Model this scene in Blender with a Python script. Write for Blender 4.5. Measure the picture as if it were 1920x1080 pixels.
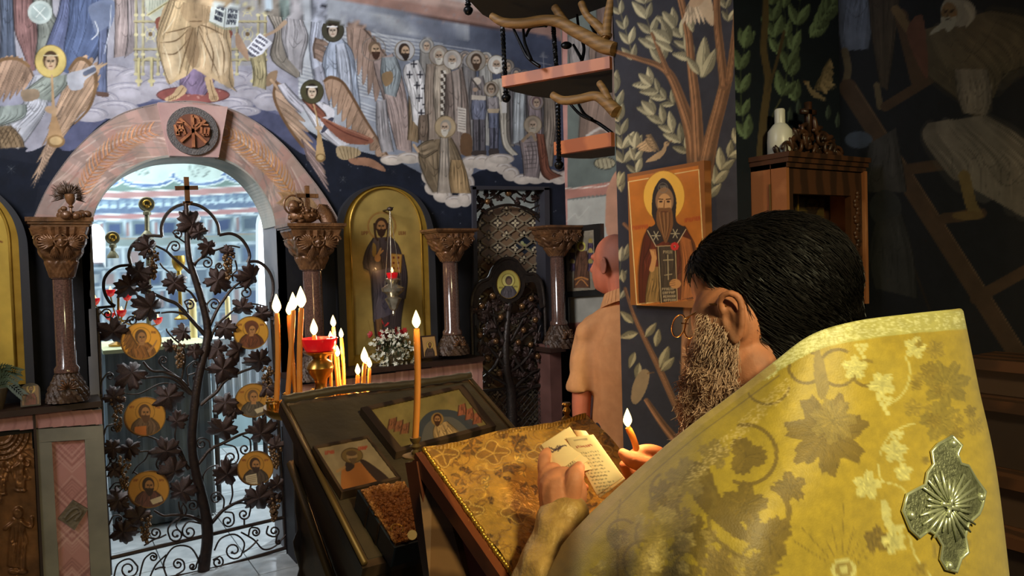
import bpy, bmesh, math, random
import numpy as np
from mathutils import Vector, Matrix
random.seed(7); RNG = np.random.default_rng(7)
for _o in list(bpy.data.objects): bpy.data.objects.remove(_o)
SC = bpy.context.scene; COL = SC.collection
# ------------------------------------------------------------------ camera
F = 1387.0; PITCH = math.radians(-1.8); ROLL = 0.03
CAM = np.array([0.0, 0.0, 1.6])
FWD = np.array([0, math.cos(PITCH), math.sin(PITCH)]); UP0 = np.array([0, -math.sin(PITCH), math.cos(PITCH)]); R0 = np.array([1.0, 0, 0])
CU = math.cos(ROLL)*UP0 + math.sin(ROLL)*R0; CR = math.cos(ROLL)*R0 - math.sin(ROLL)*UP0
cam_d = bpy.data.cameras.new('camera'); cam_d.sensor_width = 36; cam_d.lens = F/1920*36; cam_d.clip_start = 0.02
cam = bpy.data.objects.new('camera', cam_d); COL.objects.link(cam)
cam.matrix_world = Matrix(((CR[0], CU[0], -FWD[0], CAM[0]), (CR[1], CU[1], -FWD[1], CAM[1]), (CR[2], CU[2], -FWD[2], CAM[2]), (0, 0, 0, 1)))
SC.camera = cam
# ------------------------------------------------------------------ world, lights, exposure
wd = bpy.data.worlds.new('world'); SC.world = wd; wd.use_nodes = True
wd.node_tree.nodes['Background'].inputs[0].default_value = (0.68, 0.64, 0.60, 1)
wd.node_tree.nodes['Background'].inputs[1].default_value = 0.045
SC.view_settings.view_transform = 'Standard'; SC.view_settings.look = 'None'
SC.view_settings.exposure = 0.14; SC.view_settings.gamma = 1.0; SC.view_settings.use_curve_mapping = False
def area_light(name, loc, target, size, energy, col, sizey=None, spread=None):
    d = bpy.data.lights.new(name, 'AREA'); d.energy = energy; d.color = col; d.shape = 'RECTANGLE'; d.size = size; d.size_y = sizey or size
    if spread: d.spread = math.radians(spread)
    o = bpy.data.objects.new(name, d); COL.objects.link(o); o.location = loc
    o.rotation_euler = (Vector(target)-Vector(loc)).to_track_quat('-Z', 'Y').to_euler(); return o
def point_light(name, loc, energy, col, r=0.02, parent=None):
    d = bpy.data.lights.new(name, 'POINT'); d.energy = energy; d.color = col; d.shadow_soft_size = r
    o = bpy.data.objects.new(name, d); COL.objects.link(o); o.location = loc; return o
area_light('nave_window_light', (-2.6, 0.6, 3.6), (-0.8, 4.5, 2.75), 1.3, 58, (0.95, 0.97, 1.0), 1.5, 85)      # high window on the left of the nave
area_light('apse_window_light', (-3.05, 5.35, 2.9), (-2.6, 6.2, 1.0), 1.2, 62, (0.86, 0.95, 1.0), 1.2)             # dome window over the altar
area_light('apse_side_light', (-0.95, 5.9, 2.0), (-1.75, 4.6, 0.0), 0.5, 105, (0.86, 0.95, 1.0), 0.9)                 # daylight through the tall arched window
area_light('nave_lamp_light', (1.15, -0.75, 2.7), (0.62, 1.0, 1.25), 0.35, 15, (1.0, 0.90, 0.50), None, 80)                  # ceiling lamp behind the reader
# ------------------------------------------------------------------ projection helpers
def ray(px, py): return FWD + (px-960)/F*CR - (py-540)/F*CU
def P(px, py, d): return CAM + d*ray(px, py)
def proj(V):
    V = np.asarray(V, float)-CAM; d = V@FWD
    d = np.where(np.abs(d) < 1e-4, 1e-4, d)
    return 960+F*(V@CR)/d, 540-F*(V@CU)/d
class Plane:
    def __init__(s, o, x, y, n): s.o, s.x, s.y, s.n = [np.array(a, float) for a in (o, x, y, n)]
    def hit(s, px, py, off=0.0):
        r = ray(px, py); t = ((s.o+s.n*off-CAM)@s.n)/(r@s.n); return CAM+t*r
    def uv(s, px, py, off=0.0):
        q = s.hit(px, py, off)-s.o; return np.array([q@s.x, q@s.y])
    def at(s, u, v, off=0.0): return s.o+u*s.x+v*s.y+off*s.n
Z = np.array([0, 0, 1.0])
WX = np.array([0.846, 0.533, 0]); WX /= np.linalg.norm(WX); WN = np.array([WX[1], -WX[0], 0])
WALL = Plane((-2.06, 3.8, 0), WX, Z, WN)
# ------------------------------------------------------------------ materials
MATS = {}
def lin(c):
    c = np.asarray(c, float)/255.0
    return np.where(c <= 0.04045, c/12.92, ((c+0.055)/1.055)**2.4)
def mat(name, col, rough=0.5, metal=0.0, noise=0.0, nscale=20.0, col2=None, bump=0.0, bscale=60.0, emit=None, estr=0, spec=0.5, trans=0.0, sheen=0.0, wave=None, coat=0.0, sss=0.0, alpha=1.0):
    if name in MATS: return MATS[name]
    m = bpy.data.materials.new(name); m.use_nodes = True; nt = m.node_tree; b = nt.nodes['Principled BSDF']
    L = nt.links.new; N = nt.nodes.new
    c = (*lin(col), 1) if not isinstance(col, str) else None
    b.inputs['Roughness'].default_value = rough; b.inputs['Metallic'].default_value = metal
    b.inputs['Specular IOR Level'].default_value = spec; b.inputs['Transmission Weight'].default_value = trans
    b.inputs['Coat Weight'].default_value = coat; b.inputs['Alpha'].default_value = alpha
    if sss: b.inputs['Subsurface Weight'].default_value = sss; b.inputs['Subsurface Radius'].default_value = (0.02, 0.008, 0.004); b.inputs['Subsurface Scale'].default_value = 0.5
    if sheen: b.inputs['Sheen Weight'].default_value = sheen
    tc = N('ShaderNodeTexCoord')
    if c is None:
        a = N('ShaderNodeAttribute'); a.attribute_name = 'Col'; src = a.outputs['Color']
        if noise:
            nz = N('ShaderNodeTexNoise'); nz.inputs['Scale'].default_value = nscale; nz.inputs['Detail'].default_value = 5; L(tc.outputs['Object'], nz.inputs['Vector'])
            mr = N('ShaderNodeMapRange'); mr.inputs[3].default_value = 1-noise; mr.inputs[4].default_value = 1+noise; L(nz.outputs[0], mr.inputs[0])
            mx = N('ShaderNodeVectorMath'); mx.operation = 'SCALE'; L(src, mx.inputs[0]); L(mr.outputs[0], mx.inputs['Scale']); src = mx.outputs[0]
        L(src, b.inputs['Base Color'])
    elif col2 is not None:
        if wave:
            nz = N('ShaderNodeTexWave'); nz.inputs['Scale'].default_value = wave[0]; nz.inputs['Distortion'].default_value = wave[1]; nz.inputs['Detail'].default_value = 3; nz.bands_direction = wave[2]
        else:
            nz = N('ShaderNodeTexNoise'); nz.inputs['Scale'].default_value = nscale; nz.inputs['Detail'].default_value = 6
        L(tc.outputs['Object'], nz.inputs['Vector'])
        cr = N('ShaderNodeValToRGB'); cr.color_ramp.elements[0].color = c; cr.color_ramp.elements[1].color = (*lin(col2), 1)
        cr.color_ramp.elements[0].position = 0.3; cr.color_ramp.elements[1].position = 0.7
        L(nz.outputs[0 if not wave else 1], cr.inputs[0]); L(cr.outputs[0], b.inputs['Base Color'])
    else: b.inputs['Base Color'].default_value = c
    if bump:
        nb = N('ShaderNodeTexNoise'); nb.inputs['Scale'].default_value = bscale; nb.inputs['Detail'].default_value = 4; L(tc.outputs['Object'], nb.inputs['Vector'])
        bp = N('ShaderNodeBump'); bp.inputs['Strength'].default_value = bump; bp.inputs['Distance'].default_value = 0.01; L(nb.outputs[0], bp.inputs['Height']); L(bp.outputs[0], b.inputs['Normal'])
    if emit is not None: b.inputs['Emission Color'].default_value = (*lin(emit), 1); b.inputs['Emission Strength'].default_value = estr
    MATS[name] = m; return m
# ------------------------------------------------------------------ object helpers
ORG = {}
def tag(o, label=None, cat=None, group=None, kind=None):
    if label: o['label'] = label
    if cat: o['category'] = cat
    if group: o['group'] = group
    if kind: o['kind'] = kind
    return o
def thing(name, loc, label=None, cat=None, group=None, kind=None):
    o = bpy.data.objects.new(name, None); COL.objects.link(o); o.location = [float(a) for a in loc]; o.empty_display_size = 0.05
    ORG[o.name] = np.array(loc, float); return tag(o, label, cat, group, kind)
def fast_mesh(name, V, Q):
    me = bpy.data.meshes.new(name); V = np.asarray(V, np.float32); Q = np.asarray(Q, np.int32); k = Q.shape[1]
    me.vertices.add(len(V)); me.vertices.foreach_set('co', V.ravel()); me.loops.add(Q.size); me.loops.foreach_set('vertex_index', Q.ravel())
    me.polygons.add(len(Q)); me.polygons.foreach_set('loop_start', np.arange(0, Q.size, k, dtype=np.int32)); me.polygons.foreach_set('loop_total', np.full(len(Q), k, np.int32))
    me.update(calc_edges=True); me.validate(); return me
def link(name, me, m, parent=None, L=None):
    o = bpy.data.objects.new(name, me); COL.objects.link(o)
    if m is not None: me.materials.append(MATS[m] if isinstance(m, str) else m)
    if parent is not None: o.parent = parent
    elif L is not None: o.location = [float(a) for a in L]
    return o
def set_col(me, C):
    at = me.color_attributes.new('Col', 'FLOAT_COLOR', 'POINT'); C4 = np.ones((len(C), 4), np.float32); C4[:, :3] = C; at.data.foreach_set('color', C4.ravel())
class MB:
    def __init__(s): s.v = []; s.f = []; s.c = []; s.cur = None
    def add(s, V, Fs):
        n = len(s.v); s.v += [tuple(map(float, p)) for p in V]; s.f += [tuple(i+n for i in f) for f in Fs]
        if s.cur is not None: s.c += [s.cur]*len(V)
    def hexa(s, p):  # 8 corners: bottom 4 ccw, top 4
        s.add(p, [(3, 2, 1, 0), (4, 5, 6, 7), (0, 1, 5, 4), (1, 2, 6, 5), (2, 3, 7, 6), (3, 0, 4, 7)]); return s
    def box(s, c, h, ax=None):
        ax = ax or (np.array([1, 0, 0]), np.array([0, 1, 0]), Z); c = np.array(c, float); X, Y, W = [np.asarray(a, float)*b for a, b in zip(ax, h)]
        return s.hexa([c-X-Y-W, c+X-Y-W, c+X+Y-W, c-X+Y-W, c-X-Y+W, c+X-Y+W, c+X+Y+W, c-X+Y+W])
    def tube(s, pts, r, seg=8, cap=True, flat=None):
        pts = [np.array(p, float) for p in pts]; n = len(pts)
        if not hasattr(r, '__len__'): r = [r]*n
        V = []; prev = None
        for i in range(n):
            t = pts[min(i+1, n-1)]-pts[max(i-1, 0)]; t /= (np.linalg.norm(t)+1e-12)
            if prev is None:
                a = np.array([0, 0, 1.0]) if abs(t[2]) < 0.9 else np.array([1.0, 0, 0]); e1 = np.cross(t, a)
            else: e1 = prev-t*(prev@t)
            e1 /= (np.linalg.norm(e1)+1e-12); prev = e1; e2 = np.cross(t, e1)
            for k in range(seg):
                an = 2*math.pi*k/seg; V.append(pts[i]+r[i]*(math.cos(an)*e1+math.sin(an)*e2))
        Fs = [(i*seg+k, i*seg+(k+1) % seg, (i+1)*seg+(k+1) % seg, (i+1)*seg+k) for i in range(n-1) for k in range(seg)]
        if cap: Fs += [tuple(range(seg-1, -1, -1)), tuple((n-1)*seg+k for k in range(seg))]
        s.add(V, Fs); return s
    def lathe(s, prof, o, seg=20, ax=None, mod=None):
        o = np.array(o, float); X, Y, W = ax or (np.array([1.0, 0, 0]), np.array([0, 1.0, 0]), Z); V = []
        for i, (r, z) in enumerate(prof):
            for k in range(seg):
                an = 2*math.pi*k/seg; rr = r*(mod(an, i) if mod else 1); V.append(o+rr*math.cos(an)*X+rr*math.sin(an)*Y+z*W)
        n = len(prof); Fs = [(i*seg+k, i*seg+(k+1) % seg, (i+1)*seg+(k+1) % seg, (i+1)*seg+k) for i in range(n-1) for k in range(seg)]
        Fs += [tuple(range(seg-1, -1, -1)), tuple((n-1)*seg+k for k in range(seg))]; s.add(V, Fs); return s
    def sph(s, c, r, seg=10, rings=7, sc=(1, 1, 1), ax=None):
        c = np.array(c, float); X, Y, W = ax or (np.array([1.0, 0, 0]), np.array([0, 1.0, 0]), Z); V = []
        for i in range(rings+1):
            th = math.pi*min(max(i/rings, 0.02), 0.98)
            for k in range(seg):
                an = 2*math.pi*k/seg; V.append(c+r*(sc[0]*math.sin(th)*math.cos(an)*X+sc[1]*math.sin(th)*math.sin(an)*Y+sc[2]*math.cos(th)*W))
        Fs = [(i*seg+k, (i+1)*seg+k, (i+1)*seg+(k+1) % seg, i*seg+(k+1) % seg) for i in range(rings) for k in range(seg)]
        Fs += [tuple(range(seg)), tuple(rings*seg+k for k in range(seg-1, -1, -1))]; s.add(V, Fs); return s
    def prism(s, pts, ext):  # planar polygon (3-D points) extruded by vector ext
        pts = [np.array(p, float) for p in pts]; ext = np.array(ext, float); n = len(pts)
        V = pts+[p+ext for p in pts]; Fs = [tuple(range(n-1, -1, -1)), tuple(range(n, 2*n))]+[(i, (i+1) % n, n+(i+1) % n, n+i) for i in range(n)]
        s.add(V, Fs); return s
    def strip(s, A, B, ext):  # band between polylines A and B, extruded
        n = len(A); e = np.array(ext, float)
        for i in range(n-1):
            a, b, c, d = [np.array(q, float) for q in (A[i], A[i+1], B[i+1], B[i])]
            s.hexa([a, b, c, d, a+e, b+e, c+e, d+e])
        return s
    def build(s, name, m, parent=None, label=None, cat=None, group=None, kind=None, smooth=False, origin=None):
        V = np.array(s.v, float)
        if parent is not None: L = ORG[parent.name]
        elif origin is not None: L = np.array(origin, float)
        else: L = np.array([(V[:, 0].min()+V[:, 0].max())/2, (V[:, 1].min()+V[:, 1].max())/2, V[:, 2].min()])
        me = bpy.data.meshes.new(name); me.from_pydata([tuple(p) for p in V-L], [], s.f)
        bm = bmesh.new(); bm.from_mesh(me); bmesh.ops.recalc_face_normals(bm, faces=bm.faces[:]); bm.to_mesh(me); bm.free()
        if s.c and len(s.c) == len(V): set_col(me, lin(np.array(s.c)))
        if smooth:
            me.shade_smooth()
            if smooth is not True: me.set_sharp_from_angle(angle=math.radians(smooth))
        o = link(name, me, m, parent, L); ORG[o.name] = L; return tag(o, label, cat, group, kind)
def catmull(p, n=8, closed=False):
    p = np.array(p, float); N = len(p)
    if N < 3 and not closed: return np.array([p[0]+(p[-1]-p[0])*t for t in np.linspace(0, 1, n+1)])
    out = []
    rng = range(N) if closed else range(N-1)
    for i in rng:
        if closed: a, b, c, d = p[(i-1) % N], p[i], p[(i+1) % N], p[(i+2) % N]
        else: a, b, c, d = p[max(i-1, 0)], p[i], p[i+1], p[min(i+2, N-1)]
        for k in range(n):
            t = k/n; out.append(0.5*((2*b)+(-a+c)*t+(2*a-5*b+4*c-d)*t*t+(-a+3*b-3*c+d)*t**3))
    if not closed: out.append(p[-1])
    return np.array(out)
def resample(p, n):
    p = np.array(p, float); d = np.r_[0, np.cumsum(np.linalg.norm(np.diff(p, axis=0), axis=1))]
    t = np.linspace(0, d[-1], n); return np.stack([np.interp(t, d, p[:, k]) for k in range(p.shape[1])], 1)
def inside(px, py, poly):
    r = np.zeros(np.shape(px), bool); n = len(poly)
    for i in range(n):
        x1, y1 = poly[i]; x2, y2 = poly[(i+1) % n]
        if y1 == y2: continue
        c = ((y1 > py) != (y2 > py)) & (px < (x2-x1)*(py-y1)/(y2-y1)+x1); r ^= c
    return r
# ------------------------------------------------------------------ painter: paints pigment for surfaces, kept as vertex colour on their own mesh
class Cv:
    def __init__(s, x0, y0, x1, y1, bg, sc=1.0):
        s.x0, s.y0, s.sc = x0, y0, sc; s.W = int((x1-x0)*sc); s.H = int((y1-y0)*sc)
        s.a = np.empty((s.H, s.W, 3), np.float32); s.a[:] = bg; s.m = None
    def _win(s, xa, ya, xb, yb):
        i0 = max(int((xa-s.x0)*s.sc)-1, 0); i1 = min(int((xb-s.x0)*s.sc)+2, s.W); j0 = max(int((ya-s.y0)*s.sc)-1, 0); j1 = min(int((yb-s.y0)*s.sc)+2, s.H)
        if i0 >= i1 or j0 >= j1: return None
        gx, gy = np.meshgrid((np.arange(i0, i1)+0.5)/s.sc+s.x0, (np.arange(j0, j1)+0.5)/s.sc+s.y0); return slice(j0, j1), slice(i0, i1), gx, gy
    def _mix(s, w, M, col, gx=None, gy=None):
        a = s.a[w[0], w[1]]; M = M[..., None]
        if isinstance(col, list):
            y0, y1 = w[3].min(), w[3].max(); t = ((w[3]-y0)/max(y1-y0, 1))[..., None]; col = np.array(col[0])*(1-t)+np.array(col[1])*t
        s.a[w[0], w[1]] = a*(1-M)+np.array(col, np.float32)*M
    def poly(s, p, col, al=1.0, sm=6, raw=False):
        p = np.array(p, float).reshape(-1, 2)
        if sm and len(p) > 3: p = catmull(p, sm, True)
        w = s._win(p[:, 0].min(), p[:, 1].min(), p[:, 0].max(), p[:, 1].max())
        if w is None: return
        s._mix(w, inside(w[2], w[3], p).astype(np.float32)*al, col); return s
    def quad(s, p, col, al=1.0): return s.poly(p, col, al, sm=0)
    def line(s, p, wd, col, al=1.0, sm=5):
        p = np.array(p, float).reshape(-1, 2)
        if sm and len(p) > 2: p = catmull(p, sm)
        wds = np.full(len(p), wd, float) if not hasattr(wd, '__len__') else np.interp(np.linspace(0, 1, len(p)), np.linspace(0, 1, len(wd)), wd)
        mw = wds.max(); w = s._win(p[:, 0].min()-mw, p[:, 1].min()-mw, p[:, 0].max()+mw, p[:, 1].max()+mw)
        if w is None: return
        M = np.zeros(w[2].shape, np.float32)
        for i in range(len(p)-1):
            (x1, y1), (x2, y2) = p[i], p[i+1]; dx, dy = x2-x1, y2-y1; L = dx*dx+dy*dy+1e-9
            t = np.clip(((w[2]-x1)*dx+(w[3]-y1)*dy)/L, 0, 1); d = np.hypot(w[2]-x1-t*dx, w[3]-y1-t*dy); hw = wds[i]/2+(wds[i+1]-wds[i])/2*t
            M = np.maximum(M, np.clip((hw-d)*s.sc+0.5, 0, 1)*np.minimum(1, hw*2*s.sc+0.25))
        s._mix(w, M*al, col); return s
    def ell(s, cx, cy, rx, ry=None, col=(0, 0, 0), al=1.0, rot=0.0, soft=0.0):
        ry = ry or rx; R = max(rx, ry)*(1+soft)+2; w = s._win(cx-R, cy-R, cx+R, cy+R)
        if w is None: return
        c, q = math.cos(rot), math.sin(rot); X = (w[2]-cx)*c+(w[3]-cy)*q; Y = -(w[2]-cx)*q+(w[3]-cy)*c; d = np.hypot(X/rx, Y/ry)
        M = np.clip((1-d)*min(rx, ry)*s.sc+0.5, 0, 1) if not soft else np.clip((1+soft-d)/(2*soft), 0, 1)
        s._mix(w, (M*al).astype(np.float32), col); return s
    def ring(s, cx, cy, r, wd, col, al=1.0, ry=None):
        t = np.linspace(0, 2*math.pi, 33); return s.line(np.stack([cx+r*np.cos(t), cy+(ry or r)*np.sin(t)], 1), wd, col, al, sm=0)
    def robe(s, Lp, Rp, col, k=6, dark=0.62, light=1.22, wd=1.6, al=1.0):
        A = resample(catmull(np.array(Lp, float).reshape(-1, 2), 6), 22); B = resample(catmull(np.array(Rp, float).reshape(-1, 2), 6), 22)
        s.poly(np.r_[A, B[::-1]], col, al, sm=0); c = np.array(col[0] if isinstance(col, list) else col, float); wl = np.linalg.norm(B-A, axis=1)
        for t, f_, a_ in ((.07, .7, .35), (.93, .66, .4), (.3, 1.14, .35), (.62, .84, .3), (.75, 1.1, .25)): s.line((A*(1-t)+B*t)[1:-1], np.interp(np.linspace(0, 1, 6), np.linspace(0, 1, 22), wl*.2), np.clip(c*f_, 0, 255), a_*al, sm=0)
        for i in range(int(k*1.8)):
            t = (i+0.5+random.uniform(-.25, .25))/int(k*1.8); a0 = random.randint(0, 9); a1 = random.randint(12, 22); q = A*(1-t)+B*t; q = q[a0:a1]+np.stack([np.sin(np.linspace(0, random.uniform(2, 6), a1-a0))*np.linalg.norm(B[10]-A[10])*.05+random.uniform(-1, 1), np.zeros(a1-a0)], 1)
            dk = i % 2 == 0; s.line(q, [0.5, wd*random.uniform(.8, 1.8), 0.4], np.clip(c*(dark if dk else light), 0, 255), 0.75, sm=0)
        for i in range(max(2, k//3)):
            j = random.randint(3, 16); ta, tb = sorted((random.uniform(.05, .95), random.uniform(.05, .95))); m0 = A[j]*(1-ta)+B[j]*ta; m2 = A[j]*(1-tb)+B[j]*tb; m1 = (m0+m2)/2+np.array([0, abs(tb-ta)*np.linalg.norm(B[j]-A[j])*.5+2]); s.line([m0, m1, m2], [.4, wd, .4], c*.6, .7)
        s.line(A, 1.3, c*0.42, .85, sm=0); s.line(B, 1.3, c*0.42, .85, sm=0); return s
    def wing(s, top, tip, col, k=9):
        A = resample(catmull(np.array(top, float).reshape(-1, 2), 6), k+1); B = resample(catmull(np.array(tip, float).reshape(-1, 2), 6), k+1); c = np.array(col, float)
        for i in range(k):
            sh = random.uniform(.86, 1.12); m = (B[i]+B[i+1])/2; e = m+(m-(A[i]+A[i+1])/2)*0.06
            s.poly([A[i], A[i+1], A[i+1]*.3+B[i+1]*.7, e, A[i]*.3+B[i]*.7], np.clip(c*sh, 0, 255), 1, sm=4); s.line([A[i], A[i]*.3+B[i]*.7, e], 1.0, c*.62, .8)
            s.line([(A[i]+A[i+1])/2*.6+m*.4, m*.92+(A[i]+A[i+1])/2*.08], [.6, 2.2, .6], np.clip(c*1.22, 0, 255), .7)
            for _k in range(3): u_ = random.random(); a_ = A[i]*(1-u_)+A[i+1]*u_; b_ = B[i]*(1-u_)+B[i+1]*u_; v_ = random.uniform(.15, .5); s.line([a_*(1-v_)+b_*v_, a_*(.6-v_*.5)+b_*(.4+v_*.5)], .9, c*random.choice([.6, .7, 1.25]), .7)
        s.line(A, 4.0, c*.8); s.line(A, 1.0, c*.5); return s
    def head(s, x, y, r, halo=None, hr=1.8, hair=(70, 52, 40), beard=None, skin=(196, 158, 122), turn=0.0, hcol=(120, 100, 70)):
        if halo is not None: s.ell(x, y, r*hr, r*hr*1.04, halo); s.ring(x, y, r*hr, 1.2, hcol, .9, r*hr*1.04)
        s.ell(x-turn*r*.2, y-r*.12, r*.86, r*1.04, hair); s.ell(x+turn*r*.15, y+r*.12, r*.62, r*.86, skin)
        d = np.array(skin)*.45; t = turn*r*.25
        for e in (-1, 1): s.ell(x+t+e*r*.24, y+r*.02, r*.13, r*.075, d*.7); s.line([(x+t+e*r*.1, y-r*.1), (x+t+e*r*.4, y-r*.12)], max(.8, r*.08), d*.8)
        s.line([(x+t, y), (x+t-r*.04, y+r*.34)], max(.8, r*.1), d*1.3); s.line([(x+t-r*.15, y+r*.54), (x+t+r*.15, y+r*.54)], max(.8, r*.1), (130, 70, 55))
        s.line([(x-r*.5, y-r*.3), (x-r*.52, y+r*.4), (x-r*.3, y+r*.75)], max(.7, r*.1), d*1.6, .6)
        if beard is not None:
            s.poly([(x+t-r*.6, y+r*.4), (x+t-r*.25, y+r*.42), (x+t, y+r*.36), (x+t+r*.25, y+r*.42), (x+t+r*.6, y+r*.4), (x+t+r*.45, y+r*1.1), (x+t, y+r*1.55), (x+t-r*.45, y+r*1.1)], beard); s.line([(x+t-r*.2, y+r*.58), (x+t+r*.2, y+r*.58)], max(.7, r*.08), d)
        return s
    def star(s, x, y, r, col=(215, 210, 190), n=4):
        for k in range(n): a = math.pi*k/n; s.line([(x-r*math.cos(a), y-r*math.sin(a)), (x+r*math.cos(a), y+r*math.sin(a))], [.3, 1.5, .3], col, .9, sm=0)
        return s
    def text(s, x, y, dx, dy, n, h, col, wd=1.2, slant=(0, 1)):
        for i in range(n):  # small strokes of written characters along (dx,dy)
            bx, by = x+dx*i/n, y+dy*i/n; ux, uy = slant[0]*h, slant[1]*h; k = random.random(); w = math.hypot(dx, dy)/n*.55; ex, ey = dx/math.hypot(dx, dy)*w, dy/math.hypot(dx, dy)*w
            s.line([(bx, by), (bx+ux, by+uy)], wd, col, sm=0)
            if k < .4: s.line([(bx+ex, by+ey), (bx+ex+ux, by+ey+uy)], wd, col, sm=0); s.line([(bx, by+uy*.5), (bx+ex, by+ey+uy*.5)], wd*.8, col, sm=0)
            elif k < .7: s.line([(bx, by), (bx+ex, by+ey), (bx+ex+ux*.5, by+ey+uy*.5), (bx+ux*.5, by+uy*.5)], wd*.8, col, sm=0)
            else: s.line([(bx+ux, by+uy), (bx+ex+ux, by+ey+uy), (bx+ex, by+ey)], wd*.8, col, sm=0)
        return s
    def leaf(s, x, y, L, ang, col, wr=.34, hi=1.25):
        c, q = math.cos(ang), math.sin(ang); f = lambda a, b: (x+a*L*c-b*L*q, y+a*L*q+b*L*c)
        cc = np.array(col, float); s.poly([f(0, 0), f(.3, -wr*.8), f(.6, -wr*.8), f(1, 0), f(.6, wr*.8), f(.3, wr*.8)], cc*.82, sm=5)
        s.poly([f(0, 0), f(.3, -wr*.75), f(.62, -wr*.7), f(1, 0), f(.5, 0.03)], np.clip(cc*hi, 0, 255), .85, sm=4); s.line([f(0, 0), f(1, 0)], 1.1, cc*.5, .8, sm=0); s.line([f(0, 0), f(.3, wr*.8), f(.6, wr*.8), f(1, 0)], 1, cc*.45, .7); return s
    def noise(s, amp, scale, seed=1, region=None):
        r = np.random.default_rng(seed); tot = np.zeros((s.H, s.W), np.float32); am = 1.0
        for o in range(4):
            st = max(scale/2**o, 2); gh, gw = int(s.H/s.sc/st)+3, int(s.W/s.sc/st)+3; g = r.random((gh, gw)).astype(np.float32)-.5
            yy = np.arange(s.H)/s.sc/st; xx = np.arange(s.W)/s.sc/st; j = yy.astype(int); i = xx.astype(int); fy = (yy-j)[:, None]; fx = (xx-i)[None]
            fy = fy*fy*(3-2*fy); fx = fx*fx*(3-2*fx)
            tot += am*((g[j][:, i]*(1-fx)+g[j][:, i+1]*fx)*(1-fy)+(g[j+1][:, i]*(1-fx)+g[j+1][:, i+1]*fx)*fy); am *= .55
        s.a *= (1+amp*tot)[..., None]; return s
    def sample(s, px, py):
        x = np.clip((px-s.x0)*s.sc-.5, 0, s.W-1.01); y = np.clip((py-s.y0)*s.sc-.5, 0, s.H-1.01); i = x.astype(int); j = y.astype(int); fx = (x-i)[..., None]; fy = (y-j)[..., None]
        a = s.a; return (a[j, i]*(1-fx)+a[j, i+1]*fx)*(1-fy)+(a[j+1, i]*(1-fx)+a[j+1, i+1]*fx)*fy
def grid_faces(nu, nv):
    i, j = np.meshgrid(np.arange(nu-1), np.arange(nv-1)); a = (j*nu+i).ravel(); return np.stack([a, a+1, a+nu+1, a+nu], 1)
def painted(name, plane, ur, vr, step, cv, m, off=0.0, keep=None, parent=None, disp=None, **kw):
    nu = max(int((ur[1]-ur[0])/step), 2)+1; nv = max(int((vr[1]-vr[0])/step), 2)+1
    U, Vv = np.meshgrid(np.linspace(ur[0], ur[1], nu), np.linspace(vr[0], vr[1], nv)); U = U.ravel(); Vv = Vv.ravel()
    W = plane.o+U[:, None]*plane.x+Vv[:, None]*plane.y+off*plane.n; Q = grid_faces(nu, nv)
    px, py = proj(W)
    if keep is not None:
        cx, cy = px[Q].mean(1), py[Q].mean(1); Q = Q[keep(cx, cy)]; used = np.unique(Q); mp = np.zeros(len(W), np.int64); mp[used] = np.arange(len(used)); Q = mp[Q]; W = W[used]; px, py = px[used], py[used]
    C = lin(np.clip(cv.sample(px, py), 0, 255))
    if disp is not None: W = W+plane.n*disp(px, py)[:, None]
    L = ORG[parent.name] if parent is not None else plane.at(*[(ur[0]+ur[1])/2, vr[0], off])
    me = fast_mesh(name, W-L, Q); set_col(me, C); me.shade_smooth(); o = link(name, me, m, parent, L); ORG[o.name] = L; return tag(o, **kw)
mat('fresco', 'Col', 0.75, noise=0.10, nscale=9, bump=0.10, bscale=50, spec=0.25)
# ================================================================== THE SETTING: iconostasis wall with its painting
cv = Cv(-480, -340, 1130, 1120, (150, 148, 164))
# fields of colour
for y in range(-340, 200, 6): cv.quad([(-480, y), (1130, y), (1130, y+6), (-480, y+6)], np.array([158, 156, 168])-np.array([10, 8, 0])*max(0, (y-60)/100))
for x in range(560, 1130, 4):   # sky behind the crowd: pale at the rays, blue towards the stair
    t = (x-560)/520; c = np.array([176, 182, 192])*(1-min(1, t*1.25))+np.array([74, 82, 108])*min(1, t*1.25)
    cv.quad([(x, -340), (x+4, -340), (x+4, 360), (x, 360)], c)
for x0, y0, x1, y1 in ((640, 28, 770, 92), (640, 40, 830, 70), (600, 50, 900, 95), (640, 20, 880, 50), (610, 110, 740, 130), (560, 120, 740, 170), (560, 150, 740, 215), (590, 60, 700, 150)):
    for k in range(5): cv.line([(x0, y0+k*7), (x1, y1+k*6)], 2.2, (205, 208, 210), .5, sm=0); cv.line([(x0, y0+k*7+3), (x1, y1+k*6+3)], 1, (110, 112, 130), .45, sm=0)
# dark blue night field
cv.poly([(-480, 262), (0, 268), (50, 285), (100, 262), (150, 222), (200, 205), (290, 190), (430, 198), (490, 205), (545, 225), (610, 262), (680, 285), (740, 300), (800, 330), (850, 350), (900, 320), (960, 322), (1010, 345), (1130, 348), (1130, 1120), (-480, 1120)], (36, 42, 60), sm=4)
cv.poly([(-480, 300), (20, 300), (70, 330), (95, 350), (60, 420), (50, 1120), (-480, 1120)], (27, 36, 56), sm=3)
for y in range(400, 1120, 6): cv.quad([(-480, y), (1130, y), (1130, y+6), (-480, y+6)], np.array([36, 42, 60])*(1-min(1, (y-400)/90))+np.array([36, 33, 36])*min(1, (y-400)/90), .9)
for k in range(60): cv.ell(random.uniform(520, 1050), random.uniform(250, 420), random.uniform(.6, 1.2), None, (150, 150, 160), .6)
cv.star(21, 317, 9, (225, 220, 200)); cv.star(643, 337, 8, (170, 168, 160)); cv.star(738, 322, 6, (120, 120, 130)); cv.star(792, 345, 5, (110, 112, 125)); cv.star(830, 398, 5, (110, 112, 125)); cv.star(862, 402, 4, (110, 112, 125))
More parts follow.
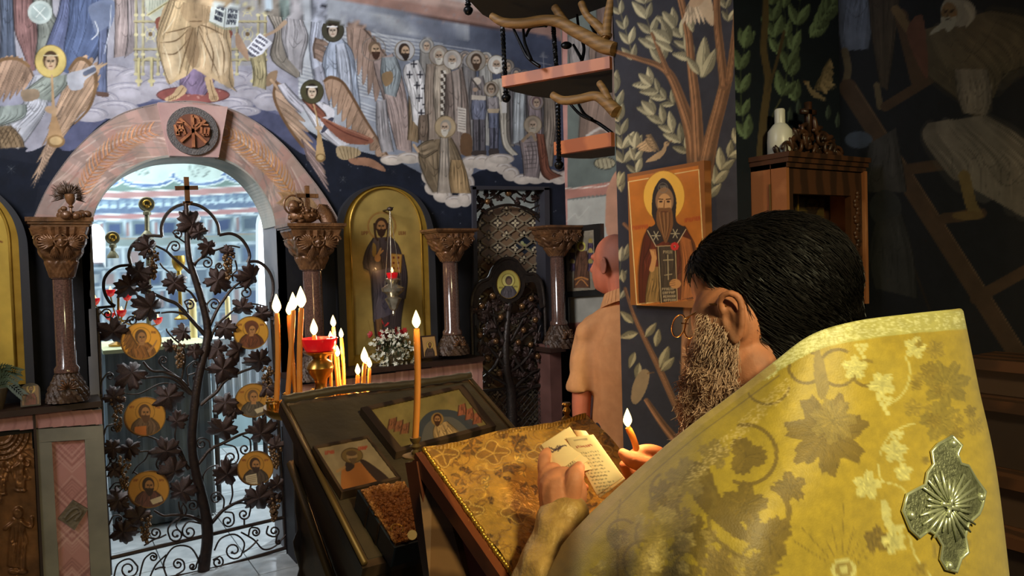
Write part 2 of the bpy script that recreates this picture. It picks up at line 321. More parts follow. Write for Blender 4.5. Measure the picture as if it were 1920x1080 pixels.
for k in range(10): cv.star(random.uniform(-440, -20), random.uniform(290, 420), 8, (190, 188, 175))
# violet haze above the arch
cv.poly([(110, 270), (160, 215), (220, 190), (300, 180), (430, 186), (500, 200), (560, 235), (600, 275), (570, 290), (500, 240), (430, 208), (290, 198), (200, 225), (140, 280)], (96, 100, 140), .8)
# clouds under the throne
def cloud(x, y, rx, ry, c=(172, 168, 182), d=(112, 110, 134)):
    cv.ell(x, y, rx, ry, np.array(c)*.92); cv.ell(x-rx*.1, y-ry*.2, rx*.8, ry*.65, c, .8, soft=.3)
    for k in range(3):
        t = np.linspace(-2.8+k*.3, .2, 9); q = 1-.24*k; cv.line(np.stack([x+rx*q*np.cos(t)*.95, y+ry*q*np.sin(t)*.9], 1), 1.3, d if k % 2 == 0 else (206, 202, 212), .7)
for x, y, rx, ry in ((210, 140, 40, 20), (260, 150, 46, 24), (240, 175, 52, 22), (185, 190, 40, 22), (300, 165, 40, 22), (330, 200, 40, 12), (215, 205, 46, 18), (170, 215, 34, 14), (440, 150, 40, 20), (470, 175, 42, 18), (430, 195, 46, 14), (490, 150, 30, 20), (505, 190, 30, 18), (455, 208, 34, 10), (280, 125, 30, 16), (-60, 230, 60, 30), (-160, 240, 80, 34), (-300, 240, 90, 34)): cloud(x, y, rx, ry)
# figures at the left edge
cv.robe([(-60, -100), (-50, 30), (-62, 240)], [(-5, -100), (4, 40), (0, 118)], (108, 112, 132), 7)
cv.robe([(0, -60), (2, 50), (0, 118)], [(24, -60), (26, 50), (30, 116)], (86, 98, 122), 5); cv.robe([(24, -60), (27, 50), (40, 90), (56, 134)], [(60, -60), (62, 20), (70, 60), (66, 132)], (138, 98, 96), 6)
cv.robe([(-200, -140), (-190, 60), (-215, 235)], [(-110, -140), (-105, 60), (-120, 240)], (146, 128, 108), 9); cv.robe([(-330, -120), (-320, 60), (-340, 220)], [(-240, -120), (-235, 60), (-250, 235)], (100, 110, 140), 9)
for hx in (-30, -155, -285): cv.head(hx, -135, 24, (190, 168, 110), hair=(80, 60, 45), beard=(90, 70, 55))
cv.robe([(60, -80), (62, 0), (72, 60), (64, 120)], [(100, -80), (98, 20), (118, 50), (88, 88)], (124, 130, 122), 5)
cv.ell(75, 23, 23, 22, (168, 182, 178)); cv.ell(75, 23, 17, 16, (148, 166, 164), .8); cv.line([(62, 12), (86, 36)], 1.4, (226, 230, 224), sm=0); cv.line([(84, 14), (68, 32)], 1.2, (216, 222, 216), sm=0)
cv.robe([(118, -80), (112, 10), (96, 60), (84, 92)], [(150, -80), (140, 20), (134, 60), (122, 128)], (94, 104, 146), 7)
cv.robe([(134, -80), (130, 30), (120, 92), (118, 134)], [(206, -80), (206, 30), (196, 80), (152, 150)], (84, 102, 146), 9); cv.poly([(168, 10), (212, 0), (212, 40), (196, 62), (184, 70), (172, 40)], (112, 126, 160)); cv.robe([(186, 60), (184, 110), (182, 172)], [(202, 50), (200, 100), (200, 176)], (98, 110, 148), 4)
cv.line([(178, 40), (184, 60), (172, 74)], 2, (196, 200, 212)); cv.line([(208, 10), (206, 50), (196, 100)], 1.5, (190, 196, 210)); cv.poly([(178, 172), (202, 174), (202, 182), (184, 180)], (112, 84, 72))
cv.robe([(214, -60), (216, 40), (214, 108)], [(240, -60), (246, 50), (240, 104)], (158, 140, 138), 6); cv.robe([(236, -60), (240, 60), (234, 108)], [(254, -60), (256, 40), (252, 96)], (144, 132, 134), 4)
# throne
for (xa, xb) in ((252, 312), (428, 500)):
    cv.quad([(xa, -140), (xb, -140), (xb, 124), (xa, 122)], (150, 148, 146), .75); xm = (xa+xb)/2
    for x in (xa+3, xa+16, xb-16, xb-3): cv.line([(x, -140), (x, 140)], 4.5, (176, 166, 122), .9, sm=0); cv.line([(x+2.4, -140), (x+2.4, 140)], 1, (96, 84, 60), .9, sm=0); [cv.ell(x, y, 4.2, 3, (198, 188, 138)) for y in range(-120, 140, 37)]
    for y in (-60, -8, 40, 92, 112): cv.line([(xa, y), (xb, y)], 4, (172, 160, 114), .9, sm=0); cv.line([(xa, y+2.4), (xb, y+2.4)], 1, (92, 80, 56), .8, sm=0)
    for y in (-52, -2, 46): [cv.line([(xm-8*e, y+4), (xm+8*e, y+32)], 2, (190, 180, 130), .9, sm=0) for e in (-1, 1)]; cv.ring(xm, y+18, 10, 1.6, (196, 186, 134), .9); cv.ell(xm, y+18, 4, 4, (120, 96, 64))
    t = np.linspace(math.pi, 2*math.pi, 12); cv.line(np.stack([xm+16*np.cos(t), 122+14*np.sin(t)], 1), 3.4, (184, 172, 122), .9, sm=0)
for x in (260, 284, 476, 490): cv.line([(x, 110), (x, 160)], 5, (196, 184, 126), sm=0); cv.line([(x+3, 110), (x+3, 160)], 1.2, (110, 96, 60), sm=0); cv.ell(x, 152, 7, 4, (202, 190, 134))
cv.poly([(270, -60), (320, -60), (320, 14), (300, 40), (276, 24)], (186, 190, 168)); cv.line([(278, 28), (318, 2)], 5, (206, 196, 140)); cv.line([(278, 28), (318, 2)], 1.2, (100, 90, 60))
for k in range(7): cv.line([(282+k*5, -30), (280+k*5, 20-k*3)], 1, (136, 150, 130))
cv.poly([(292, 36), (312, 30), (310, 54), (296, 58)], (150, 82, 66)); cv.poly([(424, 56), (436, 60), (432, 72), (424, 70)], (150, 82, 66))
# seated central figure
cv.ell(362, 178, 68, 16, (158, 84, 78)); cv.ring(362, 178, 68, 1.6, (104, 56, 56), 1, 16)
for k in range(16): cv.ell(random.uniform(306, 424), random.uniform(170, 188), 2.2, 1.4, (196, 138, 126), .8)
cv.robe([(340, 130), (338, 160), (350, 176)], [(400, 130), (402, 150), (384, 178)], (134, 112, 148), 6)
cv.poly([(318, 0), (400, 0), (430, 60), (434, 110), (438, 165), (410, 148), (385, 142), (366, 128), (350, 142), (330, 152), (314, 156), (302, 110), (294, 70)], (188, 158, 114))
cv.robe([(318, -140), (322, -20), (296, 60), (296, 90), (310, 140), (318, 158)], [(360, -140), (366, 10), (366, 60), (362, 100), (356, 118), (350, 142)], (194, 164, 118), 9)
cv.robe([(362, -140), (366, 20), (372, 50), (364, 100), (362, 128)], [(420, -140), (440, -30), (424, 60), (432, 100), (430, 150), (444, 172)], (200, 168, 124), 10)
cv.poly([(304, 84), (318, 62), (334, 64), (342, 104), (328, 146), (312, 142)], (212, 186, 146), .5); cv.poly([(386, 70), (408, 62), (424, 82), (426, 130), (406, 142), (392, 112)], (214, 188, 150), .5); cv.poly([(350, 56), (366, 54), (374, 96), (366, 126), (354, 118), (346, 86)], (140, 108, 74), .55); cv.poly([(340, 8), (384, 4), (400, 34), (372, 46), (346, 36)], (176, 142, 100), .6)
for q in ([(360, 48), (340, 55), (310, 62)], [(362, 52), (350, 90), (336, 140)], [(366, 44), (392, 52), (420, 66)], [(372, 56), (390, 96), (412, 146)], [(358, 40), (372, 48), (380, 62)], [(300, 80), (330, 76), (352, 56)], [(304, 100), (330, 100), (356, 70)], [(386, 60), (400, 100), (396, 138)], [(410, 66), (420, 100), (418, 140)]): cv.line(q, [.6, 2.6, .6], (112, 84, 54), .9)
for q in ([(306, 84), (318, 118), (322, 146)], [(332, 86), (338, 110), (334, 140)], [(378, 78), (384, 108), (380, 128)], [(402, 80), (410, 112), (414, 142)], [(330, 30), (318, 48), (304, 66)]): cv.line(q, [.5, 3, .5], (224, 204, 164), .9)
cv.poly([(355, 36), (372, 34), (380, 42), (366, 52), (356, 46)], (178, 146, 104)); cv.line([(356, 40), (378, 40)], 1.5, (110, 82, 52))
cv.poly([(342, 160), (350, 168), (344, 178), (326, 188), (312, 190), (310, 184), (324, 176), (332, 164)], (200, 164, 118)); cv.poly([(384, 146), (396, 146), (402, 164), (410, 184), (404, 190), (394, 188), (390, 172)], (200, 164, 118)); cv.line([(344, 164), (334, 178), (316, 188)], 1.2, (120, 88, 56)); cv.line([(394, 150), (398, 170), (404, 188)], 1.2, (120, 88, 56))
for k in range(4): cv.line([(318+k*4, 180), (316+k*4, 188)], 1, (110, 80, 50), sm=0); cv.line([(396+k*3, 180), (397+k*3, 187)], 1, (110, 80, 50), sm=0)
cv.ell(362, -150, 60, 62, (206, 178, 104)); cv.head(362, -150, 34, None, hair=(96, 66, 44), beard=(100, 70, 48))
cv.quad([(398, 0), (424, 11), (420, 52), (392, 39)], (196, 206, 202)); cv.quad([(424, 11), (449, 8), (447, 50), (420, 52)], (188, 198, 198)); cv.line([(424, 11), (420, 52)], 1.5, (110, 116, 116), sm=0); cv.line([(392, 40), (420, 54), (447, 52)], 2, (150, 160, 130))
for r, (x, y) in enumerate(((408, 8), (405, 19), (403, 29))): cv.text(x, y, 15, 6, 4, 7, (46, 50, 66), 1.6, (-.1, 1))
for r, (x, y) in enumerate(((429, 15), (428, 26), (426, 37))): cv.text(x, y, 18, 1, 4, 8, (46, 50, 66), 1.6, (-.1, 1))
# prophet with scroll, to the right of the throne
cv.robe([(492, -60), (500, 20), (516, 60), (508, 110), (556, 146)], [(526, -60), (530, 30), (544, 70), (560, 120), (562, 144)], (150, 140, 128), 7)
cv.robe([(524, -80), (530, 20), (528, 70), (540, 110)], [(562, -80), (566, 30), (578, 70), (568, 110), (566, 140)], (162, 158, 164), 8); cv.ell(505, 4, 8, 16, (176, 196, 212)); cv.robe([(520, -60), (524, 8), (530, 40)], [(540, -60), (544, 0), (542, 30)], (118, 136, 132), 5)
cv.ell(520, -110, 34, 34, (190, 172, 120)); cv.head(520, -110, 20, None, hair=(84, 60, 44), beard=(90, 64, 48))
cv.line([(534, 42), (516, 58), (494, 68)], [9, 6, 4], (184, 152, 122)); cv.quad([(487, 62), (511, 80), (482, 111), (463, 90)], (212, 214, 226))
for k in range(5): cv.text(486-k*5.5, 67+k*7, 18, 12, 5, 4, (52, 52, 74), 1.3, (-.5, .8))
cv.poly([(444, 60), (462, 90), (466, 114), (452, 100), (442, 84)], (168, 132, 104)); cv.robe([(470, 110), (476, 140), (474, 160)], [(496, 100), (500, 140), (498, 168)], (170, 156, 112), 5)
cv.poly([(502, 140), (520, 132), (516, 152), (500, 162)], (150, 120, 90))
# winged figure in pale blue
cv.robe([(586, -60), (584, 40), (580, 90), (588, 150)], [(620, -60), (610, 40), (606, 80), (612, 130)], (166, 172, 192), 7)
cv.wing([(650, 48), (662, 42), (678, 50), (700, 74), (720, 100), (744, 130)], [(652, 90), (668, 130), (690, 170), (706, 190), (726, 180), (758, 150)], (158, 128, 112), 9)
cv.wing([(592, 72), (588, 90), (590, 108)], [(616, 78), (612, 108), (606, 120)], (150, 122, 106), 4)
cv.robe([(618, 78), (606, 110), (606, 150), (618, 190)], [(642, 74), (660, 96), (668, 140), (676, 205)], (160, 172, 196), 9); cv.robe([(630, 84), (632, 120), (640, 190)], [(646, 80), (656, 120), (664, 200)], (176, 184, 204), 4)
cv.head(624, 57, 13, (82, 78, 62), 1.6, hair=(58, 44, 36), skin=(206, 182, 160), hcol=(54, 48, 38)); cv.line([(614, 50), (632, 50)], 2.5, (226, 226, 230)); cv.line([(600, 10), (612, 12)], 2, (40, 40, 50), sm=0)
cv.robe([(588, 130), (592, 160), (600, 190)], [(604, 120), (612, 150), (618, 200)], (150, 152, 170), 4)
# left trumpeter
cv.wing([(-14, 122), (8, 112), (34, 112), (52, 124), (62, 142)], [(-60, 200), (-30, 206), (0, 190), (24, 182), (48, 166)], (170, 134, 108), 9); cv.line([(-14, 122), (8, 111), (34, 111), (54, 124)], 6, (134, 98, 62))
cv.wing([(132, 128), (146, 112), (164, 116), (178, 140), (178, 168), (168, 200)], [(120, 160), (96, 226), (64, 330), (58, 352), (78, 318), (110, 250)], (178, 142, 112), 10)
cv.wing([(118, 200), (110, 214), (100, 226)], [(92, 300), (76, 330), (62, 350)], (186, 150, 122), 5); cv.line([(130, 130), (146, 111), (164, 115), (179, 140), (178, 170), (166, 204), (140, 232)], [5, 7, 7, 8, 6, 5, 3], (132, 98, 64))
cv.robe([(64, 142), (48, 178), (42, 196), (4, 214), (-30, 240)], [(104, 136), (92, 180), (84, 210), (54, 256), (34, 280)], (176, 178, 190), 9)
cv.robe([(84, 142), (60, 160), (40, 178)], [(128, 140), (124, 160), (96, 190)], (142, 152, 142), 6); cv.poly([(40, 170), (70, 168), (72, 184), (46, 190)], (150, 126, 100)); cv.robe([(0, 200), (-10, 225), (-30, 245)], [(50, 196), (44, 220), (0, 236)], (140, 152, 146), 6)
cv.poly([(126, 140), (156, 130), (176, 122), (180, 134), (160, 150), (154, 166), (132, 168)], (170, 172, 184)); cv.line([(160, 140), (182, 128), (200, 119)], [8, 6, 3], (190, 156, 118)); cv.line([(176, 128), (192, 118)], 2, (190, 156, 118)); cv.line([(160, 138), (176, 130)], 9, (96, 104, 128))
cv.robe([(-30, 238), (-10, 262), (0, 278)], [(20, 236), (40, 258), (46, 276)], (148, 120, 86), 6)
for k in range(6): cv.line([(-20+k*10, 244), (-8+k*10, 276)], 1.2, (86, 66, 44), sm=0); cv.line([(-2+k*8, 240), (-20+k*8, 270)], 1.2, (86, 66, 44), sm=0)
cv.head(95, 115, 17, (206, 178, 92), 1.72, hair=(96, 70, 44), skin=(200, 164, 124), hcol=(150, 118, 48)); cv.line([(82, 104), (108, 104)], 2.2, (206, 190, 150))
cv.line([(97, 142), (99, 180), (101, 220)], [4, 5, 9], (190, 150, 104), sm=3); cv.poly([(97, 218), (106, 218), (120, 262), (88, 262)], (180, 138, 92), sm=0); cv.ell(105, 265, 17, 12, (150, 112, 66)); cv.ell(105, 264, 12, 8, (196, 160, 104)); cv.ell(96, 206, 12, 7, (190, 152, 112), rot=.2)
# right trumpeter
cv.wing([(518, 152), (514, 170), (520, 200), (540, 236), (566, 270)], [(552, 176), (560, 200), (590, 280), (604, 310), (616, 352)], (176, 142, 116), 9); cv.wing([(566, 262), (572, 280), (578, 300)], [(604, 300), (612, 336), (618, 364)], (160, 132, 128), 5); cv.line([(520, 156), (513, 175), (522, 205), (545, 245), (568, 275)], 5, (128, 92, 60))
cv.wing([(608, 152), (620, 144), (642, 154), (660, 182), (682, 222), (706, 258), (734, 304)], [(612, 180), (632, 210), (652, 240), (676, 262), (690, 276), (704, 290), (724, 306)], (168, 132, 106), 11); cv.line([(608, 152), (620, 145), (642, 154), (662, 184), (684, 222), (708, 260), (736, 306)], [4, 6, 5, 5, 4, 3, 2], (118, 84, 56))
cv.line([(508, 150), (520, 164)], 5, (190, 152, 116), sm=0); cv.robe([(520, 160), (540, 190), (564, 212)], [(534, 156), (556, 180), (580, 200)], (178, 176, 190), 4)
cv.robe([(566, 196), (580, 220), (600, 250), (634, 276)], [(606, 192), (622, 206), (630, 236), (656, 270)], (192, 190, 200), 8); cv.poly([(606, 196), (626, 206), (624, 224), (612, 228)], (198, 196, 206)); cv.poly([(614, 224), (626, 222), (612, 244), (602, 248)], (72, 74, 96))
cv.robe([(566, 186), (588, 212), (600, 222)], [(578, 182), (606, 208), (612, 218)], (150, 86, 66), 3); cv.poly([(600, 220), (640, 236), (676, 250), (700, 262), (690, 270), (650, 268), (620, 246)], (158, 92, 70)); cv.line([(612, 228), (650, 250), (690, 264)], 2, (112, 58, 46)); cv.line([(612, 224), (650, 242), (690, 258)], 1.5, (188, 128, 100))
cv.poly([(634, 274), (668, 278), (676, 290), (648, 300), (632, 292)], (172, 146, 106)); cv.poly([(654, 298), (690, 296), (716, 310), (722, 322), (690, 312), (662, 308)], (160, 110, 82))
for k in range(6): cv.line([(636+k*7, 276), (644+k*5, 298)], .9, (100, 80, 50), sm=0)
cv.head(585, 172, 13, (84, 80, 54), 1.65, hair=(56, 44, 36), skin=(204, 178, 150), hcol=(58, 54, 36)); cv.line([(575, 163), (594, 163)], 3, (224, 222, 220))
cv.line([(588, 196), (594, 220), (598, 256)], [2.5, 3, 5], (186, 150, 100), sm=3); cv.poly([(595, 252), (602, 252), (610, 292), (592, 292)], (182, 144, 92), sm=0); cv.ell(601, 296, 9.5, 8, (140, 104, 58)); cv.ell(601, 295, 6.5, 5, (190, 156, 100)); cv.ell(598, 240, 7, 4, (190, 156, 120))
# crowd on the right, back rows first
S0 = (188, 158, 132)
rows = [(800, 86, 10, (170, 164, 158)), (872, 108, 9, (160, 150, 146)), (880, 114, 9, (156, 150, 150)), (911, 110, 9, (188, 184, 178)), (952, 124, 9, (150, 138, 128)), (968, 138, 8, (134, 128, 132)), (984, 142, 8, (128, 124, 130)), (1000, 146, 8, (134, 126, 126)), (1016, 150, 8, (124, 118, 122)), (1034, 154, 8, (124, 118, 122))]
for x, y, r, c in rows: cv.robe([(x-12, y+6), (x-13, y+60), (x-10, 270)], [(x+11, y+6), (x+13, y+60), (x+12, 275)], np.array(c)*.85, 6); cv.head(x, y, r, np.array(c)*.98, 1.35, hair=np.array(c)*.75, beard=None, skin=S0, hcol=np.array(c)*.6)
cv.robe([(700, 116), (708, 150), (724, 200), (744, 280)], [(736, 100), (752, 140), (768, 220), (772, 288)], (168, 144, 138), 10); cv.robe([(716, 108), (714, 140), (722, 176)], [(742, 106), (752, 140), (742, 182)], (136, 146, 152), 7); cv.poly([(716, 140), (734, 134), (736, 152), (722, 162)], (150, 118, 80))
cv.ring(701, 92, 22, 1.4, (126, 116, 108)); cv.head(703, 92, 13, None, hair=(130, 104, 82), beard=(84, 56, 42), turn=.6)
cv.robe([(706, 190), (706, 240), (716, 286)], [(724, 186), (728, 230), (738, 284)], (158, 152, 156), 6)
cv.robe([(766, 180), (766, 230), (764, 262)], [(784, 180), (786, 230), (784, 268)], (142, 116, 84), 8)
cv.robe([(760, 122), (756, 140), (770, 190), (774, 226)], [(784, 112), (796, 140), (802, 190), (800, 258)], (196, 192, 194), 8)
for (x, y) in ((776, 120), (768, 140), (788, 140), (782, 160), (796, 166), (786, 184), (798, 196), (790, 212), (798, 230)): cv.line([(x-5, y), (x+5, y)], 2.4, (54, 52, 62), sm=0); cv.line([(x, y-6), (x, y+6)], 2.4, (54, 52, 62), sm=0)
cv.ring(757, 95, 18, 1.3, (150, 142, 134)); cv.head(759, 95, 12, (172, 170, 172), 1.5, hair=(74, 58, 48), beard=(66, 52, 46), turn=.5)
cv.robe([(800, 120), (796, 180), (800, 262)], [(824, 120), (826, 190), (826, 262)], (154, 134, 118), 8)
cv.robe([(816, 124), (812, 170), (818, 230)], [(842, 120), (850, 160), (848, 236)], (176, 158, 138), 8)
for k in range(14): cv.quad([(826+(k % 2)*5, 132+k*7), (831+(k % 2)*5, 132+k*7), (832+(k % 2)*5, 138+k*7), (827+(k % 2)*5, 138+k*7)], (88, 76, 68)); cv.quad([(831-(k % 2)*5, 132+k*7), (836-(k % 2)*5, 132+k*7), (837-(k % 2)*5, 138+k*7), (832-(k % 2)*5, 138+k*7)], (214, 204, 190))
cv.head(823, 104, 12, (160, 146, 136), 1.5, hair=(190, 178, 160), beard=(206, 196, 180), skin=S0)
cv.robe([(836, 140), (834, 200), (830, 268), (852, 292)], [(866, 126), (876, 180), (882, 240), (884, 288)], (142, 122, 112), 10); cv.robe([(846, 134), (850, 180), (852, 230)], [(862, 130), (866, 180), (864, 236)], (160, 142, 132), 3); cv.quad([(858, 200), (874, 204), (874, 250), (858, 246)], (196, 184, 172))
for k in range(8): cv.line([(860, 206+k*5), (872, 208+k*5)], 1, (104, 90, 84), sm=0)
cv.head(848, 112, 12, (186, 176, 168), 1.45, hair=(170, 160, 150), beard=(206, 198, 186), skin=S0); cv.poly([(866, 252), (884, 256), (884, 292), (864, 286)], (120, 86, 58))
# uniformed man and boy
cv.robe([(884, 146), (880, 180), (884, 224)], [(906, 142), (912, 180), (910, 224)], (132, 122, 122), 5); cv.quad([(884, 178), (911, 180), (911, 188), (884, 187)], (190, 176, 160)); cv.robe([(885, 188), (884, 205), (886, 224)], [(911, 188), (912, 205), (910, 224)], (116, 120, 144), 5)
for x in (893, 905): cv.robe([(x-6, 224), (x-6, 250), (x-5, 284)], [(x+5, 224), (x+5, 250), (x+5, 284)], (102, 96, 104), 3); cv.poly([(x-7, 284), (x+6, 282), (x+5, 292), (x-9, 290)], (78, 66, 62))
cv.head(893, 114, 12, (160, 148, 136), 1.5, hair=(86, 66, 52), beard=(96, 70, 52), skin=S0); cv.ell(894, 152, 8, 7, (206, 190, 172)); cv.line([(886, 150), (900, 168)], 3, (88, 78, 74)); cv.ell(891, 168, 5, 4, (186, 152, 126))
cv.robe([(922, 150), (934, 200), (942, 270), (960, 292)], [(944, 146), (950, 200), (952, 262), (972, 290)], (184, 174, 158), 5); cv.head(931, 121, 12, (192, 186, 178), 1.4, hair=(204, 198, 188), beard=(216, 210, 200), skin=S0)
cv.robe([(912, 184), (914, 206), (918, 240)], [(934, 182), (936, 204), (936, 240)], (150, 140, 142), 4); cv.quad([(914, 204), (936, 204), (935, 212), (915, 212)], (186, 162, 130)); cv.robe([(916, 212), (917, 240)], [(935, 212), (935, 240)], (112, 118, 146), 3)
for x in (922, 931): cv.robe([(x-4, 240), (x-4, 280)], [(x+4, 240), (x+3, 284)], (104, 104, 124), 2); cv.poly([(x-5, 280), (x+4, 280), (x+4, 296), (x-4, 294)], (76, 66, 64))
cv.head(921, 167, 10, (166, 152, 138), 1.35, hair=(96, 76, 58), skin=S0); cv.quad([(940, 190), (950, 190), (950, 212), (941, 212)], (206, 200, 196))
cv.robe([(968, 150), (962, 200), (962, 270)], [(986, 150), (984, 200), (984, 262)], (160, 166, 172), 5); cv.robe([(988, 180), (992, 220), (1000, 250)], [(1012, 178), (1016, 220), (1016, 290)], (150, 132, 136), 5); cv.robe([(1020, 180), (1020, 240), (1018, 310)], [(1040, 180), (1042, 240), (1036, 312)], (142, 126, 112), 5); cv.head(1006, 192, 10, (150, 134, 134), 1.3, hair=(120, 90, 90), skin=S0)
# lower clouds
W1, W2 = (206, 190, 176), (140, 124, 120)
for x, y, rx, ry in ((735, 300, 22, 10), (768, 296, 24, 11), (800, 300, 18, 12), (806, 330, 16, 16), (812, 352, 16, 14), (830, 366, 18, 14), (852, 378, 18, 12), (872, 372, 14, 16), (876, 344, 14, 18), (872, 318, 16, 16), (884, 304, 18, 12), (904, 304, 18, 14), (926, 306, 18, 16), (946, 316, 16, 12), (958, 326, 16, 14), (980, 336, 18, 10), (1004, 334, 20, 11), (1028, 330, 22, 13), (1048, 334, 16, 12), (940, 298, 24, 10), (1070, 330, 24, 12)): cloud(x, y, rx, ry, W1, W2)
# kneeling figures
cv.robe([(812, 262), (790, 276), (786, 300), (800, 340), (812, 360)], [(846, 258), (862, 290), (872, 330), (884, 362)], (138, 116, 88), 9); cv.robe([(826, 258), (824, 300), (820, 362)], [(840, 256), (842, 300), (850, 362)], (166, 150, 134), 6); cv.robe([(846, 300), (842, 330), (846, 362)], [(866, 300), (876, 330), (882, 362)], (176, 140, 92), 6)
cv.robe([(786, 216), (784, 240), (786, 262)], [(802, 214), (804, 240), (802, 268)], (124, 104, 88), 4); cv.robe([(812, 262), (796, 266), (780, 278)], [(820, 282), (796, 296), (784, 286)], (142, 120, 92), 3); cv.line([(784, 284), (776, 272)], 5, (196, 160, 122), sm=0)
cv.head(835, 238, 12, (176, 150, 112), 1.65, hair=(150, 140, 126), beard=(202, 192, 176), skin=S0, turn=-.4)
cv.robe([(974, 264), (980, 300), (982, 330)], [(1010, 256), (1014, 300), (1010, 334)], (138, 122, 122), 7)
for k in range(7): cv.line([(984, 268+k*8), (1006, 266+k*8)], 1.1, (92, 80, 80), sm=0)
cv.robe([(1006, 250), (1010, 290), (1016, 326), (1030, 338)], [(1020, 252), (1026, 290), (1032, 318), (1054, 330)], (138, 80, 60), 6); cv.head(999, 234, 11, (168, 148, 124), 1.5, hair=(150, 132, 112), beard=(176, 162, 142), skin=S0); cv.line([(980, 264), (996, 250), (1004, 262)], 6, (150, 124, 98))
cv.line([(1018, 98), (1020, 130)], 1.4, (128, 130, 142), sm=0); cv.line([(1012, 106), (1026, 108)], 1.4, (128, 130, 142), sm=0); cv.line([(1004, 116), (1034, 122)], 1.4, (128, 130, 142), sm=0)
# painted marble rib across the top
cv.quad([(610, -14), (1130, 78), (1130, 20), (760, -60)], (206, 192, 188)); cv.quad([(606, -8), (1130, 88), (1130, 66), (640, -22)], (172, 128, 114)); cv.quad([(640, -18), (1130, 68), (1130, 52), (680, -30)], (198, 160, 146)); cv.line([(606, -6), (1130, 91)], 2.5, (112, 78, 68), sm=0); cv.line([(650, -18), (1130, 66)], 2, (134, 96, 84), sm=0)
for k in range(10): x = 700+k*42; cv.line([(x, -10), (x+16, 20), (x+50, 44)], 1.6, (156, 140, 140), .6)
# arch band: painted marble and palm branches
OUT = catmull([(58, 420), (84, 362), (112, 318), (146, 276), (186, 240), (232, 212), (296, 195), (360, 190), (424, 202), (478, 228), (530, 270), (574, 322), (610, 370), (642, 424)], 5)
INN = catmull([(172, 424), (180, 392), (200, 358), (222, 334), (248, 316), (288, 300), (330, 294), (380, 294), (424, 303), (458, 322), (484, 348), (502, 376), (512, 400), (517, 424)], 5)
BAND = [tuple(p) for p in OUT]+[tuple(p) for p in INN[::-1]]
cb = Cv(40, 170, 660, 440, (166, 130, 118))
cols = [(196, 150, 138), (150, 142, 136), (186, 136, 124), (168, 156, 140), (200, 160, 150), (140, 132, 126)]
for k in range(26):
    i = int(k*2.5); j = min(i+3, 65); cb.quad([OUT[i], OUT[j], INN[j], INN[i]], np.array(cols[k % 6])*random.uniform(.92, 1.05), .34)
for k in range(150):
    i = random.randint(0, 60); t = random.random(); a = OUT[i]*(1-t)+INN[i]*t; b = OUT[min(i+5, 65)]*(1-t-.12)+INN[min(i+5, 65)]*(t+.12); m = (a+b)/2+RNG.normal(0, 3, 2)
    cb.line([a, m, b], random.uniform(1, 3.2), random.choice([(120, 112, 108), (206, 172, 158), (160, 112, 100), (130, 126, 120), (212, 190, 176)]), .55)
cb.line(INN, 3, (160, 140, 128), .8, sm=0); cb.line(OUT, 3, (130, 122, 120), .8, sm=0)
def palm(pts, Ls, col):
    q = resample(catmull(pts, 8), 22); cb.line(q, [3, 1.5], np.array(col)*.8, sm=0)
    for i in range(1, 22):
        d = q[min(i+1, 21)]-q[i-1]; d /= np.linalg.norm(d); n = np.array([-d[1], d[0]]); L = Ls*(.55+.6*math.sin(math.pi*(i+3)/27))
        for sg in (-1, 1):
            e = q[i]+d*L*.75+n*sg*L*.7; cb.line([q[i], q[i]+d*L*.3+n*sg*L*.42, e], [2.4, 2.8, .6], np.array(col)*random.uniform(.85, 1.15), .95)
            cb.line([q[i]+1, q[i]+d*L*.32+n*sg*L*.38+1, e+1], [.8, .8, .3], np.array(col)*.5, .7)
palm([(148, 372), (172, 326), (200, 292), (236, 264), (280, 246)], 27, (212, 142, 92)); palm([(552, 372), (524, 330), (496, 300), (464, 276), (430, 254)], 27, (214, 146, 84)); palm([(598, 402), (566, 378), (530, 372)], 20, (180, 136, 88))
cb.noise(.12, 30, 5); cv.noise(.16, 22, 3)
for _c, _d in ((cv, .66), (cb, .75)): _g = _c.a.mean(2, keepdims=True); _c.a = _g+(_c.a-_g)*_d; _c.a = np.clip(120+(_c.a-120)*1.16-6, 8, 250)
# wall mesh: openings left free
arch_open = [(162, 1300), (170, 424)]+[tuple(p) for p in INN]+[(518, 424), (545, 1300)]
door_open = [(887, 351), (1027, 353), (1031, 1100), (893, 1100)]
U1 = WALL.uv(1058, 300)[0]
_o = lambda x, y: ~(inside(x, y, arch_open) | inside(x, y, door_open))
wall_back = painted('wall_back', WALL, (-0.62, U1), (1.50, 3.06), 0.0046, cv, 'fresco', 0, _o, kind='structure')
wall_back['label'] = 'painted iconostasis wall crowded with haloed figures above the gate'
def _band(name, ur, vr, st): painted(name, WALL, ur, vr, st, cv, 'fresco', 0, _o, parent=wall_back)
_band('lower_plaster', (-0.62, U1), (-0.1, 1.50), 0.012); _band('side_plaster', (-1.9, -0.62), (-0.1, 3.06), 0.02); _band('upper_plaster', (-1.9, U1), (3.06, 3.9), 0.02)
